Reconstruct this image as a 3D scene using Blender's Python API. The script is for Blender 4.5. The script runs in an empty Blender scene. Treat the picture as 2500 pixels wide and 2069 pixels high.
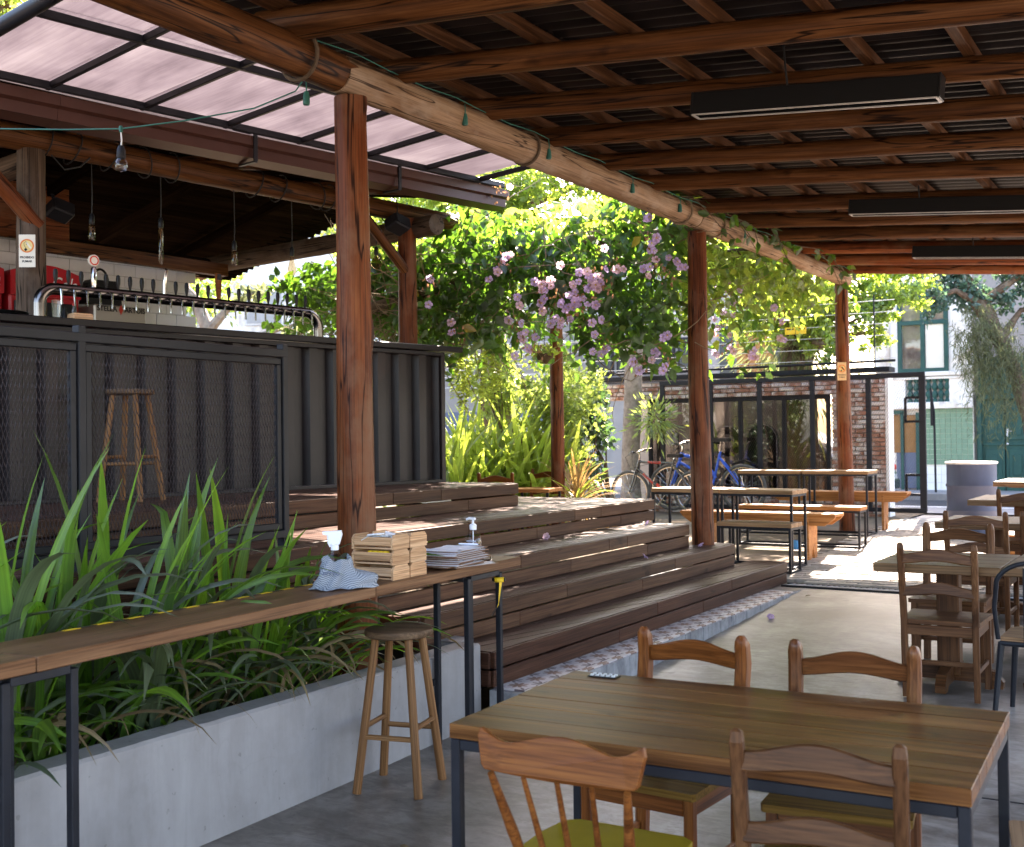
import bpy, bmesh, math, random
import numpy as np
from mathutils import Vector, Matrix, Quaternion
R = math.radians
rnd = random.Random(7)
nrs = np.random.RandomState(11)
scene = bpy.context.scene
COL = scene.collection

# ------------------------------------------------------------------ camera
cam_d = bpy.data.cameras.new('camera'); cam = bpy.data.objects.new('camera', cam_d); COL.objects.link(cam)
PITCH, ROLL, YAW = R(.7), R(-.7), R(31.3)
def cam_axes():
    c, s = math.cos(PITCH), math.sin(PITCH)
    f = Vector((0, c, s)); u = Vector((0, -s, c)); r = Vector((1, 0, 0))
    c, s = math.cos(ROLL), math.sin(ROLL)
    r2, u2 = c*r + s*u, c*u - s*r
    m = Matrix.Rotation(YAW, 3, 'Z')
    return m @ r2, m @ u2, m @ f
_r, _u, _f = cam_axes()
cam.matrix_world = Matrix(((_r.x, _u.x, -_f.x, 0), (_r.y, _u.y, -_f.y, 0), (_r.z, _u.z, -_f.z, 1.40), (0, 0, 0, 1)))
cam_d.sensor_width = 36; cam_d.lens = 36*2830/2500
cam_d.clip_start = .05; cam_d.clip_end = 600
cam_d.dof.use_dof = True; cam_d.dof.focus_distance = 6.6; cam_d.dof.aperture_fstop = 5.0
scene.camera = cam
# ------------------------------------------------------------------ sky, sun, exposure
SUN_EL, SUN_AZ = R(40), R(-9)          # azimuth measured from +Y, negative to the left
world = bpy.data.worlds.new('World'); scene.world = world; world.use_nodes = True
wn = world.node_tree.nodes; wl = world.node_tree.links
bg = wn['Background']; sky = wn.new('ShaderNodeTexSky'); sky.sky_type = 'NISHITA'
sky.sun_disc = False; sky.sun_elevation = SUN_EL; sky.sun_rotation = SUN_AZ; sky.dust_density = 2.0; sky.air_density = 1.0
wl.new(sky.outputs[0], bg.inputs[0]); bg.inputs[1].default_value = .11
sd = bpy.data.lights.new('sun', 'SUN'); sun = bpy.data.objects.new('sun', sd); COL.objects.link(sun)
sd.energy = 5.0; sd.angle = R(.55); sd.color = (1, .93, .82)
sdir = Vector((math.sin(SUN_AZ)*math.cos(SUN_EL), math.cos(SUN_AZ)*math.cos(SUN_EL), math.sin(SUN_EL)))
sun.rotation_euler = sdir.to_track_quat('Z', 'Y').to_euler(); sun.location = (0, 0, 30)
scene.view_settings.view_transform = 'Standard'; scene.view_settings.look = 'None'
scene.view_settings.exposure = 3.55; scene.view_settings.gamma = 1.0
scene.view_settings.use_curve_mapping = False
scene.view_settings.use_white_balance = True; scene.view_settings.white_balance_temperature = 7000; scene.view_settings.white_balance_tint = 17
scene.cycles.max_bounces = 10; scene.cycles.diffuse_bounces = 5; scene.cycles.transmission_bounces = 8
scene.cycles.transparent_max_bounces = 16; scene.cycles.sample_clamp_indirect = 8

# ------------------------------------------------------------------ materials
def nodes_of(name):
    m = bpy.data.materials.new(name); m.use_nodes = True
    nt = m.node_tree; b = nt.nodes['Principled BSDF']; b.inputs['Specular IOR Level'].default_value = .22
    return m, nt, nt.nodes, nt.links, b
def ramp(nt, stops):
    n = nt.nodes.new('ShaderNodeValToRGB'); e = n.color_ramp.elements
    while len(e) < len(stops): e.new(.5)
    for i, (p, c) in enumerate(stops): e[i].position = p; e[i].color = (*c, 1)
    return n
def coords(nt, scale, use_random=True):
    tc = nt.nodes.new('ShaderNodeTexCoord'); mp = nt.nodes.new('ShaderNodeMapping')
    mp.inputs['Scale'].default_value = scale
    if use_random:
        oi = nt.nodes.new('ShaderNodeObjectInfo'); ml = nt.nodes.new('ShaderNodeVectorMath'); ml.operation = 'SCALE'
        cb = nt.nodes.new('ShaderNodeCombineXYZ'); 
        for i in range(3): nt.links.new(oi.outputs['Random'], cb.inputs[i])
        nt.links.new(cb.outputs[0], ml.inputs[0]); ml.inputs['Scale'].default_value = 37.0
        ad = nt.nodes.new('ShaderNodeVectorMath'); nt.links.new(tc.outputs['Object'], ad.inputs[0]); nt.links.new(ml.outputs[0], ad.inputs[1])
        nt.links.new(ad.outputs[0], mp.inputs[0])
    else: nt.links.new(tc.outputs['Object'], mp.inputs[0])
    return mp
def noise(nt, vec, scale, detail=6, rough=.6, dist=0):
    n = nt.nodes.new('ShaderNodeTexNoise'); n.inputs['Scale'].default_value = scale; n.inputs['Detail'].default_value = detail
    n.inputs['Roughness'].default_value = rough; n.inputs['Distortion'].default_value = dist
    nt.links.new(vec.outputs[0], n.inputs['Vector']); return n
def mixc(nt, fac, a, b, mode='MIX'):
    n = nt.nodes.new('ShaderNodeMix'); n.data_type = 'RGBA'; n.blend_type = mode
    for sock, v in ((n.inputs['Factor'], fac), (n.inputs['A'], a), (n.inputs['B'], b)):
        pass
    def put(s, v):
        if hasattr(v, 'outputs'): nt.links.new(v.outputs[0], s)
        elif hasattr(v, 'is_output'): nt.links.new(v, s)
        elif isinstance(v, (int, float)): s.default_value = v
        else: s.default_value = (*v, 1)
    put(n.inputs[0], fac); put(n.inputs[6], a); put(n.inputs[7], b)
    return n.outputs[2]
def bump(nt, b, h, strength, dist=.01):
    n = nt.nodes.new('ShaderNodeBump'); n.inputs['Strength'].default_value = strength; n.inputs['Distance'].default_value = dist
    nt.links.new(h, n.inputs['Height']); nt.links.new(n.outputs[0], b.inputs['Normal'])
def wood(name, dark, mid, light, rough=.55, g=14., stretch=.06, vary=.35, bmp=.25, coat=0.0, crack=0.0, grey=None):
    """grain runs along the local X axis of every piece"""
    m, nt, N, L, b = nodes_of(name)
    v = coords(nt, (g*stretch, g, g)); n1 = noise(nt, v, 1.6, 8, .62, .6)
    v2 = coords(nt, (g*stretch*1.5, g*5, g*5)); n2 = noise(nt, v2, 2.0, 4, .6)
    cr = ramp(nt, [(.3, dark), (.5, mid), (.72, light)]); L.new(n1.outputs[0], cr.inputs[0])
    c2 = ramp(nt, [(.36, (.42, .38, .35)), (.58, (1, 1, 1))]); L.new(n2.outputs[0], c2.inputs[0])
    c = mixc(nt, .75, cr, c2, 'MULTIPLY')
    vk = coords(nt, (g*.22, g*.5, g*.5)); nk = noise(nt, vk, 1.3, 3, .5, .4); rk = ramp(nt, [(.66, (1, 1, 1)), (.74, (.3, .26, .24))]); L.new(nk.outputs[0], rk.inputs[0]); c = mixc(nt, .85, c, rk, 'MULTIPLY')
    oi = N.new('ShaderNodeObjectInfo'); mr = N.new('ShaderNodeMapRange'); L.new(oi.outputs['Random'], mr.inputs[0])
    mr.inputs[3].default_value = 1-vary*.6; mr.inputs[4].default_value = 1+vary*.6
    hs = N.new('ShaderNodeHueSaturation'); L.new(c, hs.inputs['Color']); L.new(mr.outputs[0], hs.inputs['Value'])
    out = hs.outputs[0]
    if grey:
        v3 = coords(nt, (1.3, 2.2, 2.2)); n3 = noise(nt, v3, 1.5, 5, .65); r3 = ramp(nt, [(.48, (0, 0, 0)), (.7, (1, 1, 1))]); L.new(n3.outputs[0], r3.inputs[0])
        out = mixc(nt, r3, out, grey)
    h = n2.outputs[0]
    if crack:
        v4 = coords(nt, (.35, 7, 7)); n4 = noise(nt, v4, 1.4, 3, .5, .3)
        r4 = ramp(nt, [(.484, (1, 1, 1)), (.497, (0, 0, 0)), (.505, (0, 0, 0)), (.518, (1, 1, 1))]); L.new(n4.outputs[0], r4.inputs[0])
        out = mixc(nt, r4, (dark[0]*.25, dark[1]*.25, dark[2]*.25), out)
        mm = N.new('ShaderNodeMath'); mm.operation = 'MULTIPLY'; L.new(r4.outputs[0], mm.inputs[0]); L.new(n2.outputs[0], mm.inputs[1]); h = mm.outputs[0]
    L.new(out, b.inputs['Base Color'])
    rr = N.new('ShaderNodeMapRange'); L.new(n1.outputs[0], rr.inputs[0]); rr.inputs[3].default_value = rough-.12; rr.inputs[4].default_value = rough+.12
    L.new(rr.outputs[0], b.inputs['Roughness'])
    b.inputs['Specular IOR Level'].default_value = .12
    if coat: b.inputs['Coat Weight'].default_value = coat; b.inputs['Coat Roughness'].default_value = .25
    bump(nt, b, h, bmp, .004)
    return m
def paint(name, col, rough=.5, metal=0., var=.25, sc=6., bmp=.06, stain=None, coat=0.):
    m, nt, N, L, b = nodes_of(name)
    v = coords(nt, (sc, sc, sc)); n = noise(nt, v, 1.0, 8, .65)
    lo = tuple(c*(1-var) for c in col); hi = tuple(min(1, c*(1+var)) for c in col)
    cr = ramp(nt, [(.3, lo), (.7, hi)]); L.new(n.outputs[0], cr.inputs[0]); out = cr.outputs[0]
    if stain:
        n3 = noise(nt, coords(nt, (sc*.35, sc*.35, sc*.2)), 1.3, 6, .7); lo_, hi_ = ((.46, .56) if name == 'old_brick' else (.5, .6) if 'white_render' in name else (.52, .68)); r3 = ramp(nt, [(lo_, (0, 0, 0)), (hi_, (1, 1, 1))]); L.new(n3.outputs[0], r3.inputs[0])
        out = mixc(nt, r3, out, stain)
    L.new(out, b.inputs['Base Color']); b.inputs['Roughness'].default_value = rough; b.inputs['Metallic'].default_value = metal
    if coat: b.inputs['Coat Weight'].default_value = coat
    n2 = noise(nt, coords(nt, (sc*9,)*3), 1.0, 4, .6); bump(nt, b, n2.outputs[0], bmp, .003)
    return m
def leafm(name, col, tr, mixf=.45, gloss=.08, vary=.5, rough=.45):
    m, nt, N, L, b = nodes_of(name); N.remove(b)
    oi = N.new('ShaderNodeObjectInfo'); v = coords(nt, (5, 5, 5)); n = noise(nt, v, 1.0, 3, .5)
    nv = noise(nt, coords(nt, (2.5, 170, 2.5)) if 'strap' in name else coords(nt, (40, 40, 40)), 1.0, 2, .5)
    geo = N.new('ShaderNodeNewGeometry')
    ad = N.new('ShaderNodeMath'); ad.operation = 'ADD'; L.new(geo.outputs['Random Per Island'], ad.inputs[0]); L.new(oi.outputs['Random'], ad.inputs[1])
    fr = N.new('ShaderNodeMath'); fr.operation = 'FRACT'; L.new(ad.outputs[0], fr.inputs[0])
    mr = N.new('ShaderNodeMapRange'); L.new(fr.outputs[0], mr.inputs[0]); mr.inputs[3].default_value = 1-vary*.6; mr.inputs[4].default_value = 1+vary*.7
    mh = N.new('ShaderNodeMapRange'); L.new(n.outputs[0], mh.inputs[0]); mh.inputs[3].default_value = .475; mh.inputs[4].default_value = .525
    outs = []
    for c in (col, tr):
        h = N.new('ShaderNodeHueSaturation'); h.inputs['Color'].default_value = (*c, 1); 
        mv = N.new('ShaderNodeMapRange'); L.new(nv.outputs[0], mv.inputs[0]); mv.inputs[1].default_value = .3; mv.inputs[2].default_value = .7; mv.inputs[3].default_value = .68; mv.inputs[4].default_value = 1.25; mm_ = N.new('ShaderNodeMath'); mm_.operation = 'MULTIPLY'; L.new(mv.outputs[0], mm_.inputs[0]); L.new(mr.outputs[0], mm_.inputs[1]); L.new(mm_.outputs[0], h.inputs['Value']); L.new(mh.outputs[0], h.inputs['Hue']); outs.append(h)
    d = N.new('ShaderNodeBsdfDiffuse'); t = N.new('ShaderNodeBsdfTranslucent'); L.new(outs[0].outputs[0], d.inputs[0]); L.new(outs[1].outputs[0], t.inputs[0])
    mx = N.new('ShaderNodeMixShader'); mx.inputs[0].default_value = mixf; L.new(d.outputs[0], mx.inputs[1]); L.new(t.outputs[0], mx.inputs[2])
    gl = N.new('ShaderNodeBsdfGlossy'); gl.inputs['Roughness'].default_value = rough
    m2 = N.new('ShaderNodeMixShader'); m2.inputs[0].default_value = gloss; L.new(mx.outputs[0], m2.inputs[1]); L.new(gl.outputs[0], m2.inputs[2])
    L.new(m2.outputs[0], N['Material Output'].inputs[0]); return m
def glass(name, col=(1, 1, 1), ior=1.45, rough=0., thin=True, tint=.0):
    m, nt, N, L, b = nodes_of(name); N.remove(b)
    t = N.new('ShaderNodeBsdfTransparent'); t.inputs[0].default_value = (*col, 1)
    g = N.new('ShaderNodeBsdfGlossy'); g.inputs['Roughness'].default_value = rough+.02
    lw = N.new('ShaderNodeLayerWeight'); lw.inputs[0].default_value = .5; pw = N.new('ShaderNodeMath'); pw.operation = 'POWER'; L.new(lw.outputs['Facing'], pw.inputs[0]); pw.inputs[1].default_value = 3.0; f = N.new('ShaderNodeMapRange'); L.new(pw.outputs[0], f.inputs[0]); f.inputs[3].default_value = .04 if ior < 1.55 else .09; f.inputs[4].default_value = .75
    mx = N.new('ShaderNodeMixShader'); L.new(f.outputs[0], mx.inputs[0]); L.new(t.outputs[0], mx.inputs[1]); L.new(g.outputs[0], mx.inputs[2])
    L.new(mx.outputs[0], N['Material Output'].inputs[0]); return m
M = {}
M['log'] = wood('log_wood', (.05, .018, .006), (.12, .045, .014), (.21, .092, .034), .5, 9, .07, .25, .35, crack=1)
M['logred'] = wood('red_log_wood', (.085, .021, .007), (.165, .045, .014), (.25, .085, .03), .48, 8, .07, .15, .4, crack=1, grey=(.17, .08, .042))
M['loglit'] = wood('bounce_lit_log_wood', (.17, .09, .045), (.28, .175, .10), (.38, .27, .18), .6, 9, .07, .12, .4, crack=1, grey=(.33, .25, .18))  # beam wood lightened: light bounced from canopy and sky is put into its colour
M['loggrey'] = wood('weathered_log_wood', (.055, .034, .022), (.10, .064, .042), (.16, .108, .074), .65, 9, .07, .2, .4, crack=1, grey=(.13, .10, .08))
M['rafter'] = wood('batten_wood', (.04, .015, .006), (.085, .034, .013), (.14, .062, .027), .6, 12, .06, .3, .25)
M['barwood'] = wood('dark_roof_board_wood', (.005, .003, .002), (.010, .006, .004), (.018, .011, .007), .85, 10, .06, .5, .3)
M['deck'] = wood('deck_wood', (.034, .0125, .007), (.064, .026, .0145), (.105, .047, .027), .5, 13, .05, .4, .3)
M['decktop'] = wood('deck_tread_wood', (.038, .0175, .0125), (.07, .036, .026), (.11, .06, .044), .42, 13, .05, .4, .5)
M['deckmid'] = wood('deck_riser_wood', (.045, .019, .010), (.083, .039, .021), (.135, .07, .038), .5, 11, .05, .5, .3)
M['plank'] = wood('counter_plank_wood', (.09, .038, .017), (.17, .08, .036), (.25, .13, .064), .45, 11, .05, .25, .25, coat=.08)
M['table'] = wood('varnished_table_wood', (.05, .017, .006), (.165, .066, .020), (.29, .135, .045), .33, 17, .035, .38, .2, coat=.05)
M['tabmid'] = wood('cafe_table_wood', (.10, .05, .022), (.165, .09, .042), (.22, .13, .062), .42, 11, .05, .2, .15, coat=.1)
M['chairred'] = wood('red_varnish_chair_wood', (.095, .026, .005), (.175, .053, .011), (.25, .088, .02), .42, 12, .06, .1, .12, coat=.05)
M['chairdark'] = wood('dark_chair_wood', (.048, .018, .007), (.09, .036, .013), (.15, .066, .026), .42, 12, .06, .25, .18, coat=.1)
M['chairworn'] = wood('worn_chair_wood', (.062, .024, .010), (.125, .052, .021), (.19, .088, .038), .48, 12, .06, .2, .2, coat=.05)
M['seatolive'] = wood('olive_seat_wood', (.09, .046, .011), (.16, .085, .02), (.21, .12, .03), .5, 10, .05, .1, .12)
M['yellow'] = paint('yellow_seat_lacquer', (.36, .24, .012), .45, var=.12, coat=.1)
M['orangewood'] = wood('honey_bench_wood', (.24, .095, .028), (.4, .17, .055), (.52, .26, .1), .5, 10, .05, .2, .15)
M['benchwood'] = wood('bench_plank_wood', (.2, .11, .055), (.32, .19, .10), (.42, .27, .15), .5, 11, .05, .25, .15)
M['pine'] = wood('raw_pine_wood', (.44, .235, .115), (.62, .37, .20), (.70, .47, .29), .6, 16, .06, .2, .12)
M['stoolwood'] = wood('stool_wood', (.14, .06, .022), (.23, .11, .044), (.31, .165, .072), .5, 14, .05, .15, .2)
M['stooltop'] = wood('stool_seat_wood', (.055, .031, .016), (.12, .07, .038), (.18, .112, .064), .55, 10, .12, .1, .25)
M['hardboard'] = paint('brown_hardboard', (.19, .095, .052), .5, var=.15)
M['paper'] = paint('white_paper', (.78, .77, .80), .7, var=.03, bmp=.02)
M['blacksteel'] = paint('black_painted_steel', (.012, .0125, .016), .45, var=.3, bmp=.05)
M['greysteel'] = paint('grey_painted_steel', (.013, .013, .016), .5, var=.2, bmp=.05)
M['container'] = paint('container_paint', (.0135, .0092, .0092), .36, var=.3, sc=3, bmp=.08, stain=(.026, .012, .010))
M['counter'] = paint('counter_paint', (.010, .008, .0085), .42, var=.2)
M['mesh'] = paint('mesh_steel', (.07, .053, .05), .36, metal=.35, var=.2)
M['chrome'] = paint('chrome', (.6, .58, .55), .16, metal=1., var=.06, bmp=.01)
M['pipe'] = paint('dark_polished_steel', (.17, .15, .14), .22, metal=1., var=.15, bmp=.02)
M['blackplastic'] = paint('black_plastic', (.006, .006, .0065), .35, var=.1, bmp=.02)
M['whiteplastic'] = paint('white_plastic', (.78, .78, .82), .35, var=.03, bmp=.01)
M['concrete'] = paint('planter_concrete', (.285, .266, .255), .75, var=.14, sc=3.2, bmp=.25, stain=(.33, .312, .30))
M['floor'] = None
M['rooftile'] = paint('clay_roof_tile', (.22, .14, .10), .85, var=.3, sc=5)
M['kerb'] = paint('kerb_concrete', (.27, .27, .275), .7, var=.3, sc=8, bmp=.3, stain=(.14, .14, .15))
M['paver'] = paint('paver_concrete', (.33, .29, .25), .8, var=.25, sc=4, bmp=.3, stain=(.22, .2, .18))
M['soil'] = paint('dark_soil', (.035, .025, .018), .95, var=.5, sc=20, bmp=.9)
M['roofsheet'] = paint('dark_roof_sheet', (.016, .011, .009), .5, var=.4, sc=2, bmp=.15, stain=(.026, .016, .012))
M['gutter'] = paint('brown_gutter_paint', (.062, .024, .017), .42, var=.12, sc=3, bmp=.04)
M['whitewall'] = paint('white_wall_tile', (.72, .71, .72), .25, var=.05, sc=2, bmp=.02)
M['grout'] = paint('grey_grout', (.35, .34, .33), .85, var=.1)
M['red'] = paint('red_fridge_paint', (.45, .012, .018), .3, var=.08, sc=2, bmp=.02)
M['white'] = paint('white_lettering', (.8, .8, .8), .5, var=.02, bmp=0)
M['beige'] = paint('champagne_cooler_paint', (.42, .38, .33), .35, metal=.4, var=.05, sc=2, bmp=.02)
M['black'] = paint('black_ink', (.012, .012, .014), .5, var=.1, bmp=0)
M['redink'] = paint('red_ink', (.6, .05, .03), .5, var=.05, bmp=0)
M['orangeink'] = paint('faded_orange_ink', (.68, .2, .05), .6, var=.08, bmp=0)
M['paleyellow'] = paint('pale_yellow_print', (.72, .58, .25), .6, var=.04, bmp=0)
M['signwhite'] = paint('sign_board', (.72, .68, .58), .5, var=.04, bmp=.01)
M['signorange'] = paint('sun_faded_sign_board', (.68, .46, .25), .5, var=.06, bmp=.01)
M['green_cable'] = paint('green_cable', (.03, .13, .10), .5, var=.2)
M['cable'] = paint('black_cable', (.02, .02, .02), .6)
M['palecable'] = paint('pale_cable', (.6, .58, .55), .5)
M['tire'] = paint('tyre_rubber', (.085, .08, .072), .8, var=.3, sc=20, bmp=.3)
M['blue'] = paint('blue_bike_paint', (.03, .10, .48), .3, var=.1, coat=.5)
M['bikeblack'] = paint('black_bike_paint', (.09, .085, .08), .25, metal=.6, var=.3, coat=.6)
M['drum'] = paint('slate_drum_paint', (.058, .066, .105), .5, var=.12, sc=3, bmp=.05, stain=(.085, .09, .125))
M['drumrim'] = paint('pale_drum_rim', (.55, .53, .52), .5)
M['white_render'] = paint('peeling_white_render', (.78, .75, .71), .85, var=.06, sc=2.5, bmp=.25, stain=(.5, .43, .37))
M['greentile'] = paint('green_wall_tile', (.18, .29, .20), .3, var=.12, sc=2, bmp=.02)
M['greendoor'] = paint('dark_green_door_paint', (.022, .075, .065), .45, var=.2, sc=3, bmp=.1)
M['brick'] = paint('old_brick', (.33, .16, .105), .9, var=.4, sc=6, bmp=.5, stain=(.62, .54, .49))
M['mortar'] = paint('mortar', (.5, .44, .4), .95, var=.15, sc=9, bmp=.4)
M['greywall'] = paint('grey_render', (.30, .28, .27), .85, var=.12, sc=1.5, bmp=.15)
M['bluegrey'] = paint('blue_grey_band', (.12, .14, .2), .6, var=.1, sc=1.5)
M['ochre'] = paint('ochre_shutter_wood', (.25, .125, .045), .6, var=.15, sc=4)
M['asphalt'] = paint('asphalt', (.06, .06, .065), .85, var=.25, sc=9, bmp=.5)
M['pavement'] = paint('street_pavement', (.24, .23, .23), .85, var=.15, sc=3, bmp=.3)
M['earth'] = paint('ground_soil', (.12, .09, .06), .95, var=.35, sc=2, bmp=.6)
M['bark'] = paint('tree_bark', (.12, .085, .062), .95, var=.5, sc=12, bmp=.9, stain=(.2, .17, .13))
M['palmbark'] = paint('palm_bark', (.24, .2, .165), .95, var=.35, sc=14, bmp=.8, stain=(.14, .11, .085))
M['stem'] = paint('vine_stem', (.10, .07, .045), .85, var=.4, sc=14, bmp=.3)
M['drystem'] = paint('dry_vine_stem', (.22, .16, .10), .9, var=.4, sc=14, bmp=.3)
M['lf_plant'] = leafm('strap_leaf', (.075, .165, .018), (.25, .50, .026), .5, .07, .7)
M['lf_plant2'] = leafm('grey_green_strap_leaf', (.085, .115, .06), (.16, .22, .07), .32, .1, .4)
M['lf_dead'] = leafm('dead_strap_leaf', (.22, .16, .08), (.25, .17, .07), .3, .04, .4)
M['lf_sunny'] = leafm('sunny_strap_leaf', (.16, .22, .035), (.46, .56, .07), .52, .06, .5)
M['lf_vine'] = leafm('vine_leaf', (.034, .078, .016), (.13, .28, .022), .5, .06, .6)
M['lf_vine2'] = leafm('sunny_vine_leaf', (.09, .13, .04), (.34, .46, .05), .55, .06, .5)  # brighter copy of the vine leaf, sunlight on top and trailing leaves in its colour
M['lf_yellow'] = leafm('yellow_vine_leaf', (.34, .23, .03), (.6, .42, .04), .5, .05, .3)
M['lf_tree'] = leafm('tree_leaf', (.09, .15, .03), (.44, .58, .07), .55, .06, .6)
M['lf_dark'] = leafm('dark_tree_leaf', (.035, .07, .03), (.09, .18, .04), .4, .08, .6)
M['lf_blue'] = leafm('blue_green_leaf', (.05, .11, .075), (.1, .2, .09), .35, .1, .4)
M['lf_shrub'] = leafm('shrub_leaf', (.12, .19, .045), (.45, .56, .10), .5, .08, .6)
M['lf_moss'] = leafm('hanging_moss', (.10, .11, .06), (.2, .23, .09), .4, .02, .5)
M['lf_orange'] = leafm('bronze_leaf', (.28, .15, .06), (.5, .3, .1), .45, .08, .4)
M['petal'] = leafm('lilac_petal', (.48, .34, .56), (.6, .44, .70), .4, .03, .3)
M['petal2'] = leafm('pale_pink_petal', (.58, .38, .48), (.7, .48, .55), .4, .05, .3)
M['flowereye'] = paint('yellow_flower_throat', (.6, .42, .08), .6)
M['drybract'] = leafm('dry_bract', (.24, .12, .06), (.4, .2, .09), .4, .04, .4)
M['glass'] = glass('clear_glass', (.93, .95, .95))
M['amberglass'] = glass('amber_bulb_glass', (.86, .74, .55))
M['window'] = glass('window_glass', (.5, .47, .45), 1.6)
M['darkwindow'] = paint('dark_window_glass', (.03, .034, .04), .12, var=.2, bmp=0)
M['purple'] = paint('purple_striped_cloth', (.16, .02, .22), .8, var=.4, sc=14, stain=(.05, .2, .12))
M['yellowplastic'] = paint('yellow_plastic', (.7, .45, .03), .4, var=.1)
M['carpaint'] = paint('black_car_paint', (.012, .013, .015), .18, var=.1, coat=.8)
M['silverfoil'] = paint('silver_sachet', (.6, .6, .58), .35, metal=.3, var=.2, sc=30, bmp=.5)
M['bluecup'] = paint('blue_plastic', (.08, .3, .6), .4)
M['lampwhite'] = paint('reflector_rim', (.5, .48, .46), .4, metal=.6)
def special():
    # trowelled concrete floor: mottled, with saw-cut joints and scuffs
    m, nt, N, L, b = nodes_of('concrete_floor')
    v = coords(nt, (1, 1, 1), False); n1 = noise(nt, v, .9, 8, .68, .4); n2 = noise(nt, coords(nt, (2.2, 5, 1), False), 2.6, 8, .72, .8); n3 = noise(nt, v, 60, 3, .6)
    c1 = ramp(nt, [(.38, (.145, .122, .10)), (.5, (.26, .228, .195)), (.62, (.375, .34, .30))]); L.new(n1.outputs[0], c1.inputs[0])
    c2 = ramp(nt, [(.42, (.52, .49, .45)), (.56, (1, 1, 1))]); L.new(n2.outputs[0], c2.inputs[0])
    c = mixc(nt, .8, c1, c2, 'MULTIPLY')
    n5 = noise(nt, v, 9, 2, .4); r5 = ramp(nt, [(.70, (1, 1, 1)), (.74, (.45, .42, .4))]); L.new(n5.outputs[0], r5.inputs[0]); c = mixc(nt, .6, c, r5, 'MULTIPLY')
    L.new(c, b.inputs['Base Color']); rr = N.new('ShaderNodeMapRange'); L.new(n2.outputs[0], rr.inputs[0]); rr.inputs[3].default_value = .24; rr.inputs[4].default_value = .6; b.inputs['Specular IOR Level'].default_value = .5
    L.new(rr.outputs[0], b.inputs['Roughness']); bump(nt, b, n3.outputs[0], .08, .002); M['floor'] = m
    # polycarbonate sheet: lilac, translucent, with dust clouds and drip lines
    m, nt, N, L, b = nodes_of('lilac_polycarbonate'); N.remove(b)
    v = coords(nt, (2.6, .9, 1)); n1 = noise(nt, v, 1.2, 5, .55, .35); v2 = coords(nt, (30, .8, 1)); n2 = noise(nt, v2, 1.5, 4, .6)
    c1 = ramp(nt, [(.3, (.19, .168, .178)), (.5, (.25, .226, .236)), (.72, (.31, .288, .292))]); L.new(n1.outputs[0], c1.inputs[0])
    c2 = ramp(nt, [(.3, (.78, .76, .78)), (.6, (1, 1, 1))]); L.new(n2.outputs[0], c2.inputs[0]); c = mixc(nt, .7, c1, c2, 'MULTIPLY')
    t = N.new('ShaderNodeBsdfTranslucent'); L.new(c, t.inputs[0]); tp = N.new('ShaderNodeBsdfTransparent'); tp.inputs[0].default_value = (.4, .35, .37, 1)
    g = N.new('ShaderNodeBsdfDiffuse'); L.new(c, g.inputs[0]); mx = N.new('ShaderNodeMixShader'); mx.inputs[0].default_value = .12
    L.new(t.outputs[0], mx.inputs[1]); L.new(tp.outputs[0], mx.inputs[2]); m2 = N.new('ShaderNodeMixShader'); m2.inputs[0].default_value = .25
    L.new(mx.outputs[0], m2.inputs[1]); L.new(g.outputs[0], m2.inputs[2]); L.new(m2.outputs[0], N['Material Output'].inputs[0]); M['poly'] = m
    # patterned hydraulic tile: brown eight-point star in the middle, dark flowers at the corners
    m, nt, N, L, b = nodes_of('patterned_tile')
    tc = N.new('ShaderNodeTexCoord'); sp = N.new('ShaderNodeSeparateXYZ'); L.new(tc.outputs['Object'], sp.inputs[0])
    def mth(op, a, c=None, d=None):
        n = N.new('ShaderNodeMath'); n.operation = op
        for i, q in enumerate((a, c, d)):
            if q is None: continue
            if isinstance(q, (int, float)): n.inputs[i].default_value = q
            else: L.new(q, n.inputs[i])
        return n.outputs[0]
    def star(px, py, r0, r1, k):
        r = mth('SQRT', mth('ADD', mth('MULTIPLY', px, px), mth('MULTIPLY', py, py))); a = mth('ARCTAN2', py, px)
        w = mth('ABSOLUTE', mth('COSINE', mth('MULTIPLY', a, k/2)))
        return mth('LESS_THAN', r, mth('ADD', mth('MULTIPLY', w, r1-r0), r0))
    s1 = star(sp.outputs[0], sp.outputs[1], .022, .062, 8)
    cx = mth('SUBTRACT', mth('ABSOLUTE', sp.outputs[0]), .1); cy = mth('SUBTRACT', mth('ABSOLUTE', sp.outputs[1]), .1)
    s2 = star(cx, cy, .006, .066, 8); s3 = star(cx, cy, .0, .016, 2)
    n = noise(nt, coords(nt, (12, 12, 12)), 1, 4, .6); base = ramp(nt, [(.3, (.50, .46, .46)), (.7, (.62, .58, .57))]); L.new(n.outputs[0], base.inputs[0])
    c = mixc(nt, s1, base, (.26, .16, .12)); c = mixc(nt, s2, c, (.13, .10, .10)); L.new(c, b.inputs['Base Color']); b.inputs['Roughness'].default_value = .5; M['tile'] = m
    # hazard tape: yellow and black slanted bands along local X
    m, nt, N, L, b = nodes_of('hazard_tape')
    tc = N.new('ShaderNodeTexCoord'); sp = N.new('ShaderNodeSeparateXYZ'); L.new(tc.outputs['Object'], sp.inputs[0])
    n1 = N.new('ShaderNodeMath'); n1.operation = 'ADD'; L.new(sp.outputs[0], n1.inputs[0]); L.new(sp.outputs[1], n1.inputs[1])
    n2 = N.new('ShaderNodeMath'); n2.operation = 'PINGPONG'; L.new(n1.outputs[0], n2.inputs[0]); n2.inputs[1].default_value = .075
    n3 = N.new('ShaderNodeMath'); n3.operation = 'GREATER_THAN'; L.new(n2.outputs[0], n3.inputs[0]); n3.inputs[1].default_value = .038
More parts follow.
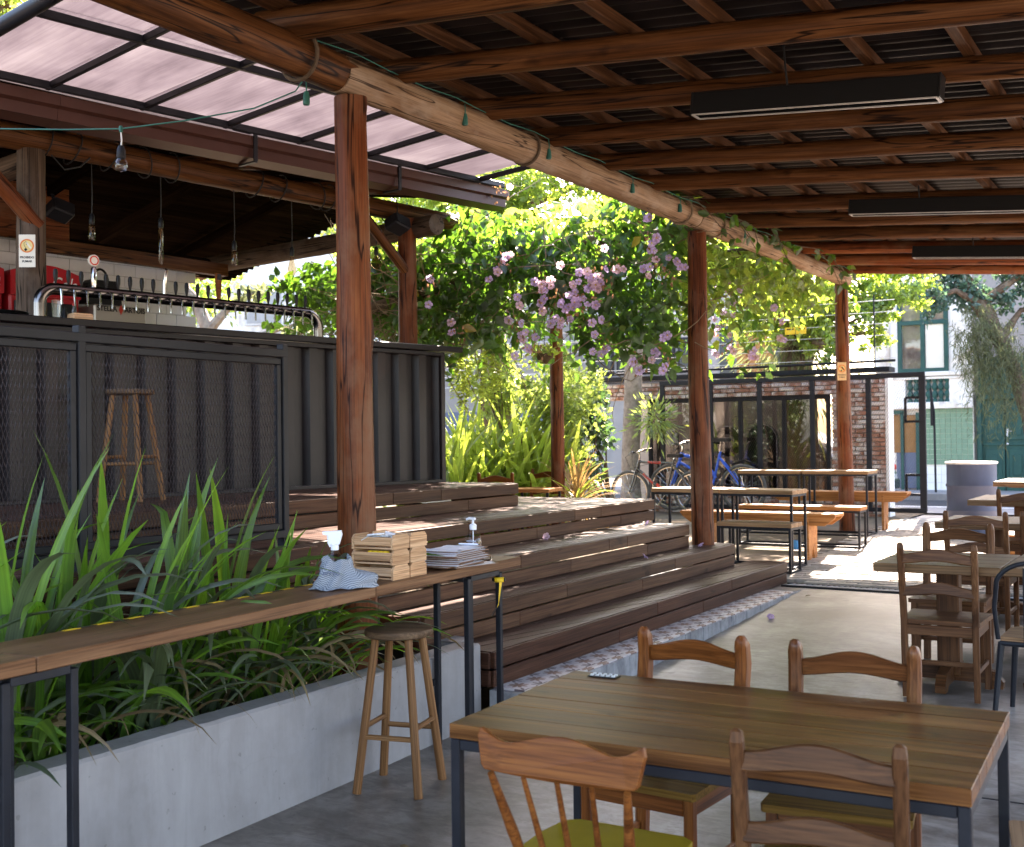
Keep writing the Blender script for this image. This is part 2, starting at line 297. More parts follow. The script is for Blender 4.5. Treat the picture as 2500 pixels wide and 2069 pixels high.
    L.new(mixc(nt, n3.outputs[0], (.02, .018, .015), (.72, .46, .02)), b.inputs['Base Color']); b.inputs['Roughness'].default_value = .4; M['tape'] = m
    # printed wipe cloth: grey-blue chevrons on white
    m, nt, N, L, b = nodes_of('chevron_wipe_cloth')
    tc = N.new('ShaderNodeTexCoord'); sp = N.new('ShaderNodeSeparateXYZ'); L.new(tc.outputs['UV'], sp.inputs[0])
    a = N.new('ShaderNodeMath'); a.operation = 'PINGPONG'; L.new(sp.outputs[0], a.inputs[0]); a.inputs[1].default_value = .035
    s = N.new('ShaderNodeMath'); s.operation = 'ADD'; L.new(a.outputs[0], s.inputs[0]); L.new(sp.outputs[1], s.inputs[1])
    w = N.new('ShaderNodeMath'); w.operation = 'PINGPONG'; L.new(s.outputs[0], w.inputs[0]); w.inputs[1].default_value = .0125
    gt = N.new('ShaderNodeMath'); gt.operation = 'GREATER_THAN'; L.new(w.outputs[0], gt.inputs[0]); gt.inputs[1].default_value = .0055
    L.new(mixc(nt, gt.outputs[0], (.13, .155, .19), (.33, .345, .37)), b.inputs['Base Color']); b.inputs['Roughness'].default_value = .85; M['cloth'] = m
def concrete_detail(m, vert):
    nt = m.node_tree; N, L = nt.nodes, nt.links; b = N['Principled BSDF']; src = b.inputs['Base Color'].links[0].from_socket
    n1 = noise(nt, coords(nt, (9, 9, 1.2) if vert else (3, 1, 3), False), 1.0, 6, .65, .5); r1 = ramp(nt, [(.4, (.72, .70, .68)), (.6, (1, 1, 1))]); L.new(n1.outputs[0], r1.inputs[0]); c = mixc(nt, .32 if vert else .55, src, r1, 'MULTIPLY')
    n2 = noise(nt, coords(nt, (30, 30, 30), False), 1.0, 2, .5); r2 = ramp(nt, [(.70, (1, 1, 1)), (.745, (.42, .40, .38))]); L.new(n2.outputs[0], r2.inputs[0]); c = mixc(nt, .4, c, r2, 'MULTIPLY')
    n3 = noise(nt, coords(nt, (1.1, 1.1, 1.1), False), 1.0, 3, .5, 1.6); r3 = ramp(nt, [(.494, (1, 1, 1)), (.4985, (.5, .47, .45)), (.503, (1, 1, 1))]); L.new(n3.outputs[0], r3.inputs[0]); c = mixc(nt, .12 if vert else .4, c, r3, 'MULTIPLY')
    L.new(c, b.inputs['Base Color'])
special()
concrete_detail(M['concrete'], True); concrete_detail(M['floor'], False)
M['table'].node_tree.nodes['Principled BSDF'].inputs['Specular IOR Level'].default_value = .07; M['seatolive'].node_tree.nodes['Principled BSDF'].inputs['Specular IOR Level'].default_value = .05
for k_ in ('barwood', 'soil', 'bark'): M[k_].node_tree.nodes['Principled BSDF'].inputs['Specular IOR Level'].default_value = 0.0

# ------------------------------------------------------------------ mesh helpers
class MB:
    def __init__(s): s.v, s.f = [], []
    def add(s, vs, fs):
        o = len(s.v); s.v += [tuple(p) for p in vs]; s.f += [tuple(i+o for i in f) for f in fs]; return s
    def box(s, c, d, rot=None, b=0.):
        x, y, z = d[0]/2, d[1]/2, d[2]/2
        b = min(b, x*.45, y*.45, z*.45) if b else 0
        if not b:
            vs = [Vector((i*x, j*y, k*z)) for i in (-1, 1) for j in (-1, 1) for k in (-1, 1)]
            fs = [(0, 1, 3, 2), (4, 6, 7, 5), (0, 4, 5, 1), (2, 3, 7, 6), (0, 2, 6, 4), (1, 5, 7, 3)]
        else:
            vs, idx = [], {}
            for i in (-1, 1):
                for j in (-1, 1):
                    for k in (-1, 1):
                        for a in range(3):
                            p = [i*(x-b), j*(y-b), k*(z-b)]; p[a] = (i*x, j*y, k*z)[a]; idx[(i, j, k, a)] = len(vs); vs.append(Vector(p))
            fs = []
            I = idx
            for sg in (-1, 1):
                q = [I[(sg, -1, -1, 0)], I[(sg, 1, -1, 0)], I[(sg, 1, 1, 0)], I[(sg, -1, 1, 0)]]; fs.append(q if sg > 0 else q[::-1])
                q = [I[(-1, sg, -1, 1)], I[(-1, sg, 1, 1)], I[(1, sg, 1, 1)], I[(1, sg, -1, 1)]]; fs.append(q if sg > 0 else q[::-1])
                q = [I[(-1, -1, sg, 2)], I[(1, -1, sg, 2)], I[(1, 1, sg, 2)], I[(-1, 1, sg, 2)]]; fs.append(q if sg > 0 else q[::-1])
            for j in (-1, 1):
                for k in (-1, 1):
                    q = [I[(-1, j, k, 1)], I[(1, j, k, 1)], I[(1, j, k, 2)], I[(-1, j, k, 2)]]; fs.append(q if j*k < 0 else q[::-1])
                    q = [I[(j, -1, k, 0)], I[(j, 1, k, 0)], I[(j, 1, k, 2)], I[(j, -1, k, 2)]]; fs.append(q[::-1] if j*k < 0 else q)
                    q = [I[(j, k, -1, 0)], I[(j, k, 1, 0)], I[(j, k, 1, 1)], I[(j, k, -1, 1)]]; fs.append(q if j*k < 0 else q[::-1])
            for i in (-1, 1):
                for j in (-1, 1):
                    for k in (-1, 1):
                        q = [I[(i, j, k, 0)], I[(i, j, k, 1)], I[(i, j, k, 2)]]; fs.append(q if i*j*k > 0 else q[::-1])
        if rot is not None: vs = [rot @ p for p in vs]
        c = Vector(c); return s.add([p+c for p in vs], fs)
    def tube(s, pts, r, n=8, closed=False, caps=True, r2=None):
        pts = [Vector(p) for p in pts]; m = len(pts); rs = r if isinstance(r, (list, tuple)) else [r]*m
        rings = []; up = None
        for i, p in enumerate(pts):
            if closed: t = pts[(i+1) % m]-pts[i-1]
            else: t = pts[min(i+1, m-1)]-pts[max(i-1, 0)]
            t.normalize()
            if up is None:
                up = Vector((0, 0, 1)) if abs(t.z) < .9 else Vector((1, 0, 0))
            up = up-t*up.dot(t)
            if up.length < 1e-5: up = t.orthogonal()
            up.normalize(); sd_ = t.cross(up)
            rings.append([p+(up*math.cos(2*math.pi*k/n)+sd_*math.sin(2*math.pi*k/n))*rs[i] for k in range(n)])
        vs = [q for rg in rings for q in rg]; fs = []
        for i in range(m if closed else m-1):
            j = (i+1) % m
            for k in range(n):
                k2 = (k+1) % n; fs.append((i*n+k, j*n+k, j*n+k2, i*n+k2)[::-1])
        if caps and not closed: fs += [tuple(range(n)), tuple(range((m-1)*n, m*n))[::-1]]
        return s.add(vs, fs)
    def lathe(s, prof, n=20, c=(0, 0, 0), rot=None, caps=True):
        vs, fs = [], []; c = Vector(c)
        for r, z in prof:
            for k in range(n):
                p = Vector((r*math.cos(2*math.pi*k/n), r*math.sin(2*math.pi*k/n), z)); vs.append((rot @ p if rot is not None else p)+c)
        for i in range(len(prof)-1):
            for k in range(n):
                k2 = (k+1) % n; fs.append((i*n+k, i*n+k2, (i+1)*n+k2, (i+1)*n+k))
        if caps and prof[0][0] > 1e-4: fs.append(tuple(range(n))[::-1])
        if caps and prof[-1][0] > 1e-4: fs.append(tuple(range((len(prof)-1)*n, len(prof)*n)))
        return s.add(vs, fs)
    def sweep(s, path, dims, side, b=.3):
        """chamfered rectangular section swept along a path; side = fixed direction of the section's width"""
        path = [Vector(p) for p in path]; side = Vector(side).normalized(); m = len(path); vs, fs = [], []
        for i, p in enumerate(path):
            t = (path[min(i+1, m-1)]-path[max(i-1, 0)]).normalized(); o = t.cross(side).normalized(); w, h = dims[i] if isinstance(dims, list) else dims
            w /= 2; h /= 2; c = min(w, h)*b
            for a, e in ((w-c, -h), (w, -h+c), (w, h-c), (w-c, h), (-w+c, h), (-w, h-c), (-w, -h+c), (-w+c, -h)): vs.append(p+side*a+o*e)
        for i in range(m-1):
            for k in range(8):
                k2 = (k+1) % 8; fs.append((i*8+k, i*8+k2, (i+1)*8+k2, (i+1)*8+k))
        fs += [tuple(range(8))[::-1], tuple(range((m-1)*8, m*8))]
        return s.add(vs, fs)
    def prism(s, poly, z0, z1, mat=None):
        n = len(poly); vs = [Vector((x, y, z0)) for x, y in poly]+[Vector((x, y, z1)) for x, y in poly]
        if mat is not None: vs = [mat @ p for p in vs]
        fs = [tuple(range(n))[::-1], tuple(range(n, 2*n))]+[(i, (i+1) % n, n+(i+1) % n, n+i) for i in range(n)]
        return s.add(vs, fs)
    def mesh(s, name):
        me = bpy.data.meshes.new(name); me.from_pydata(s.v, [], s.f); me.update(); return me
    def build(s, name, mat, parent=None, loc=(0, 0, 0), rot=(0, 0, 0), smooth=False, fix=False):
        me = s.mesh(name)
        if fix or smooth:
            bm = bmesh.new(); bm.from_mesh(me); bmesh.ops.recalc_face_normals(bm, faces=bm.faces); bm.to_mesh(me); bm.free()
        return put(name, me, mat, parent, loc, rot, smooth)
def put(name, me, mat, parent=None, loc=(0, 0, 0), rot=(0, 0, 0), smooth=False):
    if mat is not None and not me.materials: me.materials.append(mat)
    if smooth and len(me.polygons):
        me.polygons.foreach_set('use_smooth', [True]*len(me.polygons))
        try: me.set_sharp_from_angle(angle=R(42))
        except Exception: pass
    o = bpy.data.objects.new(name, me); COL.objects.link(o); o.location = loc
    if isinstance(rot, Quaternion): o.rotation_mode = 'QUATERNION'; o.rotation_quaternion = rot
    else: o.rotation_euler = rot
    if parent is not None: o.parent = parent
    return o
def tag(o, label=None, cat=None, group=None, kind=None):
    for k, v in (('label', label), ('category', cat), ('group', group), ('kind', kind)):
        if v: o[k] = v
    return o
def thing(name, label, cat, loc=(0, 0, 0), rz=0., group=None, rot=None):
    o = bpy.data.objects.new(name, None); COL.objects.link(o); o.location = loc; o.rotation_euler = rot or (0, 0, rz); o.empty_display_size = .1
    return tag(o, label, cat, group)
def kids(o): return [c for c in COL.objects if c.parent == o]
def dup(root, loc, rz, label, group=None, rot=None):
    def cp(o, par):
        c = o.copy(); COL.objects.link(c)
        if par is not None: c.parent = par
        for ch in CH.get(o.name, ()): cp(ch, c)
        return c
    CH = {}
    for o in COL.objects:
        if o.parent: CH.setdefault(o.parent.name, []).append(o)
    c = cp(root, None); c.location = loc; c.rotation_euler = rot or (0, 0, rz); c['label'] = label
    if group: c['group'] = group
    return c
_cache = {}
def along(p0, p1, roll_up=(0, 0, 1)):
    p0, p1 = Vector(p0), Vector(p1); x = (p1-p0).normalized(); u = Vector(roll_up)
    if abs(x.dot(u.normalized())) > .98: u = Vector((0, 1, 0)) if abs(x.y) < .9 else Vector((1, 0, 0))
    y = u.cross(x).normalized(); z = x.cross(y)
    return Matrix((x, y, z)).transposed().to_quaternion()
def stick(name, p0, p1, w, h, mat, parent=None, up=(0, 0, 1), b=.004):
    """box whose local X runs from p0 to p1; w across, h along up"""
    p0, p1 = Vector(p0), Vector(p1); L = (p1-p0).length; key = (round(L, 3), round(w, 4), round(h, 4), b, mat.name)
    if key not in _cache: me = MB().box((0, 0, 0), (L, w, h), b=b).mesh(name); me.materials.append(mat); _cache[key] = me
    return put(name, _cache[key], mat, parent, (p0+p1)/2, along(p0, p1, up))
def rod(name, p0, p1, r, mat, parent=None, n=10, r1=None):
    p0, p1 = Vector(p0), Vector(p1); L = (p1-p0).length; key = ('rod', round(L, 3), round(r, 4), r1 and round(r1, 4), n, mat.name)
    if key not in _cache:
        me = MB().tube([(-L/2, 0, 0), (L/2, 0, 0)], [r, r1 or r], n).mesh(name); me.materials.append(mat); _cache[key] = me
        me.polygons.foreach_set('use_smooth', [True]*len(me.polygons)); me.set_sharp_from_angle(angle=R(42))
    return put(name, _cache[key], mat, parent, (p0+p1)/2, along(p0, p1))
def logpole(name, p0, p1, r0, r1, mat, parent=None, n=18, seg=26, wob=.05, seed=0):
    """round pole with bumps, knots and a slight bow, local X along its length"""
    rg = random.Random(seed*7+3); p0, p1 = Vector(p0), Vector(p1); L = (p1-p0).length; vs, fs = [], []
    kn = [(rg.random(), rg.random()*6.28, rg.uniform(.04, .13)) for _ in range(int(L*2.2))]; ph = [rg.random()*6.28 for _ in range(6)]
    bow = rg.uniform(-.012, .012)*L/3
    for i in range(seg+1):
        t = i/seg; r = r0+(r1-r0)*t; x = (t-.5)*L
        for k in range(n):
            a = 2*math.pi*k/n
            q = 1+wob*(.45*math.sin(2*a+ph[0]+t*3)+.35*math.sin(3*a+ph[1]-t*5)+.4*math.sin(t*9*L/3+ph[2]+a)+.2*math.sin(5*a+ph[3]+t*14))
            for kt, ka, kh in kn:
                d = ((t-kt)*L/.07)**2+(min(abs(a-ka), 6.283-abs(a-ka))/.5)**2
                if d < 4: q += kh*math.exp(-d)
            vs.append((x, r*q*math.cos(a)+bow*math.sin(math.pi*t), r*q*math.sin(a)+bow*.6*math.sin(math.pi*t)))
    for i in range(seg):
        for k in range(n):
            k2 = (k+1) % n; fs.append((i*n+k, i*n+k2, (i+1)*n+k2, (i+1)*n+k))
    fs += [tuple(range(n))[::-1], tuple(range(seg*n, (seg+1)*n))]
    return MB().add(vs, fs).build(name, mat, parent, (p0+p1)/2, along(p0, p1), smooth=True)
def ring(name, p, axis, r, mat, parent, t=.008, n=20):
    axis = Vector(axis).normalized(); a = axis.orthogonal().normalized(); c = axis.cross(a)
    return MB().tube([Vector(p)+(a*math.cos(k*2*math.pi/n)+c*math.sin(k*2*math.pi/n))*r for k in range(n)], t, 6, closed=True).build(name, mat, parent, smooth=True)
def text(name, s, size, mat, parent, loc, rot, ext=.0008, align='CENTER', shear=0., sx=1., bold=0.):
    cu = bpy.data.curves.new(name, 'FONT'); cu.body = s; cu.size = size; cu.extrude = ext; cu.align_x = align; cu.align_y = 'CENTER'; cu.shear = shear; cu.offset = bold
    cu.resolution_u = 3; ob = bpy.data.objects.new(name, cu); COL.objects.link(ob)
    dg = bpy.context.evaluated_depsgraph_get(); me = bpy.data.meshes.new_from_object(ob.evaluated_get(dg)); COL.objects.unlink(ob); bpy.data.objects.remove(ob)
    me.materials.clear(); me.materials.append(mat); o = put(name, me, mat, parent, loc, rot); o.scale = (sx, 1, 1); return o
def arc(c, r, a0, a1, n, ax=(1, 0, 0), ay=(0, 0, 1)):
    c, ax, ay = Vector(c), Vector(ax), Vector(ay)
    return [c+ax*r*math.cos(a0+(a1-a0)*i/n)+ay*r*math.sin(a0+(a1-a0)*i/n) for i in range(n+1)]
# leaves as one mesh: positions, facing, size
def leaf_cloud(P, S, droop=0., flat=0., wide=.55, seed=0, dirs=None):
    rs = np.random.RandomState(seed); P = np.asarray(P, float); n = len(P); S = np.broadcast_to(np.asarray(S, float), (n,))
    d = rs.normal(size=(n, 3)) if dirs is None else np.asarray(dirs, float)+rs.normal(size=(n, 3))*.35
    d[:, 2] -= droop; d /= np.linalg.norm(d, axis=1)[:, None]+1e-9
    up = rs.normal(size=(n, 3)); up[:, 2] += flat; sd_ = np.cross(d, up); sd_ /= np.linalg.norm(sd_, axis=1)[:, None]+1e-9; nn = np.cross(sd_, d)
    L = S[:, None]; W = (S*wide*rs.uniform(.8, 1.15, n))[:, None]/2
    cur = rs.uniform(.02, .16, n)[:, None]*L
    base = P; l1 = P+d*L*.32+sd_*W+nn*W*.35; r1 = P+d*L*.32-sd_*W+nn*W*.35; mid = P+d*L*.36; l2 = P+d*L*.7+sd_*W*.62+nn*(W*.2)-nn*cur*.5; r2 = P+d*L*.7-sd_*W*.62+nn*(W*.2)-nn*cur*.5; tip = P+d*L-nn*cur
    V = np.stack([base, l1, r1, mid, l2, r2, tip], 1).reshape(-1, 3)
    F = np.array([[0, 1, 3], [0, 3, 2], [1, 4, 3], [3, 5, 2], [4, 6, 3], [3, 6, 5]])
    F = (F[None]+(np.arange(n)*7)[:, None, None]).reshape(-1, 3)
    me = bpy.data.meshes.new('leaves'); me.vertices.add(len(V)); me.vertices.foreach_set('co', V.ravel()); me.loops.add(F.size); me.loops.foreach_set('vertex_index', F.ravel())
    me.polygons.add(len(F)); me.polygons.foreach_set('loop_start', np.arange(len(F))*3); me.polygons.foreach_set('loop_total', np.full(len(F), 3)); me.update(calc_edges=True); me.validate()
    return me
def clump_points(centers, radii, n, seed=0, shell=.35):
    rs = np.random.RandomState(seed); w = np.array([r[0]*r[1]*r[2] for r in radii])**.72; w /= w.sum(); out = []
    for (c, r, k) in zip(centers, radii, w):
        m = max(4, int(n*k)); d = rs.normal(size=(m, 3)); d /= np.linalg.norm(d, axis=1)[:, None]
        # sub-clumps so that the crown has gaps and lumps
        g = rs.normal(size=(max(3, m//45), 3)); g /= np.linalg.norm(g, axis=1)[:, None]; g *= rs.uniform(.35, 1., (len(g), 1)); pick = rs.randint(0, len(g), m)
        p = g[pick]+d*rs.uniform(.02, shell, (m, 1)); out.append(np.array(c)+p*np.array(r))
    return np.concatenate(out)

# ================================================================== THE SETTING
FLY = [(-30, -.30), (3, -.24), (4.5, -.22), (5.5, -.19), (7, -.13), (8.5, -.08), (10.5, 0)]
GRY = [(10.5, 0), (12, .07), (14, .15), (17, .19), (40, .19)]
def interp(tab, y):
    if y <= tab[0][0]: return tab[0][1]
    for (a, za), (b, zb) in zip(tab, tab[1:]):
        if y <= b: return za+(zb-za)*(y-a)/(b-a)
    return tab[-1][1]
def FZ(y): return interp(FLY, y) if y <= 10.5 else interp(GRY, y)
def sheet(name, x0, x1, ys, zf, mat, dz=0., bottom=None):
    vs, fs = [], []
    for y in ys: vs += [(x0, y, zf(y)+dz), (x1, y, zf(y)+dz)]
    for i in range(len(ys)-1): a = 2*i; fs.append((a, a+1, a+3, a+2))
    return tag(MB().add(vs, fs).build(name, mat), kind='structure')
tag(MB().add([(-200, -200, -.62), (200, -200, -.62), (200, 260, -.62), (-200, 260, -.62)], [(0, 1, 2, 3)]).build('ground', M['earth']), kind='structure')
floor = sheet('concrete_floor', -3.56, 14, [-12, 0, 3, 4.5, 5.5, 7, 8.5, 9.5, 10.42], FZ, M['floor'])
jt = MB()
for y in (1.3, 5.38): jt.box((7.6, y, FZ(y)+.0015), (17., .008, .003))
jt.build('floor_joint', M['black'], floor)
yard = sheet('courtyard_ground', -3.8, 14, [10.5, 12, 14, 17, 18.2], FZ, M['paver'], -.03)
sheet('garden_soil', -16, -3.8, [9.5, 10.5, 12, 14, 17, 18.2], FZ, M['earth'], -.01)
sheet('service_ground', -30, -3.86, [-12, 9.5], lambda y: -.1, M['earth'])
sheet('street_pavement', -40, 40, [18.2, 19.6], lambda y: .19, M['pavement'])
tag(MB().box((0, 19.66, .09), (80, .12, .22), b=.01).build('street_kerb', M['drumrim']), kind='structure')
sheet('road', -60, 60, [19.72, 23.9], lambda y: .06, M['asphalt'])
tag(MB().box((0, 24.68, .06), (120, 1.5, .27), b=.01).build('far_pavement', M['pavement']), kind='structure')
# interlocking pavers of the courtyard, one by one where they can be told apart
pm = MB().box((0, 0, -.02), (.232, .112, .04), b=.006).mesh('paver'); rest = MB(); k = 0
rows = int((17.0-10.66)/.118)
for j in range(rows):
    y = 10.72+j*.118
    for i in range(int((1.4+3.75)/.238)):
        x = -3.68+i*.238+(.119 if j % 2 else 0)
        if x < -3.42 and y < 10.75: continue
        jit = rnd.uniform(-.003, .003)
        if k < 300 and x < -1.15 and y < 14:
            put('paver', pm, M['paver'], yard, (x, y, FZ(y)+.012+jit), (rnd.uniform(-.012, .012), rnd.uniform(-.012, .012), rnd.uniform(-.02, .02))); k += 1
        else: rest.box((x, y, FZ(y)-.008+jit), (.232, .112, .04), b=.005)
tag(rest.build('paver_field', M['paver'], yard), kind='stuff')
# drain channel with its grate
dr = thing('drain_grate', 'long grey slotted drain grate across the floor where the pavers begin', 'drain', (-3.36, 10.53, .004), R(-1.5))
MB().box((2.2, 0, -.06), (4.6, .15, .02)).box((2.2, -.085, -.02), (4.6, .02, .06)).box((2.2, .085, -.02), (4.6, .02, .06)).build('channel', M['black'], dr)
sm = MB().box((0, 0, 0), (.022, .165, .012), rot=Matrix.Rotation(R(-28), 3, 'Z'), b=.002).mesh('grate_bar')
for i in range(92): put('grate_bar', sm, M['greysteel'] if 0 else M['kerb'], dr, (-.06+i*.05, 0, .0))
MB().box((2.2, -.083, .002), (4.6, .018, .014)).box((2.2, .083, .002), (4.6, .018, .014)).build('grate_frame', M['greysteel'], dr)
# tiled strip beside the deck and its kerb
strip = tag(MB().box((-3.37, 7.95, -.17), (.26, 4.94, .32)).build('tile_strip_base', M['kerb']), kind='structure')
kb = MB(); n = 60
for i in range(n):
    y0 = 5.48+i*4.96/n; w = .016+.004*math.sin(i*1.7)+rnd.uniform(-.002, .002); kb.box((-3.235+w/2-.006, y0+4.96/n/2, -.155), (w, 4.96/n*.999, .305+rnd.uniform(-.003, .002)), b=.004)
kb.build('kerb_edge', M['kerb'], strip)
tm = MB().box((0, 0, 0), (.196, .196, .012), b=.0015).mesh('floor_tile'); th_ = MB().box((0, 0, 0), (.052, .196, .012), b=.0015).mesh('floor_tile_cut')
for i in range(23):
    y = 5.62+i*.2
    put('floor_tile', tm, M['tile'], strip, (-3.398, y, -.005+rnd.uniform(-.0008, .0008)))
    put('floor_tile', th_, M['tile'], strip, (-3.272, y, -.005+rnd.uniform(-.0008, .0008)))

# ================================================================== PLANTER
pl = thing('planter_wall', 'low smooth grey concrete planter wall holding the strap leaved plants', 'planter', (0, 0, 0))
vs = []
def wallrun(p0, p1, t, z0f, z1, n=24, seed=3):
    rg = random.Random(seed); mb = MB(); p0, p1 = Vector(p0), Vector(p1); d = (p1-p0); nrm = Vector((-d.y, d.x, 0)).normalized()
    for i in range(n):
        pass
    prof = lambda q: [(0, -.7), (0, q-.012), (.012, q), (t-.012, q), (t, q-.012), (t, -.7)]
    rings = []
    for i in range(n+1):
        c = p0+d*i/n; q = z1+rg.uniform(-.001, .001); w_ = rg.uniform(-.0008, .0008); rings += [(c.x+nrm.x*(a+(w_ if z > -.1 else 0)), c.y+nrm.y*(a+(w_ if z > -.1 else 0)), z+(rg.uniform(-.0013, .0005) if z > 0 else 0)) for a, z in prof(q)]
    fs = [(i*6+k, i*6+k+1, (i+1)*6+k+1, (i+1)*6+k) for i in range(n) for k in range(5)]+[tuple(range(6)), tuple(range(n*6, n*6+6))]
    return mb.add(rings, fs)
wallrun((-3.52, -2, 0), (-3.545, 5.46, 0), .15, None, .25, 150).build('front_wall', M['concrete'], pl, fix=True, smooth=True)
wallrun((-3.69, 5.46, 0), (-4.08, 5.46, 0), -.14, None, .249, 4).build('end_wall', M['concrete'], pl, fix=True)
tag(MB().add([(-4.52, -2, .13), (-3.66, -2, .12), (-3.66, 5.34, .12), (-4.52, 5.34, .13)], [(0, 1, 2, 3)]).build('planter_soil', M['soil']), kind='structure')

# ================================================================== STEPPED DECK
deck = thing('stepped_deck', 'brown timber deck rising in five broad boarded tiers beside the planter', 'deck', (0, 0, 0))
def clip(poly, a, b, c):
    out = []
    for i in range(len(poly)):
        p, q = poly[i], poly[(i+1) % len(poly)]; dp, dq = a*p[0]+b*p[1]-c, a*q[0]+b*q[1]-c
        if dp >= 0: out.append(p)
        if dp*dq < 0: t = dp/(dp-dq); out.append((p[0]+(q[0]-p[0])*t, p[1]+(q[1]-p[1])*t))
    return out
PD = R(11.5); pu = (math.sin(PD), math.cos(PD)); pn = (math.cos(PD), -math.sin(PD))
def tread(poly, z, w=.098, gap=.007, rows=None):
    cs = [pn[0]*x+pn[1]*y for x, y in poly]; c = min(cs); c -= (c % w)
    while c < max(cs):
        q = clip(clip(poly, pn[0], pn[1], c+gap/2), -pn[0], -pn[1], -(c+w-gap/2))
        if len(q) >= 3:
            us = [pu[0]*x+pu[1]*y for x, y in q]; u0 = min(us); L = max(us)-u0; cuts = [u0]
            if L > 3.2: cuts.append(u0+rnd.uniform(1.3, 2.2))
            cuts.append(u0+L+1)
            for a, b in zip(cuts, cuts[1:]):
                s = clip(clip(q, pu[0], pu[1], a+.002), -pu[0], -pu[1], -(b-.002))
                if len(s) < 3: continue
                cx = sum(p[0] for p in s)/len(s); cy = sum(p[1] for p in s)/len(s); loc = Matrix.Rotation(-(math.pi/2-PD), 2)
                pts = []
                for x, y in s: dx, dy = x-cx, y-cy; pts.append((dx*pu[0]+dy*pu[1], -(dx*pn[0]+dy*pn[1])))
                mb = MB(); mb.prism(pts, -.024, 0)
                # shallow anti-slip grooves read as thin dark joints along the board
                mb.build('tread_board', M['decktop'], deck, (cx, cy, z+rnd.uniform(-.0015, .0015)), (0, 0, math.pi/2-PD), fix=True)
        c += w
def riser(x, y0, y1, z0, z1, cuts, mat, end=None):
    nb = max(2, round((z1-z0)/.1)); h = (z1-z0)/nb
    for k in range(nb):
        zz = z0+h*(k+.5); ys = [y0]+[c+((k % 2)*.62 if c+((k % 2)*.62) < y1-.3 else -.4) for c in cuts if y0+.3 < c < y1-.3]+[y1]
        for a, b in zip(ys, ys[1:]):
            top = k == nb-1
            stick('riser_board', (x+.002+(.006 if top else 0), a+.002, zz+(.0 if top else -.003)), (x+.002+(.006 if top else 0), b-.002, zz+(.0 if top else -.003)), .028, h-.009, mat, deck, (0, 0, 1), .004)
    if end is not None:
        for k in range(nb):
            zz = z0+h*(k+.5); stick('riser_board', (end, y1-.012, zz), (x-.016, y1-.012, zz), .024, h-.009, mat, deck, (0, 0, 1), .004)
XF = [-3.50, -3.835, -4.11, -4.6, -5.31]; YE = [10.68, 10.2, 9.79, 10.12, 8.8]; YS = [5.5, 5.30, 5.24, -2, -2]
core = MB()
core.box((-4.6, 7.9, .05), (1.9, 4.6, .2))
core.build('frame', M['black'], deck)
tread([(XF[0], YS[0]), (XF[0], YE[0]), (XF[1], YE[0]), (XF[1], YS[0])], .2)
tread([(XF[1], YS[1]), (XF[1], YE[1]), (XF[2], YE[1]), (XF[2], YS[1])], .4)
tread([(XF[2], YS[2]), (XF[2], YE[2]), (XF[3], YE[2]), (XF[3], YS[2])], .6)
tread([(XF[3], -1.5), (XF[3], YE[3]), (XF[4], YE[3]), (XF[4], -1.5)], .8)
tread([(XF[4]-2.2, YE[3]), (XF[4]-2.2, 8.8), (XF[4], 8.8), (XF[4], YE[3])], .8)
tread([(XF[4], -1.5), (XF[4], YE[4]), (-6.35, YE[4]), (-8.1, -1.5)], 1.0)
riser(XF[0], 5.5, YE[0], 0, .2, [7.1, 8.6], M['deck'], XF[1]); riser(XF[1], 5.3, YE[1], .2, .4, [6.35, 8.2], M['deckmid'], XF[2])
riser(XF[2], 5.24, YE[2], .4, .6, [6.2, 7.55, 8.9], M['deckmid'], XF[3]); riser(XF[3], 5.2, YE[3], .6, .8, [6.3, 7.9, 9.4], M['deckmid'], XF[4])
riser(XF[4], -1.5, YE[4], .8, 1.0, [1.1, 3.2, 5.2, 6.35, 8.0], M['deckmid'], -6.0)
riser(XF[3]+.1, -1.5, 5.18, -.1, .79, [.6, 2.4, 3.9], M['deck'], XF[3]-.1)
for k in range(2): stick('riser_board', (XF[1]+.0, 5.285, .25+.1*k), (XF[2]-.0, 5.285, .25+.1*k), .024, .09, M['deck'], deck); stick('riser_board', (XF[0], 5.485, .05+.1*k), (XF[1], 5.485, .05+.1*k), .024, .09, M['deck'], deck)
tread([(XF[3]+.10, -1.5), (XF[3]+.10, 5.18), (XF[3]-.0, 5.18), (XF[3]-.0, -1.5)], .801)

# ================================================================== PERGOLA OVER THE FLOOR
pg = thing('pergola', 'long log pergola with dark corrugated roof covering the dining floor', 'pergola', (0, 0, 0))
BX = -4.03
logpole('post', (BX-.005, 4.96, -.5), (BX+.0, 4.96, 3.27), .112, .088, M['logred'], pg, 28, 90, .055, 1)
logpole('post', (BX+.01, 9.99, -.5), (BX-.03, 9.99, 3.27), .105, .085, M['logred'], pg, 24, 70, .05, 2)
logpole('post', (BX+.02, 14.75, -.3), (BX-.02, 14.75, 3.3), .098, .082, M['logred'], pg, 20, 44, .03, 3)
logpole('main_beam', (BX, -1.2, 3.40), (BX-.01, 5.02, 3.385), .118, .105, M['log'], pg, 28, 90, .055, 4)
logpole('main_beam', (BX-.005, 4.85, 3.385), (BX-.01, 10.02, 3.39), .105, .098, M['loglit'], pg, 28, 90, .05, 5)
logpole('main_beam', (BX, 9.85, 3.385), (BX-.005, 14.9, 3.37), .1, .088, M['loglit'], pg, 22, 60, .03, 6)
for y, r in ((4.55, .118), (6.85, .108), (9.55, .106), (10.35, .108), (14.45, .098)): ring('strap', (BX, y, 3.388), (0, 1, 0), r+.006, M['drystem'] if y > 9 else M['stem'], pg, .011)
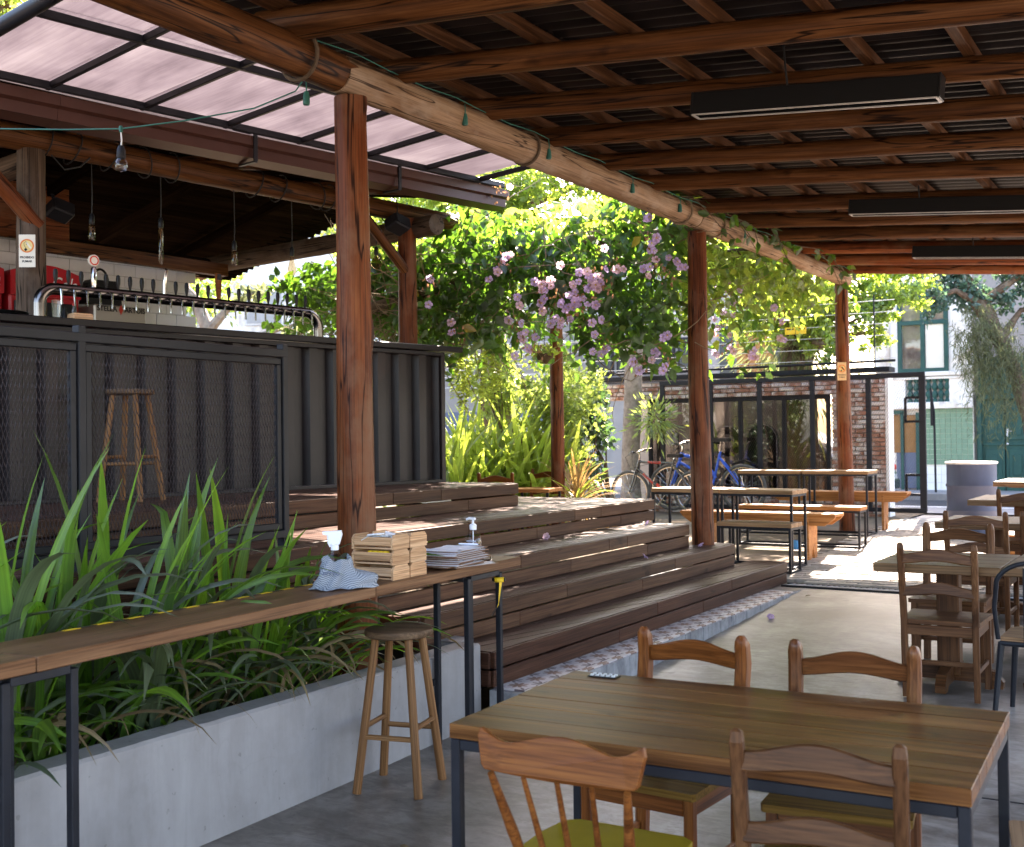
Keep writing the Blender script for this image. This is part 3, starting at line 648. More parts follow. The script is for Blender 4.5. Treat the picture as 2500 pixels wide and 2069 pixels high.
LY = [.3, 1.1, 1.95, 2.8, 3.62, 4.47, 5.35, 6.28, 7.1, 7.98, 8.87, 10.02, 10.93, 11.87, 12.9, 13.93, 14.9]
SL = -.088
def rz_(x): return 3.52+SL*(x-BX)
for i, y in enumerate(LY):
    r = .066 if y > 4.8 else .085
    logpole('cross_log', (BX-.16+rnd.uniform(-.05, .02), y, 3.45+r+.012), (1.55, y+.02, 3.45+r+.012+SL*5.6), r+.003, r-.006, M['log'] if y < 12 else M['logred'], pg, 16, 60, .06, 20+i)
zt = 3.45+.15
for i in range(12):
    x = -4.05+i*.5; stick('batten', (x, .1, 3.45+.132+.035+SL*(x-BX)), (x, 15.12, 3.45+.132+.035+SL*(x-BX)), .055, .07, M['rafter'], pg)
# corrugated sheets: ribs run across the pergola, sheets lap by one wave
rg_p = .132; nw = 7
vs, fs = [], []
NP = nw*8
for i in range(NP+1):
    a = i/8*2*math.pi; y = i/8*rg_p
    for xx in (-.78, .78): vs += [(xx, y, .019*math.cos(a)), (xx, y, .019*math.cos(a)+.006)]
for i in range(NP):
    a = i*4; fs += [(a, a+4, a+6, a+2), (a+1, a+3, a+7, a+5), (a, a+1, a+5, a+4), (a+2, a+6, a+7, a+3)]
sme = MB().add(vs, fs).mesh('roof_sheet')
tilt = math.atan(SL)
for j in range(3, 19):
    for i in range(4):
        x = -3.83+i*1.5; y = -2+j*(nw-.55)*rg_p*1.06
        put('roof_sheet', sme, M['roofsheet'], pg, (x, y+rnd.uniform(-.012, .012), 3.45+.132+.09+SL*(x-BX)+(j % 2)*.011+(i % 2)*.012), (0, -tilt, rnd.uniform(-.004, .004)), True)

# heaters slung under the logs
def heater(loc, L, label):
    t = thing('patio_heater', label, 'heater', loc, R(0), 'black heaters hanging under the roof', rot=(0, -math.atan(SL)*1.0, 0))
    MB().box((0, 0, .06), (L, .012, .12), b=.003).box((0, -.1, .06), (L, .012, .12), b=.003).box((0, -.05, .115), (L, .1, .01)).build('housing', M['blackplastic'], t, (0, .05, 0))
    for s in (-1, 1): MB().box((s*(L/2-.004), 0, .06), (.012, .118, .124), b=.003).build('end_plate', M['blackplastic'], t)
    for s in (-1, 1): MB().box((0, s*.052, -.003), (L-.02, .012, .006)).build('rim', M['lampwhite'], t)
    for s in (-1, 1): MB().box((s*(L/2-.012), 0, -.003), (.014, .1, .006)).build('rim', M['lampwhite'], t)
    MB().tube([(-L/2+.05, 0, .05), (L/2-.05, 0, .05)], .012, 8).build('element', M['greysteel'], t)
    for x in (-.12, ): MB().tube([(x, -.055, .12), (x-.01, -.07, .2), (x-.03, -.075, .33)], .006, 6).build('hanger', M['cable'], t)
    return t
heater((-1.83, 6.13, 3.145), 1.34, 'nearest black box heater hanging under the roof logs')
heater((-1.93, 9.84, 3.185), 1.38, 'middle black box heater hanging further back under the roof')
heater((-2.0, 12.7, 3.19), 1.45, 'farthest black box heater hanging near the roof end')

# ================================================================== BAR CONTAINER, RAIL
U = Vector((math.sin(R(9.5)), math.cos(R(9.5)), 0)); Vv = Vector((-U.y, U.x, 0)); P1 = Vector((-7.23, 5.3, 0)); BROT = -R(9.5)
def bp(u, v, z): return P1+U*u+Vv*v+Vector((0, 0, z))
# local frame for bar things: x along U, y along Vv, origin at P1
def barthing(name, label, cat, group=None):
    return thing(name, label, cat, P1, math.pi/2-R(9.5), group)
ct = barthing('container_bar', 'long dark corrugated steel container wall serving as the bar counter', 'bar counter')
u0, u1 = -4.2, 3.6
mb = MB(); pts = []; u = u0
prof = [(0, 0), (.085, 0), (.12, .062), (.215, .062), (.25, 0)]; P = .25
pts = []
k = 0
while u < u1-.04:
    for du, dv in prof[:-1]: pts.append((min(u+du, u1-.04), dv))
    u += P
pts.append((u1-.04, 0)); vs, fs = [], []
for (x, y) in pts: vs += [(x, -.58+y, .98), (x, -.58+y, 2.17)]
for i in range(len(pts)-1): fs.append((2*i, 2*i+2, 2*i+3, 2*i+1))
mb.add(vs, fs).build('corrugated_wall', M['container'], ct)
vs, fs = [], []
for i in range(8):
    for du, dv in prof[:-1]:
        q = -.58+i*P+du
        if q < 1.2: vs += [(u1-.01-dv, q, .98), (u1-.01-dv, q, 2.17)]
for i in range(len(vs)//2-1): fs.append((2*i, 2*i+2, 2*i+3, 2*i+1))
MB().add(vs, fs).build('end_wall', M['container'], ct)
MB().box((u1-.02, -.585, 1.575), (.05, .05, 1.19), b=.004).build('corner_post', M['container'], ct)
MB().box(((u0+u1)/2, -.578, 2.17), (u1-u0, .07, .035), b=.004).build('top_rail', M['counter'], ct)
MB().box(((u0+u1)/2, -.578, 1.015), (u1-u0, .06, .03), b=.004).build('bottom_rail', M['container'], ct)
MB().box(((u0+u1)/2+.11, -.19, 2.222), (u1-u0+.26, .86, .052), b=.006).build('counter_top', M['counter'], ct)
MB().box(((u0+u1)/2, .6, .9), (u1-u0-.3, .05, 1.5)).box(((u0+u1)/2, 3., .6), (u1-u0, 5., .02)).build('bar_floor', M['black'], ct)

rail = thing('mesh_railing', 'black expanded metal mesh railing on the deck edge before the bar', 'railing', (-4.555, 0, 0))
def mesh_panel(name, y0, y1, z0, z1, cw, ch, mat, parent, sw=.0046, horiz=False):
    """expanded metal: zig-zag strands of real thickness in the local y-z plane"""
    V, F = [], []
    nr = int((z1-z0)/ch); nc = int((y1-y0)/cw)
    cw = (y1-y0)/nc; ch = (z1-z0)/nr; o = 0
    for r in range(nr+1):
        zb = z0+r*ch
        for sgn in ((1, -1) if 0 else ((1,) if r % 2 == 0 else (-1,))):
            for i in range(2*nc+1):
                y = y0+i*cw/2; z = min(max(zb+sgn*(ch*.5 if i % 2 else -ch*.5), z0), z1)
                dx = .003 if i % 2 else -.003
                V += [(dx-.0024, y, z-sw/2), (dx+.0024, y, z+sw/2)]
            m = 2*nc+1
            for i in range(m-1): a = o+2*i; F.append((a, a+2, a+3, a+1))
            o += 2*m
    return tag(MB().add(V, F).build(name, mat, parent), kind='stuff')
RP = [-1.4, .35, 1.95, 3.59, 4.975]
for y in RP: MB().box((0, y, 1.38), (.05, .042, 1.14 if y not in (RP[-1],) else 1.14), b=.004).build('rail_post', M['greysteel'], rail)
for y in RP: MB().box((.0, y, .825), (.05, .05, .05)).build('post_foot', M['greysteel'], rail)
for z in (1.895, .87): MB().box((0, (RP[0]+RP[-1])/2, z), (.052, RP[-1]-RP[0]+.05, .045), b=.004).build('top_bar' if z > 1 else 'bottom_bar', M['greysteel'], rail)
for a, b in zip(RP, RP[1:]):
    fr = MB()
    for z in (1.848, .915): fr.box((0, (a+b)/2, z), (.028, b-a-.05, .035), b=.003)
    for y in (a+.043, b-.043): fr.box((0, y, 1.38), (.028, .033, .9), b=.003)
    fr.build('panel_frame', M['greysteel'], rail)
    mesh_panel('mesh_sheet', a+.055, b-.055, .93, 1.835, .0215, .0285, M['mesh'], rail)

# ================================================================== BAR SHELTER (roof over the bar)
bs = barthing('bar_shelter', 'log framed shelter with dark boarded roof standing over the bar', 'shelter')
logpole('post', (0, 0, .9), (0, 0, 3.5), .112, .098, M['loggrey'], bs, 20, 40, .035, 41)
logpole('post', (3.7, -.03, .9), (3.7, -.03, 3.5), .098, .088, M['logred'], bs, 18, 40, .03, 42)
logpole('post', (3.75, 4.6, .9), (3.75, 4.6, 3.5), .1, .09, M['barwood'], bs, 14, 30, .03, 43)
logpole('post', (-3.7, 0, .9), (-3.7, 0, 3.5), .11, .1, M['loggrey'], bs, 14, 30, .03, 44)
logpole('eave_beam', (-4.2, 0, 3.6), (4.35, -.02, 3.555), .098, .085, M['log'], bs, 18, 60, .03, 45)
logpole('side_beam', (3.78, -.35, 3.42), (3.72, 5.0, 3.42), .1, .095, M['loggrey'], bs, 16, 40, .03, 46)
logpole('tie_beam', (.05, .08, 3.45), (.1, 5.0, 3.42), .09, .085, M['loggrey'], bs, 16, 40, .03, 47)
logpole('back_beam', (-3, 3.1, 3.40), (3.6, 3.1, 3.36), .1, .1, M['barwood'], bs, 14, 30, .03, 48)
stick('lintel', (1.2, 2.6, 3.3), (3.5, 2.6, 3.26), .1, .13, M['log'], bs)
logpole('brace', (.02, -.05, 2.95), (-.55, -.08, 3.5), .06, .055, M['logred'], bs, 12, 12, .03, 49)
logpole('brace', (3.68, -.05, 2.98), (3.05, -.06, 3.52), .05, .048, M['log'], bs, 12, 12, .03, 50)
logpole('brace', (3.75, 4.5, 2.75), (3.75, 3.9, 3.36), .055, .05, M['log'], bs, 12, 12, .03, 51)
for i, u in enumerate((-.35, .75, 1.95, 3.3)): logpole('rafter', (u, -.5, 3.66), (u+.02, 2.2, 4.10), .06, .06, M['log'], bs, 12, 20, .03, 60+i)
for i in range(5): stick('rafter', (-.6+i*1.15, 2.15, 4.07), (-.6+i*1.15, 5.1, 3.50), .07, .1, M['barwood'], bs)
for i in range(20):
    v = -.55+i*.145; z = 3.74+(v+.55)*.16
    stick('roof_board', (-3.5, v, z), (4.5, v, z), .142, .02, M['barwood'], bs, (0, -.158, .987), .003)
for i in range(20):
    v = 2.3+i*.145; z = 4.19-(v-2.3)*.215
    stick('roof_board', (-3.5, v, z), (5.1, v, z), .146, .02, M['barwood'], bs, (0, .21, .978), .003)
cov = MB()
for va, za, vb, zb in ((-.6, 3.765, 2.3, 4.235), (2.25, 4.24, 5.2, 3.61)): ue = 4.55 if va < 1 else 5.15; cov.add([(-3.6, va, za), (ue, va, za), (ue, vb, zb), (-3.6, vb, zb), (-3.6, va, za+.05), (ue, va, za+.05), (ue, vb, zb+.05), (-3.6, vb, zb+.05)], [(0, 1, 2, 3), (7, 6, 5, 4), (0, 4, 5, 1), (1, 5, 6, 2), (2, 6, 7, 3), (3, 7, 4, 0)])
cov.build('roof_light_seal', M['rooftile'], bs)  # slabs added above the boards to stop light coming through their gaps
MB().box((.5, -.45, 3.86), (8., .02, .14)).build('eave_board', M['barwood'], bs)
# roof tiles whose scalloped row shows at the back eave
tl = MB()
for k in range(7): a = math.pi*k/6; tl.v += [(x, .06*math.cos(a), .045*math.sin(a)+z) for x in (-.22, .22) for z in (0, .012)]
tl.f = [(k*4, k*4+2, k*4+6, k*4+4) for k in range(6)]+[(k*4+1, k*4+5, k*4+7, k*4+3) for k in range(6)]+[(k*4, k*4+4, k*4+5, k*4+1) for k in range(6)]+[(k*4+2, k*4+3, k*4+7, k*4+6) for k in range(6)]
tme = tl.mesh('roof_tile')
tmb = tme.copy()
for i in range(23): put('roof_tile', tmb, M['barwood'], bs, (5.15, 2.3+i*.125, 4.19-i*.125*.215-.02), (R(-8), R(0), 0), True)
for i in range(34): put('roof_tile', tme, M['rooftile'], bs, (.9+i*.125, 5.2, 3.60), (0, R(8), math.pi/2), True)
stick('gable_board', (-3.2, 3.0, 3.68), (1.9, 3.0, 3.68), .03, .55, M['logred'], bs)
# gutter with its brackets
gt = barthing('roof_gutter', 'brown painted metal box gutter along the eave of the bar roof', 'gutter')
gp = [(-.80, 3.66), (-.80, 3.59), (-.765, 3.575), (-.765, 3.5), (-.63, 3.475), (-.62, 3.66), (-.64, 3.66), (-.655, 3.495), (-.745, 3.515), (-.745, 3.585), (-.783, 3.6), (-.783, 3.66)]
g0, g1 = -3.2, 4.3
def gz_(u): return .02+(u-g0)*.0145-.03
for a, b in ((g0, -.2), (-.2, 1.33), (1.33, 2.85), (2.85, g1)):
    nn = len(gp); vs = [(a+.001, y, z+gz_(a)) for y, z in gp]+[(b-.001, y, z+gz_(b)) for y, z in gp]
    MB().add(vs, [(i, (i+1) % nn, nn+(i+1) % nn, nn+i) for i in range(nn)]+[tuple(range(nn)), tuple(range(nn, 2*nn))]).build('gutter_length', M['gutter'], gt, fix=True)
for u in (1.36, 2.87):
    z = gz_(u); MB().box((u, -.808, 3.585+z), (.035, .014, .23), b=.002).box((u, -.71, 3.465+z), (.035, .2, .012), b=.002).box((u-.06, -.76, 3.7+z), (.16, .1, .012), b=.002).build('bracket', M['blacksteel'], gt)
# polycarbonate canopy between the bar roof and the pergola
cn = barthing('polycarbonate_canopy', 'lilac translucent sheet canopy in a black steel frame beside the bar roof', 'canopy')
CS = .038
def cz(y): return 3.725+(-.8-y)*CS
for i in range(8):
    u = -1.0+i*.69+.03
    a, b = (u, -.78, cz(-.78)+.02*i*.69*.6), (u, -3.05, cz(-3.05)+.02*i*.69*.6)
    if i == 0: rod('edge_tube', (u, -.7, cz(-.7)), (u, -3.05, cz(-3.05)), .045, M['blacksteel'], cn, 14)
    else: stick('rafter', a, b, .03, .045, M['blacksteel'], cn)
for y in (-.83, -1.93, -3.03): stick('purlin', (-1.0, y, cz(y)-.004), (4.2, y, cz(y)+.058), .035, .05, M['blacksteel'], cn)
for i in range(7):
    for (ya, yb) in ((-.72, -1.93), (-1.93, -3.1)):
        ua, ub = -.97+i*.69+.004, -.97+(i+1)*.69-.004; zz = .02+.0115*(i+.5)*.69
        MB().box((0, 0, 0), (ub-ua, abs(yb-ya)-.006, .008)).build('sheet_panel', M['poly'], cn, ((ua+ub)/2, (ya+yb)/2, cz((ya+yb)/2)+.03+zz), (math.atan(-CS), -math.atan(.0115), 0))

# ================================================================== BRICK WALL WITH SHOP WINDOW, GATE
bw = thing('brick_front', 'old whitewashed brick shop front with black framed windows behind the mesh gate', 'shop front', (0, 17.42, 0))
def bricks(x0, x1, z0, z1, y, holes, parent, lim):
    bl, bh = .235, .066; me = MB().box((0, 0, 0), (bl-.012, .1, bh-.012), b=.006).mesh('brick'); hm = MB().box((0, 0, 0), (bl/2-.012, .1, bh-.012), b=.006).mesh('brick'); ct_ = 0; rest = MB()
    j = 0; z = z0+bh/2
    while z < z1:
        x = x0+bl/2-(bl/2 if j % 2 else 0)
        while x < x1+bl/2:
            a, b = max(x-bl/2, x0), min(x+bl/2, x1)
            if b-a > .05 and not any(h[0] < (a+b)/2 < h[1] and h[2] < z < h[3] for h in holes):
                p = ((a+b)/2, y+rnd.uniform(-.006, .006), z)
                if ct_ < lim and b-a > bl*.9: put('brick', me, M['brick'], parent, p); ct_ += 1
                elif ct_ < lim and abs(b-a-bl/2) < .02: put('brick', hm, M['brick'], parent, p); ct_ += 1
                else: rest.box(p, (b-a-.012, .1, bh-.012), b=.005)
            x += bl
        z += bh; j += 1
    if rest.v: tag(rest.build('brickwork', M['brick'], parent), kind='stuff')
bricks(-4.92, -4.13, .15, 2.27, -.1, [], bw, 120)
bricks(-9.6, -4.92, 1.99, 2.27, -.1, [], bw, 100)
bricks(-7.98, -4.92, .15, .5, -.1, [], bw, 70)
MB().box((-4.525, .02, 1.2), (.78, .2, 2.12)).box((-7.25, .02, 2.13), (4.66, .2, .27)).box((-6.45, .02, .32), (3.05, .2, .34)).build('mortar', M['mortar'], bw)
MB().box((-4.105, .0, 1.22), (.05, .3, 2.1), b=.004).build('edge_render', M['white_render'], bw)
MB().box((-6.8, -.02, 2.335), (5.5, .36, .07), b=.005).build('coping', M['blacksteel'], bw)
wf = MB()
for x in (-7.9, -7.1, -6.36, -5.66, -4.98): wf.box((x, -.08, 1.24), (.06, .06, 1.48), b=.004)
for z in (1.96, .52): wf.box((-6.44, -.08, z), (2.98, .062, .07), b=.004)
wf.build('window_frame', M['blacksteel'], bw)
for a, b in ((-7.87, -7.13), (-7.07, -6.39), (-6.33, -5.69), (-5.63, -5.01)):
    MB().box(((a+b)/2, -.07, 1.24), (b-a, .006, 1.4)).build('window_pane', M['window'], bw)
MB().box((-7.3, 1.0, 1.2), (2.6, .05, 2.2)).build('back_wall', M['greywall'], bw)
def archpoly(w, h, t):
    o = [(-w/2, 0)]+[(w/2*math.cos(a), h-w/2+w/2*math.sin(a)) for a in [math.pi-math.pi*i/16 for i in range(17)]]+[(w/2, 0), (w/2-t, 0)]
    o += [((w/2-t)*math.cos(a), h-w/2+(w/2-t)*math.sin(a)) for a in [math.pi*i/16 for i in range(17)]]+[(-w/2+t, 0)]
    return o
for i, (x, w, kind) in enumerate(((-7.72, .34, 0), (-6.68, .48, 1), (-6.1, .48, 0))):
    a = thing('arch_frame', ('narrow black arch standing inside the left shop window', 'black ring arch standing inside the middle shop window', 'tall black arch standing inside the right shop window')[i], 'arch', (x, 17.62, .2), 0, 'black arches inside the shop window')
    mt = Matrix.Rotation(R(90), 4, 'X')
    if kind == 0: MB().prism(archpoly(w, 1.36, w*.3), -.06, .06, mt).build('arch', M['black'], a, fix=True)
    else: MB().tube(arc((0, 0, 1.1), w/2-.06, 0, 2*math.pi*15/16, 15), .07, 8, closed=False).box((0, 0, .3), (.1, .1, .66)).build('arch', M['black'], a, fix=True)
    MB().tube(([(w/2-.0, -.066, 0)] if kind == 0 else [])+arc((0, -.066, 1.36-w/2 if kind == 0 else 1.1), w/2, 0, math.pi*.55, 10), .006, 5).build('edge_strip', M['whiteplastic'], a)
g = thing('mesh_gate', 'wide black framed sliding mesh gate standing open along the brick front', 'gate', (0, 17.0, 0))
for x in (-7.53, -6.72, -5.93, -5.12, -4.3, -3.55): MB().box((x, 0, 1.25), (.07 if x not in (-3.55,) else .09, .05, 1.92), b=.004).build('gate_post', M['greysteel'], g)
MB().box((-5.54, 0, 2.225), (4.06, .06, .07), b=.004).build('top_bar', M['greysteel'], g); MB().box((-5.54, 0, .30), (4.06, .06, .06), b=.004).build('bottom_bar', M['greysteel'], g)
MB().box((-3.79, .03, 1.72), (.035, .02, .36)).box((-3.69, .03, 1.9), (.2, .02, .035)).box((-3.69, .03, 1.56), (.2, .02, .035)).build('lock_box', M['greysteel'], g)
MB().box((-3.79, .03, .66), (.035, .02, .3)).box((-3.69, .03, .8), (.2, .02, .035)).box((-3.69, .03, .52), (.2, .02, .035)).build('lock_box', M['greysteel'], g)
for a, b in zip((-7.53, -6.72, -5.93, -5.12, -4.3), (-6.72, -5.93, -5.12, -4.3, -3.55)):
    p = mesh_panel('mesh_sheet', a+.035, b-.035, .33, 2.19, .034, .03, M['mesh'], g, .0035); p.rotation_euler = (0, 0, -math.pi/2); p.location = (0, 0, 0)
    for q in [p]:
        q.data.transform(Matrix.Rotation(math.pi, 4, 'Z') if 0 else Matrix.Identity(4))
    p.rotation_euler = (0, 0, R(-90)); 
MB().tube([(-8.4, .16, 2.42), (-3.95, .16, 2.45)], .02, 8).build('track', M['blacksteel'], g)
# electric fence wires above the brick front
ef = thing('electric_fence', 'thin pale fence wires strung on slim poles above the brick front', 'fence wires', (0, 17.4, 2.3))
for x in (-9.4, -7.2, -4.3): MB().tube([(x, 0, .0), (x, 0, 1.15)], .012, 6).build('pole', M['greysteel'], ef)
for k in range(6): MB().tube([(-16+i*2.0, 0, .2+k*.17-.01*math.sin(i*2)) for i in range(7)]+[(-4.3, 0, .2+k*.17)], .0045, 5).build('wire', M['palecable'], ef)
# ================================================================== WHITE HOUSE ACROSS THE STREET
hs = thing('white_house', 'peeling white house with balustrade balcony and green tiled base across the street', 'house', (0, 25.4, 0))
MB().box((-5.28, .3, 4.6), (1.95, .6, 5.2)).box((-5.28, .32, 1.2), (1.95, .5, 2.1)).build('wall', M['white_render'], hs)
for (cx, w) in ((-6.1, .3), (-4.42, .22)): MB().box((cx, -.03, 3.6), (w, .08, 1.9), b=.01).box((cx, -.05, 2.75), (w+.06, .12, .1), b=.01).build('pilaster', M['white_render'], hs)
MB().box((-5.28, -.06, 2.63), (1.98, .16, .09), b=.015).box((-5.28, -.05, 2.545), (1.95, .12, .05), b=.01).build('balcony_rail', M['white_render'], hs)
MB().box((-5.28, -.05, 1.97), (1.98, .14, .14), b=.015).box((-5.9, -.03, 2.28), (.55, .09, .5), b=.01).box((-4.52, -.03, 2.28), (.46, .09, .5), b=.01).build('balcony_base', M['white_render'], hs)
MB().box((-5.2, .03, 2.28), (.95, .02, .5)).build('balcony_shade', M['darkwindow'], hs)
bal = MB().lathe([(.055, 0), (.055, .05), (.03, .08), (.062, .17), (.05, .22), (.028, .25), (.05, .28), (.062, .33), (.03, .42), (.055, .45), (.055, .5)], 12).mesh('baluster')
for i in range(7): put('baluster', bal, M['greendoor'], hs, (-5.54+i*.125, -.04, 2.03), smooth=True)
MB().box((-4.4, -.12, 3.06), (.42, .24, .04), rot=Matrix.Rotation(R(-28), 3, 'Y')).build('hood_stone', M['white_render'], hs)
wn_ = MB()
for x in (-5.74, -5.27, -4.8): wn_.box((x, -.02, 3.5), (.09, .08, 1.66), b=.008)
for z in (2.71, 3.72, 4.3): wn_.box((-5.27, -.02, z), (1.02, .085, .09), b=.008)
win = wn_.build('window', M['greendoor'], hs)
MB().box((-5.5, .0, 3.22), (.38, .01, .92)).build('pane', M['window'], win); MB().box((-5.27, .0, 4.0), (.86, .01, .5)).build('pane', M['window'], win)
MB().box((-5.03, -.02, 3.22), (.36, .02, .92)).build('blind', M['signwhite'], win)
MB().box((-5.5, .2, 3.3), (.5, .02, 1.9)).build('room_shade', M['greywall'], win)
tme2 = MB().box((0, 0, 0), (.103, .012, .103), b=.002).mesh('wall_tile')
for i in range(9):
    for j in range(11): put('wall_tile', tme2, M['greentile'], hs, (-5.22+i*.108, -.015+rnd.uniform(-.001, .001), .78+j*.108))
MB().box((-4.79, -.0, 1.3), (1.0, .02, 1.28)).build('tile_grout', M['signwhite'], hs)
sm2 = MB().box((0, 0, 0), (.325, .02, .16), b=.003).mesh('base_slab')
for i in range(3):
    for j in range(3): put('base_slab', sm2, M['white'], hs, (-5.1+i*.33, -.02, .27+j*.165))
dd = MB().box((-5.72, -.02, 1.0), (.06, .08, 1.66)).box((-5.98, -.02, 1.84), (.6, .08, .07)).box((-5.4, -.02, 1.0), (.07, .08, 1.66)).build('shop_door', M['greendoor'], hs)
for x in (-5.85, -5.56): MB().box((x, 0, 1.38), (.24, .03, .8), b=.005).build('door_panel', M['ochre'], dd)
MB().box((-5.6, 0, .6), (.5, .03, .76), b=.005).build('door_panel', M['bluegrey'], dd)
# green double door house
h2 = thing('door_house', 'shaded grey house front with a tall dark green double door', 'house', (0, 25.55, 0))
MB().box((-2.9, .35, 4.2), (2.86, .6, 4.1)).box((-2.2, .35, 1.2), (1.6, .6, 2.2)).box((-4.27, .3, 1.2), (.1, .6, 2.2)).build('wall', M['greywall'], h2)
MB().box((-3.71, .2, 1.2), (1.1, .02, 2.4)).build('door_gap_backing', M['darkwindow'], h2)  # dark sheet added behind the door leaves so no light leaks between them
fr = MB()
for x in (-4.2, -3.22): fr.box((x, -.02, 1.15), (.09, .14, 2.0), b=.01)
fr.box((-3.71, -.02, 2.12), (1.06, .14, .1), b=.01).box((-3.71, .0, 2.55), (1.0, .06, .75), b=.01)
fr.build('door_frame', M['greendoor'], h2)
for s, x in ((-1, -3.94), (1, -3.48)):
    d = MB().box((x, .02, 1.1), (.44, .05, 1.9), b=.006).build('door', M['greendoor'], h2)
    for z, hh in ((1.6, .74), (.72, .62)):
        MB().box((x, -.012, z), (.31, .03, hh), b=.012).build('door_panel', M['greendoor'], d); MB().box((x, -.03, z), (.17, .03, hh-.2), b=.014).build('door_panel', M['greendoor'], d)
    MB().box((x, -.015, 1.14), (.38, .04, .05), b=.008).build('door_rail', M['greendoor'], d)
MB().box((-3.66, -.03, 1.38), (.035, .03, .16), b=.006).tube([(-3.66, -.05, 1.41), (-3.58, -.06, 1.41)], .01, 6).lathe([(.0, -.01), (.022, -.005), (.022, .01), (0, .015)], 10, (-3.66, -.03, 1.15), Matrix.Rotation(R(90), 3, 'X')).build('door_handle', M['whiteplastic'], h2)
MB().box((-3.42, -.03, 1.83), (.13, .004, .07)).build('number_plate', M['white'], h2)
# slim street sign pole before the house, yellow plates
sp_ = thing('street_pole', 'slim grey pole standing on the pavement before the white house', 'pole', (-4.86, 24.4, .19))
MB().tube([(0, 0, 0), (-.01, 0, 1.6), (-.08, .02, 2.1)], .022, 8).build('shaft', M['greysteel'], sp_); MB().box((-.05, -.03, 1.62), (.05, .02, .55), b=.004).build('sign_edge', M['blacksteel'], sp_)
yp = thing('warning_plate', 'small yellow warning plate hanging on the fence wires above the gate', 'sign', (-5.47, 17.36, 2.98))
MB().box((-.085, 0, 0), (.16, .006, .11), b=.002).box((.085, 0, 0), (.16, .006, .11), b=.002).build('plate', M['yellowplastic'], yp)
MB().box((-.08, -.005, .025), (.11, .003, .018)).box((.09, -.005, .025), (.11, .003, .018)).build('lettering', M['black'], yp)
# buildings behind the brick front
ub = thing('grey_house', 'grey rendered house with ochre shutters rising behind the brick front', 'house', (0, 30, 0))
MB().box((-12.6, .5, 4.2), (6.4, 1, 8)).build('wall', M['greywall'], ub)
for x in (-10.9, -10.55, -10.2): MB().box((x, -.04, 3.6), (.33, .06, 1.7), b=.005).build('shutter', M['ochre'], ub)
MB().box((-11.35, -.04, 3.6), (.4, .05, 1.8)).build('window_shade', M['darkwindow'], ub); MB().box((-9.85, -.04, 3.6), (.3, .05, 1.8)).build('window_shade', M['darkwindow'], ub)
for i in range(4):
    w = MB().box((-15.2+i*.95, -.03, 3.65), (.86, .06, .95), b=.01).build('window', M['blacksteel'], ub); MB().box((-15.2+i*.95, -.06, 3.65), (.74, .02, .82)).build('pane', M['darkwindow'], w)
for k in range(9): MB().box((-13.8, -.12, 2.55+k*.075), (3.9, .02, .03)).build('railing_bar', M['blacksteel'], ub)
for k in range(7): MB().box((-14.2, -.05, 4.8+k*.16), (4.6, .08, .07)).build('louvre', M['drumrim'], ub)
ob = thing('brown_building', 'brown grey building with a long dark blue band beyond the garden fence', 'building', (-19.5, 30.5, 0), R(8))
MB().box((0, .5, 3.6), (9, 1, 6.6)).build('wall', M['greywall'], ob); MB().box((0, -.06, 1.75), (9, .1, .95)).build('band', M['bluegrey'], ob)
for k in range(5): MB().tube([(-4.4, -.3, 3.0+k*.33), (4.4, -.3, 2.95+k*.33)], .018, 5).build('cable', M['palecable'], ob)
wb = thing('white_tower', 'bright white building seen behind the bar past bare branches', 'building', (-26, 26, 0), R(33))
MB().box((0, 2, 5), (10, 4, 12)).build('wall', M['white_render'], wb)
for i in range(4):
    for j in range(3):
        w = MB().box((-3.5+i*2.3, -.02, 3.2+j*2.4), (1.2, .06, 1.3), b=.01).build('window', M['drumrim'], wb); MB().box((-3.5+i*2.3, -.05, 3.2+j*2.4), (1.06, .02, 1.16)).build('pane', M['grout'], w)
rh = thing('back_house', 'pale rendered house standing behind the big street tree', 'house', (3, 29, 0))
MB().box((0, 1, 3.5), (8, 2, 7)).build('wall', M['white_render'], rh)
for i in range(3):
    w = MB().box((-2.4+i*2.3, -.03, 3.4), (1.0, .08, 1.5), b=.01).build('window', M['greendoor'], rh); MB().box((-2.4+i*2.3, -.07, 3.4), (.8, .02, 1.3)).build('pane', M['darkwindow'], w)
# garden picket fence
pf = thing('picket_fence', 'thin iron picket fence at the back of the garden', 'fence', (-12.6, 17.6, .15), R(6))
for z in (.95, .3): MB().box((0, 0, z), (6.4, .02, .025)).build('fence_rail', M['greysteel'], pf)
pkm = MB().tube([(0, 0, 0), (0, 0, 1.24), (0, 0, 1.3)], [.009, .009, .002], 6).mesh('picket')
for i in range(52): put('picket', pkm, M['greysteel'], pf, (-3.1+i*.12, 0, .05))

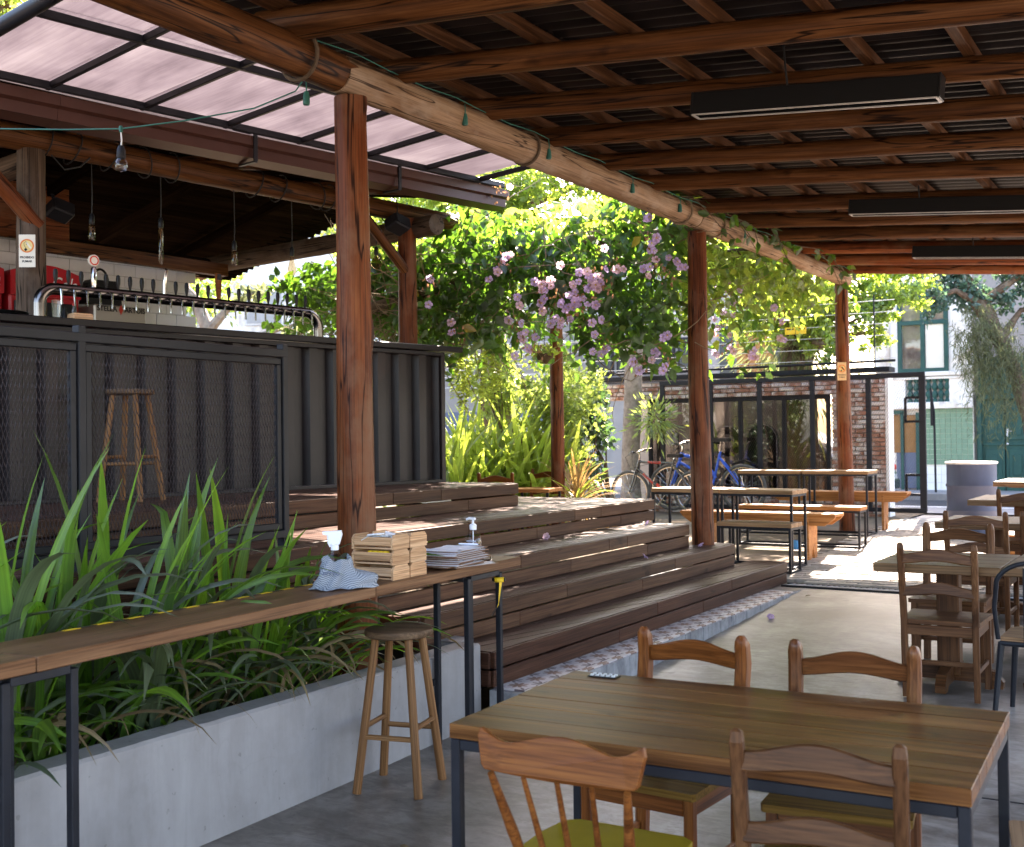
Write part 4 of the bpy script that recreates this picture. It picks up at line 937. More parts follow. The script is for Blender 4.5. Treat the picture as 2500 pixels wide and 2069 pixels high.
# ================================================================== BEHIND THE BAR
ww = barthing('tiled_back_wall', 'white brick bond tiled wall behind the bar fridges', 'wall')
MB().box((.2, 3.06, 2.1), (6.1, .1, 2.6)).build('wall_body', M['grout'], ww)
MB().box((3.2, 3.3, 2.1), (.1, .6, 2.6)).build('wall_return', M['grout'], ww)
wt = MB().box((0, 0, 0), (.243, .014, .116), b=.003).mesh('wall_tile')
for j in range(9):
    for i in range(12): put('wall_tile', wt, M['whitewall'], ww, (.42+i*.247+(.123 if j % 2 else 0), 3.0, 2.36+j*.12))
def fridge(u, label):
    f = thing('drinks_fridge', label, 'fridge', bp(u, 2.3, .98), math.pi/2-R(9.5), 'red drinks fridges behind the bar')
    MB().box((0, .33, .9), (.68, .64, 1.8), b=.02).build('cabinet', M['red'], f)
    hp = [(-.34, 1.78)]+[(-.34+.68*i/12, 2.0+.075*math.sin(math.pi*i/12)) for i in range(13)]+[(.34, 1.78)]
    MB().prism(hp, -.02, .5, Matrix.Rotation(R(90), 4, 'X') @ Matrix.Translation((0, 0, -.48))).build('header', M['red'], f, fix=True)
    text('lettering', 'Coca-Cola', .19, M['white'], f, (0, -.024, 1.9), (R(90), 0, 0), .001, shear=.32, sx=.72)
    MB().box((0, -.0, .9), (.6, .03, 1.66), b=.01).build('door_frame', M['blackplastic'], f); MB().box((0, -.018, .9), (.5, .008, 1.5)).build('door_glass', M['darkwindow'], f)
    MB().box((.27, -.04, 1.0), (.03, .04, .5), b=.01).build('handle', M['blackplastic'], f)
fridge(.55, 'red drinks fridge at the far left, mostly hidden by the post'); fridge(1.29, 'red drinks fridge to the right of the post with the sign')
co = thing('beer_cooler', 'pale champagne coloured beer cooler standing right of the red fridges', 'cooler', bp(2.07, 2.3, .9), math.pi/2-R(9.5))
MB().box((0, .3, .92), (.56, .56, 1.84), b=.015).build('cabinet', M['beige'], co)
text('lettering', 'STELLA', .07, M['black'], co, (-.15, .012, 1.80), (R(90), 0, 0), .001, sx=.95, bold=.0012); text('lettering', 'ARTOIS', .07, M['black'], co, (.15, .012, 1.80), (R(90), 0, 0), .001, sx=.95, bold=.0012)
MB().prism([(-.022, 0), (0, -.05), (.022, 0), (0, .05)], 0, .004, Matrix.Translation((0, .018, 1.80)) @ Matrix.Rotation(R(90), 4, 'X')).build('emblem', M['redink'], co, fix=True)
MB().box((0, .015, .05), (.5, .01, .08)).build('grille', M['blackplastic'], co)
hb = thing('handbag', 'black handbag with looped handle sitting on top of the beer cooler', 'bag', bp(1.93, 2.45, 2.75), math.pi/2-R(9.5))
MB().prism([(-.19, 0), (.19, 0), (.16, .2), (.13, .235), (-.13, .235), (-.16, .2)], -.07, .07, Matrix.Rotation(R(90), 4, 'X')).build('body', M['blackplastic'], hb, fix=True)
MB().tube(arc((0, 0, .2), .1, 0, math.pi, 14, (.85, 0, 0), (0, 0, 1.5)), .012, 8).build('handle', M['blackplastic'], hb)
MB().prism([(-.15, .16), (.15, .16), (0, .05)], 0, .012, Matrix.Translation((0, -.072, 0)) @ Matrix.Rotation(R(90), 4, 'X')).build('flap', M['blackplastic'], hb, fix=True)
tp = barthing('tap_pipe', 'long polished steel draught pipe bending down onto the bar counter', 'tap pipe')
Z0 = 2.48; r = .042
path = [(-.1, -.3, 2.25), (-.1, -.3, 2.37)]+arc((.01, -.3, 2.37), .11, math.pi, math.pi/2, 8)+[(1.0, -.3, Z0)]+arc((2.24, -.3, Z0-.14), .14, math.pi/2, 0, 10)+[(2.38, -.3, 2.25)]
MB().tube(path, r, 20).build('pipe', M['pipe'], tp, smooth=True)
for x in (-.1, 2.38): MB().lathe([(.058, 0), (.058, .012), (.046, .018)], 18, (x, -.3, 2.248)).build('flange', M['pipe'], tp, smooth=True)
hm_ = MB().lathe([(.006, 0), (.009, .02), (.0145, .045), (.0165, .08), (.013, .105), (.0, .112)], 12).mesh('handle'); sm_ = MB().tube([(0, -.03, -.0), (0, -.062, -.012), (0, -.066, -.06), (0, -.068, -.115)], [.012, .01, .007, .007], 8).mesh('spout')
hm_.materials.append(M['blackplastic']); sm_.materials.append(M['chrome'])
us = [.02+i*.0965 for i in range(24)]
ORD = 'first second third fourth fifth sixth seventh eighth ninth tenth eleventh twelfth thirteenth fourteenth fifteenth sixteenth seventeenth eighteenth nineteenth twentieth twenty-first twenty-second twenty-third twenty-fourth'.split()
for i, u in enumerate(us):
    lb = ORD[i]+' beer tap from the left end of the draught pipe, short black handle'; special_ = i in (3, 9, 14)
    if i == 3: lb = 'tall chrome beer tap topped by a round white medallion'
    if i == 9: lb = 'tall curved chrome beer tap without black handle'
    if i == 14: lb = 'beer tap with tall tapered brown wooden handle'
    t = thing('beer_tap', lb, 'beer tap', bp(u, -.3, Z0), math.pi/2-R(9.5), 'beer taps along the draught pipe')
    o = put('spout', sm_, None, t, (0, -.02, 0), smooth=True)
    if i == 3:
        MB().lathe([(.012, .03), (.02, .06), (.021, .17), (.008, .19)], 12).build('handle', M['chrome'], t, smooth=True)
        MB().lathe([(.0, -.008), (.042, -.008), (.042, .008), (0, .008)], 20, (0, 0, .23), Matrix.Rotation(R(90), 3, 'X')).build('medallion', M['signwhite'], t)
        MB().lathe([(.026, -.001), (.034, -.001), (.034, .002), (.026, .002), (.026, -.001)], 20, (0, -.01, .23), Matrix.Rotation(R(90), 3, 'X'), False).build('medallion_ring', M['redink'], t)
    elif i == 9: MB().tube([(0, 0, .03), (0, 0, .12), (.004, -.01, .18), (.0, -.03, .215), (-.0, -.012, .23)], [.016, .017, .012, .012, .006], 10).build('handle', M['chrome'], t, smooth=True)
    elif i == 14: MB().prism([(-.012, .04), (.012, .04), (.026, .2), (.02, .245), (-.02, .245), (-.026, .2)], -.012, .012, Matrix.Rotation(R(90), 4, 'X')).build('handle', M['chairred'], t, fix=True); MB().prism([(-.022, .19), (.022, .19), (.017, .238), (-.017, .238)], 0, .003, Matrix.Translation((0, -.012, 0)) @ Matrix.Rotation(R(90), 4, 'X')).build('badge', M['black'], t, fix=True)
    else: put('handle', hm_, None, t, (0, 0, .034), smooth=True)
gpf = [(.026, 0), (.03, .1), (.034, .15), (.032, .15), (.028, .1), (.024, .006), (0, .006)]
for k, (u, v) in enumerate(((.005, -.34), (.035, -.28))):
    t = thing('drinking_glass', ('tall clear drinking glass on the counter beside the post', 'tall clear drinking glass just behind the first one')[k], 'glass', bp(u, v, 2.248), 0, 'glasses on the bar counter'); MB().lathe(gpf, 18).build('glass', M['glass'], t, smooth=True)
t = thing('dark_bottle', 'short dark glass bottle on the bar counter beside the glasses', 'bottle', bp(.085, -.3, 2.248)); MB().lathe([(.022, 0), (.022, .06), (.012, .085), (.012, .105), (0, .105)], 14).build('bottle', M['blackplastic'], t, smooth=True)
t = thing('clear_bottle', 'small clear bottle with ribbed neck standing behind the pine box', 'bottle', bp(.18, -.26, 2.26)); MB().lathe([(.024, 0), (.026, .05), (.018, .07), (.021, .08), (.012, .1), (.013, .125), (.0, .125)], 16).build('bottle', M['glass'], t, smooth=True); MB().lathe([(.014, .12), (.014, .135), (0, .135)], 12).build('cap', M['redink'], t)
t = thing('pine_box', 'small raw pine box on the bar counter under the draught pipe', 'box', bp(.17, -.36, 2.248), math.pi/2-R(9.5)); MB().box((0, 0, .03), (.15, .1, .06), b=.006).build('box', M['pine'], t); MB().box((0, 0, .055), (.13, .08, .02)).build('lid', M['pine'], t)
t = thing('black_tray', 'round black tray lying on the counter left of the post', 'tray', bp(-.42, -.35, 2.248)); MB().lathe([(.0, 0), (.17, 0), (.2, .03), (.195, .034), (.165, .008), (0, .008)], 26).build('tray', M['blackplastic'], t, smooth=True)
# pendant bulbs on long cords
def pendant(u, z, kind, label):
    t = thing('pendant_bulb', label, 'pendant bulb', bp(u, 0, z), 0, 'bare bulbs hanging on cords from the eave beam')
    MB().tube([(0, 0, .06), (.004, .002, .25), (0, 0, 3.5-z)], .0045, 6).build('cord', M['cable'], t)
    MB().lathe([(0, .11), (.012, .11), (.02, .09), (.021, .045), (.018, .03), (0, .03)], 14).build('socket', M['blackplastic'], t, smooth=True)
    pf_ = {0: [(.013, .03), (.024, .01), (.026, -.06), (.022, -.085), (.0, -.094)], 1: [(.013, .03), (.018, .01), (.018, -.22), (.012, -.25), (0, -.256)], 2: [(.013, .03), (.018, .0), (.038, -.085), (.036, -.11), (.02, -.135), (0, -.14)], 3: [(.013, .03), (.02, .01), (.05, -.03), (.056, -.05), (.04, -.08), (.02, -.1), (0, -.105)]}[kind]
    MB().lathe(pf_, 18).build('bulb', M['amberglass'], t, smooth=True)
    e = pf_[-1][1]; MB().tube([(.005*math.cos(k*2.2), .005*math.sin(k*2.2), .02+(e+.02)*k/9) for k in range(10)], .0012, 5).build('filament', M['ochre'], t)
pendant(.466, 3.0, 0, 'short tubular pendant bulb, first from the left post'); pendant(1.05, 3.05, 1, 'long thin tubular pendant bulb, second from the left'); pendant(1.74, 2.95, 0, 'short tubular pendant bulb hanging above the wooden tap handle')
pendant(2.34, 2.97, 2, 'teardrop shaped pendant bulb in front of the vine leaves'); pendant(3.33, 3.09, 3, 'wide faceted pendant bulb right of the big red post')
# cables looped round the eave beam, flood lamps
lc = barthing('beam_cable', 'loose black cables looped around the eave beam of the bar roof', 'cable')
for u in (.1, .32, .62, .9, 1.15, 1.95, 2.2, 2.62, 2.75, 2.95, 3.5): MB().tube(arc((u, 0, 3.57), .118, R(-160), R(95), 14, (0, -1, 0), (rnd.uniform(-.2, .4), 0, 1)), .006, 6).build('loop', M['cable'], lc)
MB().tube([(.1, -.1, 3.47), (.2, -.1, 3.38), (.32, -.1, 3.42), (.4, -.1, 3.5)], .006, 6).build('loop', M['cable'], lc)
for (c, label) in (((3.45, -.16, 3.4), 'grey box flood lamp fixed near the second bar post'), ((.85, 1.2, 3.35), 'dark box speaker hanging under the bar roof')):
    t = barthing('box_lamp', label, 'lamp' if c[0] > 2 else 'speaker'); o = MB().box((0, 0, 0), (.2, .16, .12), b=.015).box((0, -.085, 0), (.17, .012, .1)).build('housing', M['greysteel'], t, c, (R(-25), R(14), 0)); stick('bracket', (c[0], c[1]+.06, c[2]+.04), (c[0], c[1]+.12, c[2]+.16), .03, .012, M['greysteel'], t)
# no smoking signs
def sign(loc, rz, label, mb_, ring_m, faded, rx=0., sc=1.):
    t = thing('no_smoking_sign', label, 'sign', loc, rz, 'no smoking signs on the posts', rot=(rx, 0, rz)); t.scale = (sc, sc, sc)
    MB().box((0, 0, 0), (.112, .004, .228), b=.001).build('board', mb_, t)
    q = Matrix.Rotation(R(90), 3, 'X')
    MB().lathe([(.0, 0), (.041, 0), (.041, .001), (0, .001)], 30, (0, -.0025, .035), q).build('disc', M['paleyellow'] if faded else M['orangeink'] if 0 else M['paleyellow'], t)
    MB().lathe([(.038, 0), (.048, 0), (.048, .0016), (.038, .0016), (.038, 0)], 34, (0, -.0025, .035), q, False).build('ring', ring_m, t)
    cg = Matrix.Rotation(R(-35), 3, 'Y')
    MB().box((.012, -.0045, .038), (.011, .0012, .052), cg).build('cigarette', M['signwhite'] if faded else M['black'], t); MB().box((-.008, -.0045, .009), (.017, .0014, .017), cg).build('ember', M['black'], t)
    if faded: MB().tube([(-.005, -.0045, .02), (-.018, -.0045, .035), (-.02, -.0045, .055), (-.008, -.0045, .066), (.002, -.0045, .055), (-.006, -.0045, .04)], .0013, 5).build('smoke', M['black'], t)
    else: MB().box((0, -.005, .035), (.009, .0014, .088), Matrix.Rotation(R(-45), 3, 'Y')).build('bar', ring_m, t)
    text('lettering', 'PROIBIDO', .021, M['black'], t, (0, -.003, -.046), (R(90), 0, 0), .0006, bold=.0006); text('lettering', 'FUMAR', .021, M['black'], t, (0, -.003, -.074), (R(90), 0, 0), .0006, bold=.0006)
sign((-7.075, 5.15, 2.745), R(36), 'white no smoking sign with faded circle on the left bar post', M['signwhite'], M['orangeink'], True)
sign((-4.025, 14.635, 2.185), R(28), 'orange tinted no smoking sign on the farthest pergola post', M['signorange'], M['orangeink'], False)
# green string of lamp sockets along the main beam and across to the bar
sl = thing('string_light', 'green festoon cable with empty sockets strung along the main beam', 'string light', (0, 0, 0))
MB().tube([(-6.7, 3.5, 3.22), (-5.6, 3.89, 3.10), (-5.2, 4.02, 3.065), (-4.9, 4.135, 3.05), (-4.6, 4.3, 3.085), (-4.3, 4.5, 3.15), (-4.12, 4.62, 3.24), (-4.09, 4.64, 3.29)], .004, 6).build('cable', M['green_cable'], sl)
MB().tube([(-3.95, 4.6+i*.32, 3.482+.008*math.sin(i*2.1)-(.0 if i % 3 else .012)) for i in range(33)], .0032, 6).build('cable', M['green_cable'], sl)
for (x, y, z) in ((-4.08, 4.66, 3.2), (-3.93, 5.95, 3.36), (-3.93, 7.0, 3.36), (-3.93, 8.35, 3.36), (-3.93, 9.3, 3.36), (-3.93, 10.9, 3.36)):
    MB().tube([(x, y, z+.1), (x+.01, y-.01, z+.06), (x, y, z+.03)], .004, 6).build('lead', M['green_cable'], sl)
    MB().lathe([(0, .04), (.012, .04), (.017, .02), (.019, -.02), (.016, -.03), (0, -.03)], 12, (x, y, z)).build('socket', M['green_cable'], sl, smooth=True)
t = thing('festoon_bulb', 'round clear bulb hanging alone from the green cable at upper left', 'bulb', (-4.9, 4.135, 2.9), 0)
MB().box((0, 0, .148), (.018, .018, .035), b=.004).build('clip', M['green_cable'], t); MB().tube([(0, 0, .14), (.006, 0, .09), (.0, 0, .05)], .004, 6).build('lead', M['palecable'], t)
MB().lathe([(0, .06), (.014, .06), (.022, .04), (.024, .0), (.02, -.008), (0, -.008)], 14).build('socket', M['greysteel'], t, smooth=True); MB().lathe([(.014, 0), (.03, -.025), (.034, -.045), (.026, -.068), (0, -.078)], 18).build('bulb', M['glass'], t, smooth=True)

# ================================================================== COUNTER PLANK ALONG THE PLANTER
pc = thing('plank_counter', 'long narrow wooden plank counter on black steel frames above the planter', 'counter', (-3.105, 1.5, 0), R(3.2))
PZ = .735
for a, b in ((-2.4, .82), (.824, 2.66), (2.664, 4.07)): stick('plank', (-.175, a, PZ-.024+rnd.uniform(-.0015, .0015)), (-.175, b, PZ-.024), .345, .048, M['plank'], pc, (0, 0, 1), .004)
def uframe(y0, y1, xb):
    for x in (xb, -.03):
        for y in (y0, y1): MB().box((0, 0, 0), (.03, .03, PZ-.08+.30), b=.003).build('leg', M['blacksteel'], pc, (x, y, (PZ-.08-.30)/2+.016))
        MB().box((x, (y0+y1)/2, PZ-.065), (.03, y1-y0-.034, .03), b=.003).build('cross_bar', M['blacksteel'], pc)
    for y in (y0, y1): MB().box(((xb-.03)/2, y, PZ-.065), (-xb-.06, .03, .03), b=.003).build('cross_bar', M['blacksteel'], pc)
uframe(.72, .98, -.34); uframe(3.52, 3.86, -.215)
MB().box((-.235, 3.52, .12), (.03, .05, .035), b=.003).box((-.235, 3.86, .12), (.03, .05, .035), b=.003).build('bracket', M['blacksteel'], pc)
tpz = thing('hazard_tape', 'yellow and black hazard tape stuck along the back edge of the plank', 'tape', (-3.105, 1.5, PZ+.0015), R(3.2))
MB().box((0, 0, 0), (2.3, .018, .0016)).build('strip', M['tape'], tpz, (-.325, 2.35, 0), (0, 0, R(90)))
t = thing('tape_knot', 'knot of yellow and black tape tied round the counter leg', 'tape', (-3.105, 1.5, 0), R(3.2))
mb = MB(); mb.tube(arc((-.03, 3.86, .63), .026, 0, 6.0, 12, (1, 0, 0), (0, 1, 0)), .014, 6); mb.add([(-.01, 3.83, .63), (-.01, 3.86, .615), (.0, 3.80, .50), (.01, 3.78, .515), (-.03, 3.78, .44), (-.02, 3.755, .45)], [(0, 1, 2, 3), (3, 2, 4, 5)]); mb.build('ribbon', M['tape'], t)

# ================================================================== THINGS ON THE PLANK
def crate(loc, rz, label, fill=None):
    L, W, Hh = .235, .142, .070
    t = thing('pine_crate', label, 'crate', loc, rz, 'small pine crates stacked on the plank')
    oc = [(-W/2, 0), (W/2, 0), (W/2, Hh*.72), (W/2-.018, Hh), (-W/2+.018, Hh), (-W/2, Hh*.72)]
    for s in (-1, 1):
        MB().prism(oc, -.006, .006).build('end_board', M['pine'], t, (s*(L/2-.006), 0, 0), (R(90), 0, R(90)), fix=True)
        stick('side_slat', (-L/2+.013, s*(W/2-.005), .038), (L/2-.013, s*(W/2-.005), .038), .009, .040, M['pine'], t, b=.002)
        stick('base_slat', (-L/2+.013, s*.038, .006), (L/2-.013, s*.038, .006), .055, .008, M['pine'], t, b=.002)
    if fill == 'silver':
        for i in range(9): MB().box((rnd.uniform(-.08, .08), rnd.uniform(-.04, .04), .045+i*.003), (.075, .05, .004), Matrix.Rotation(rnd.uniform(-.5, .5), 3, 'Y') @ Matrix.Rotation(rnd.uniform(0, 3), 3, 'Z')).build('sachet', M['silverfoil'] if i % 2 else M['paper'], t)
    if fill == 'yellow':
        for i in range(4): MB().box((-.02+i*.03, -.05, .05), (.028, .02, .03), b=.004).build('sachet', M['yellowplastic'], t)
q = R(3.0)
sn = ('bottom', 'middle', 'top')
for k in range(3):
    crate((-3.432+rnd.uniform(-.002, .002), 4.42, PZ+k*.0715), q+rnd.uniform(-.02, .02), sn[k]+' crate of the near pine crate stack'+(' filled with silver sachets' if k == 2 else ', yellow packets showing' if k == 1 else ' beside the wrapped bottle'), 'silver' if k == 2 else 'yellow' if k == 1 else None)
    crate((-3.44+rnd.uniform(-.002, .002), 4.572, PZ+k*.0715), q+rnd.uniform(-.02, .02), sn[k]+' crate of the far pine crate stack next to the clipboards')
def clipboard(loc, rz, label, paper=True):
    t = thing('clipboard', label, 'clipboard', loc, rz, 'clipboards stacked on the plank')
    MB().box((0, 0, 0), (.225, .325, .0042), b=.001).build('board', M['hardboard'], t)
    if paper:
        vs, fs = [], []
        for i in range(9):
            y = -.15+.29*i/8; lift = .004+(.006*math.sin(i*1.1+rz*9) if i > 0 else .0)
            vs += [(-.102, y, lift), (.102, y, lift+.002*math.cos(i))]
        MB().add(vs, [(2*i, 2*i+1, 2*i+3, 2*i+2) for i in range(8)]).build('paper', M['paper'], t)
    if paper: MB().box((rnd.uniform(-.006, .006), -.008+rnd.uniform(-.01, .004), .0032), (.212, .30, .0013)).build('paper_sheaf', M['paper'], t)
    MB().box((0, .148, .0065), (.12, .028, .007), b=.002).tube([(-.05, .155, .008), (-.048, .178, .02), (-.03, .19, .024), (.03, .19, .024), (.048, .178, .02), (.05, .155, .008)], .0035, 6).tube([(-.06, .16, .012), (.06, .16, .012)], .0055, 8).build('clip', M['chrome'], t)
ords = ['lowest', 'second lowest', 'third', 'fourth', 'fifth', 'sixth', 'seventh', 'eighth', 'ninth', 'topmost']
for k in range(10):
    clipboard((-3.40+rnd.uniform(-.03, .03), 4.98+rnd.uniform(-.03, .05)+(.04 if k == 0 else 0), PZ+.003+k*.0092), R(3)+rnd.uniform(-.13, .14)+(R(-9) if k == 0 else 0), ords[k]+' clipboard of the stack on the plank'+(' with a clean white sheet' if k == 9 else ' sticking out at the front' if k == 0 else ''), True)
t = thing('soap_dispenser', 'clear pump bottle of hand gel standing behind the clipboards', 'bottle', (-3.545, 5.40, PZ+.001)); t.scale = (1.2, 1.2, 1.25)
MB().lathe([(.036, 0), (.039, .01), (.039, .075), (.034, .095), (.018, .115), (.014, .12), (.014, .128), (0, .128)], 22).build('bottle', M['glass'], t, smooth=True)
MB().lathe([(0, .004), (.0355, .004), (.0365, .012), (.0365, .045), (0, .045)], 20).build('gel', M['glass'], t, smooth=True)
MB().lathe([(.016, .124), (.017, .145), (.010, .15), (.005, .152), (.005, .172), (0, .172)], 16).tube([(.012, -.0, .172), (-.02, 0, .174), (-.035, 0, .168)], .006, 8).tube([(0, 0, .12), (0, 0, .02)], .003, 6).build('pump', M['whiteplastic'], t, smooth=True)
t = thing('spray_bottle', 'clear spray bottle with white trigger head wrapped in a cloth', 'bottle', (-3.405, 4.05, PZ+.001), R(211))
MB().lathe([(.04, 0), (.042, .01), (.042, .1), (.03, .14), (.016, .165), (.014, .175), (0, .175)], 20).build('bottle', M['glass'], t, smooth=True)
MB().lathe([(.018, .168), (.018, .19), (.012, .195)], 14).prism([(-.022, .193), (.02, .193), (.03, .235), (.052, .238), (.054, .252), (-.03, .256), (-.034, .235)], -.013, .013, Matrix.Rotation(R(90), 4, 'X')).build('trigger_head', M['whiteplastic'], t, fix=True)
MB().prism([(.022, .235), (.034, .235), (.032, .2), (.022, .18), (.016, .184), (.024, .205)], -.006, .006, Matrix.Rotation(R(90), 4, 'X')).build('trigger', M['whiteplastic'], t, fix=True)
# crumpled wipe cloth: a sheet gathered around the bottle
t = thing('wipe_cloth', 'crumpled grey and white chevron printed cloth bunched round the spray bottle', 'cloth', (-3.385, 4.045, PZ+.001), R(20))
vs, fs, n, m = [], [], 36, 12
for j in range(m+1):
    for i in range(n):
        a = 2*math.pi*i/n; f = j/m
        base = .055+.05*(1-f)**1.6; wr = .018*math.sin(3*a+1.2+f*2)+.012*math.sin(7*a-f*5)+.007*math.sin(13*a+f*9)
        if j == 0: base += .02
        tail = max(0, math.cos(a-.15))**8*.085*(math.exp(-((f-.25)/.22)**2)); rr = max(.043, base+wr*(1.1-.5*f)+tail)
        z = f*.135+.010*math.sin(2*a+.6)*f+.008*math.sin(5*a)*f-(.03*f*max(0, math.cos(a-2.4)))+.03*tail/.085*.6
        if j == 0: z = .002+.006*abs(math.sin(4*a))
        vs.append((rr*math.cos(a), rr*math.sin(a), max(.001, z)))
fs = [(j*n+i, j*n+(i+1) % n, (j+1)*n+(i+1) % n, (j+1)*n+i) for j in range(m) for i in range(n)]
o = MB().add(vs, fs).build('cloth', M['cloth'], t, smooth=False); me = o.data; uv = me.uv_layers.new(name='UVMap')
me.polygons.foreach_set('use_smooth', [True]*len(me.polygons))
for lp in me.loops: i = lp.vertex_index % n; j = lp.vertex_index//n; uv.data[lp.index].uv = (i*.03, j*.03)
text('lettering', 'erPro', .034, M['bluegrey'], t, (.0, -.083, .075), (R(78), 0, R(4)), .0006)
# ================================================================== STOOLS
def stool(loc, rz, label, Hs=.74, grp='tall round wooden bar stools', top=None):
    t = thing('bar_stool', label, 'stool', loc, rz, grp)
    MB().lathe([(0, Hs-.036), (.145, Hs-.036), (.157, Hs-.03), (.161, Hs-.016), (.157, Hs-.003), (.148, Hs), (0, Hs-.003)], 40).build('seat', top or M['stooltop'], t, smooth=True)
    L = []
    for k in range(4):
        a = math.pi/4+k*math.pi/2; p0 = Vector((.115*math.cos(a), .115*math.sin(a), Hs-.034)); p1 = Vector((.215*math.cos(a), .215*math.sin(a), 0)); L.append((p0, p1)); rod('leg', p1, p0, .0205, M['stoolwood'], t, 16, .0185)
    for k in range(4):
        (a0, a1), (b0, b1) = L[k], L[(k+1) % 4]; h = .30 if k % 2 else .255; f = 1-h/(Hs-.034); pa, pb = a0.lerp(a1, f), b0.lerp(b1, f); rod('stretcher', pa, pb, .0125, M['stoolwood'], t, 12)
    return t
stool((-3.285, 4.36, FZ(4.36)), R(14), 'round wooden bar stool standing on the concrete before the planter wall')
stool((-6.28, 5.36, 1.002), R(20), 'pale wooden bar stool behind the mesh railing on the deck', .755)
# ================================================================== CHAIRS
def wavy(L, h, t, amp, n=20, flat=.16, bow=.012):
    vs, fs = [], []
    for i in range(n+1):
        s = i/n; x = (s-.5)*L; e = min(1, min(s, 1-s)/flat); zc = amp*math.cos((s-.5)*2*math.pi)*1.0; y = -bow*math.sin(math.pi*s); hh = h*(.92+.12*math.cos((s-.5)*2*math.pi)); c = min(t, hh)*.28
        for a, b in ((-t/2+c, -hh/2), (t/2-c, -hh/2), (t/2, -hh/2+c), (t/2, hh/2-c), (t/2-c, hh/2), (-t/2+c, hh/2), (-t/2, hh/2-c), (-t/2, -hh/2+c)): vs.append((x, y+a, zc+b))
    for i in range(n):
        for k in range(8): fs.append((i*8+k, i*8+(k+1) % 8, (i+1)*8+(k+1) % 8, (i+1)*8+k))
    fs += [tuple(range(8)), tuple(range(n*8, n*8+8))]
    return MB().add(vs, fs)
def ladder_chair(loc, rz, label, mat, seat, grp, rounded=False, Hb=.895, rot=None):
    """ladder back chair facing local +Y, back at -Y"""
    t = thing('ladder_chair', label, 'chair', loc, rz, grp, rot=rot)
    sw = .195; pw = .046 if rounded else .036; pd = .056 if rounded else .034
    vs = [(-.215, -.2), (.215, -.2), (.232, .21), (.222, .225), (-.222, .225), (-.232, .21)]
    MB().prism(vs, .425, .45).build('seat', seat, t, rot=(0, 0, 0), fix=True)
    for s in (-1, 1):
        pth = [(s*sw, -.185, 0), (s*sw, -.2, .25), (s*sw, -.205, .45), (s*(sw+.003), -.222, .62), (s*(sw+.005), -.25, .8), (s*(sw+.005), -.262+(.02 if rounded else 0), Hb-.03), (s*(sw+.005), -.262+(.035 if rounded else 0), Hb-.006), (s*(sw+.005), -.26+(.042 if rounded else 0), Hb)]
        dm = [(pw*.9, pd*.9), (pw, pd), (pw, pd), (pw, pd*1.05), (pw, pd*(1.15 if rounded else 1)), (pw, pd*(1.05 if rounded else .95)), (pw*.8, pd*.75), (pw*.4, pd*.4)]
        o = MB().sweep([(p[2], p[1], -p[0]) for p in pth], dm, (0, 0, 1), .5 if rounded else .3).build('leg', mat, t, smooth=rounded, fix=True); o.rotation_euler = (0, R(-90), 0)
        stick('leg', (s*.2, .19, 0), (s*.2, .19, .425), .036, .036, mat, t, (0, 1, 0), .005)
        stick('seat_rail', (s*.2, -.18, .392), (s*.2, .17, .392), .02, .058, mat, t, b=.003)
        stick('stretcher', (s*.2, -.18, .17), (s*.2, .17, .17), .018, .028, mat, t, b=.003)
    stick('seat_rail', (-.18, .19, .392), (.18, .19, .392), .02, .058, mat, t, b=.003); stick('seat_rail', (-.18, -.2, .392), (.18, -.2, .392), .02, .058, mat, t, b=.003)
    stick('stretcher', (-.19, 0, .17), (.19, 0, .17), .018, .028, mat, t, b=.003)
    key = ('slat', mat.name, rounded)
    if key not in _cache: me = wavy(.385, .074 if rounded else .068, .02, .0125).mesh('back_slat'); bm = bmesh.new(); bm.from_mesh(me); bmesh.ops.recalc_face_normals(bm, faces=bm.faces); bm.to_mesh(me); bm.free(); me.materials.append(mat); _cache[key] = me
    for z, y in ((.815, -.25), (.625, -.225)): put('back_slat', _cache[key], mat, t, (0, y, z), (R(-8), 0, 0), True)
    return t
GF = 'chairs around the front table'; GM = 'worn wooden chairs of the right hand tables'
def fl_(x, y): return (x, y, FZ(y))
FT = math.atan(.035)
ladder_chair(fl_(-1.70, 3.80), R(176), 'red varnished ladder back chair at the far left of the front table', M['chairred'], M['seatolive'], GF, True)
ladder_chair(fl_(-1.065, 3.83), R(187), 'darker varnished ladder back chair at the far right of the front table', M['chairdark'] if 0 else wood('brown_varnish_chair_wood', (.08, .026, .008), (.15, .052, .016), (.22, .09, .03), .36, 12, .06, .1, .12, coat=.18), M['seatolive'], GF, True)
ladder_chair(fl_(-.895, 3.125), R(6), 'dark brown ladder back chair nearest the camera with its back to us', M['chairdark'], M['seatolive'], GF, False, .885)
ladder_chair(fl_(-.30, 3.62), R(100), 'pale seated wooden chair at the right end of the front table', M['chairworn'], M['benchwood'], GF, False)
# spindle back chair
t = thing('spindle_chair', 'honey varnished spindle back chair with yellow seat at the front table', 'chair', fl_(-1.535, 2.98), R(2), GF)
sp = [(-.21, -.17), (-.17, -.2), (.17, -.2), (.21, -.17), (.225, .05), (.21, .19), (.17, .22), (-.17, .22), (-.21, .19), (-.225, .05)]
MB().prism(sp, .425, .452).build('seat', M['yellow'], t, fix=True)
for s in (-1, 1):
    for y in (-1, 1): rod('leg', (s*.2, y*.2, 0), (s*.15, y*.15, .425), .015, M['chairred'], t, 12, .021)
    rod('stretcher', (s*.19, -.18, .18), (s*.19, .18, .18), .01, M['chairred'], t)
rod('stretcher', (-.18, 0, .18), (.18, 0, .18), .01, M['chairred'], t)
top = []
for i in range(41):
    s = i/40*2-1; a = abs(s); top.append((s*.245, .115+.018*math.cos(a*math.pi*1.25)+.034*max(0, (a-.62)/.38)**1.4))
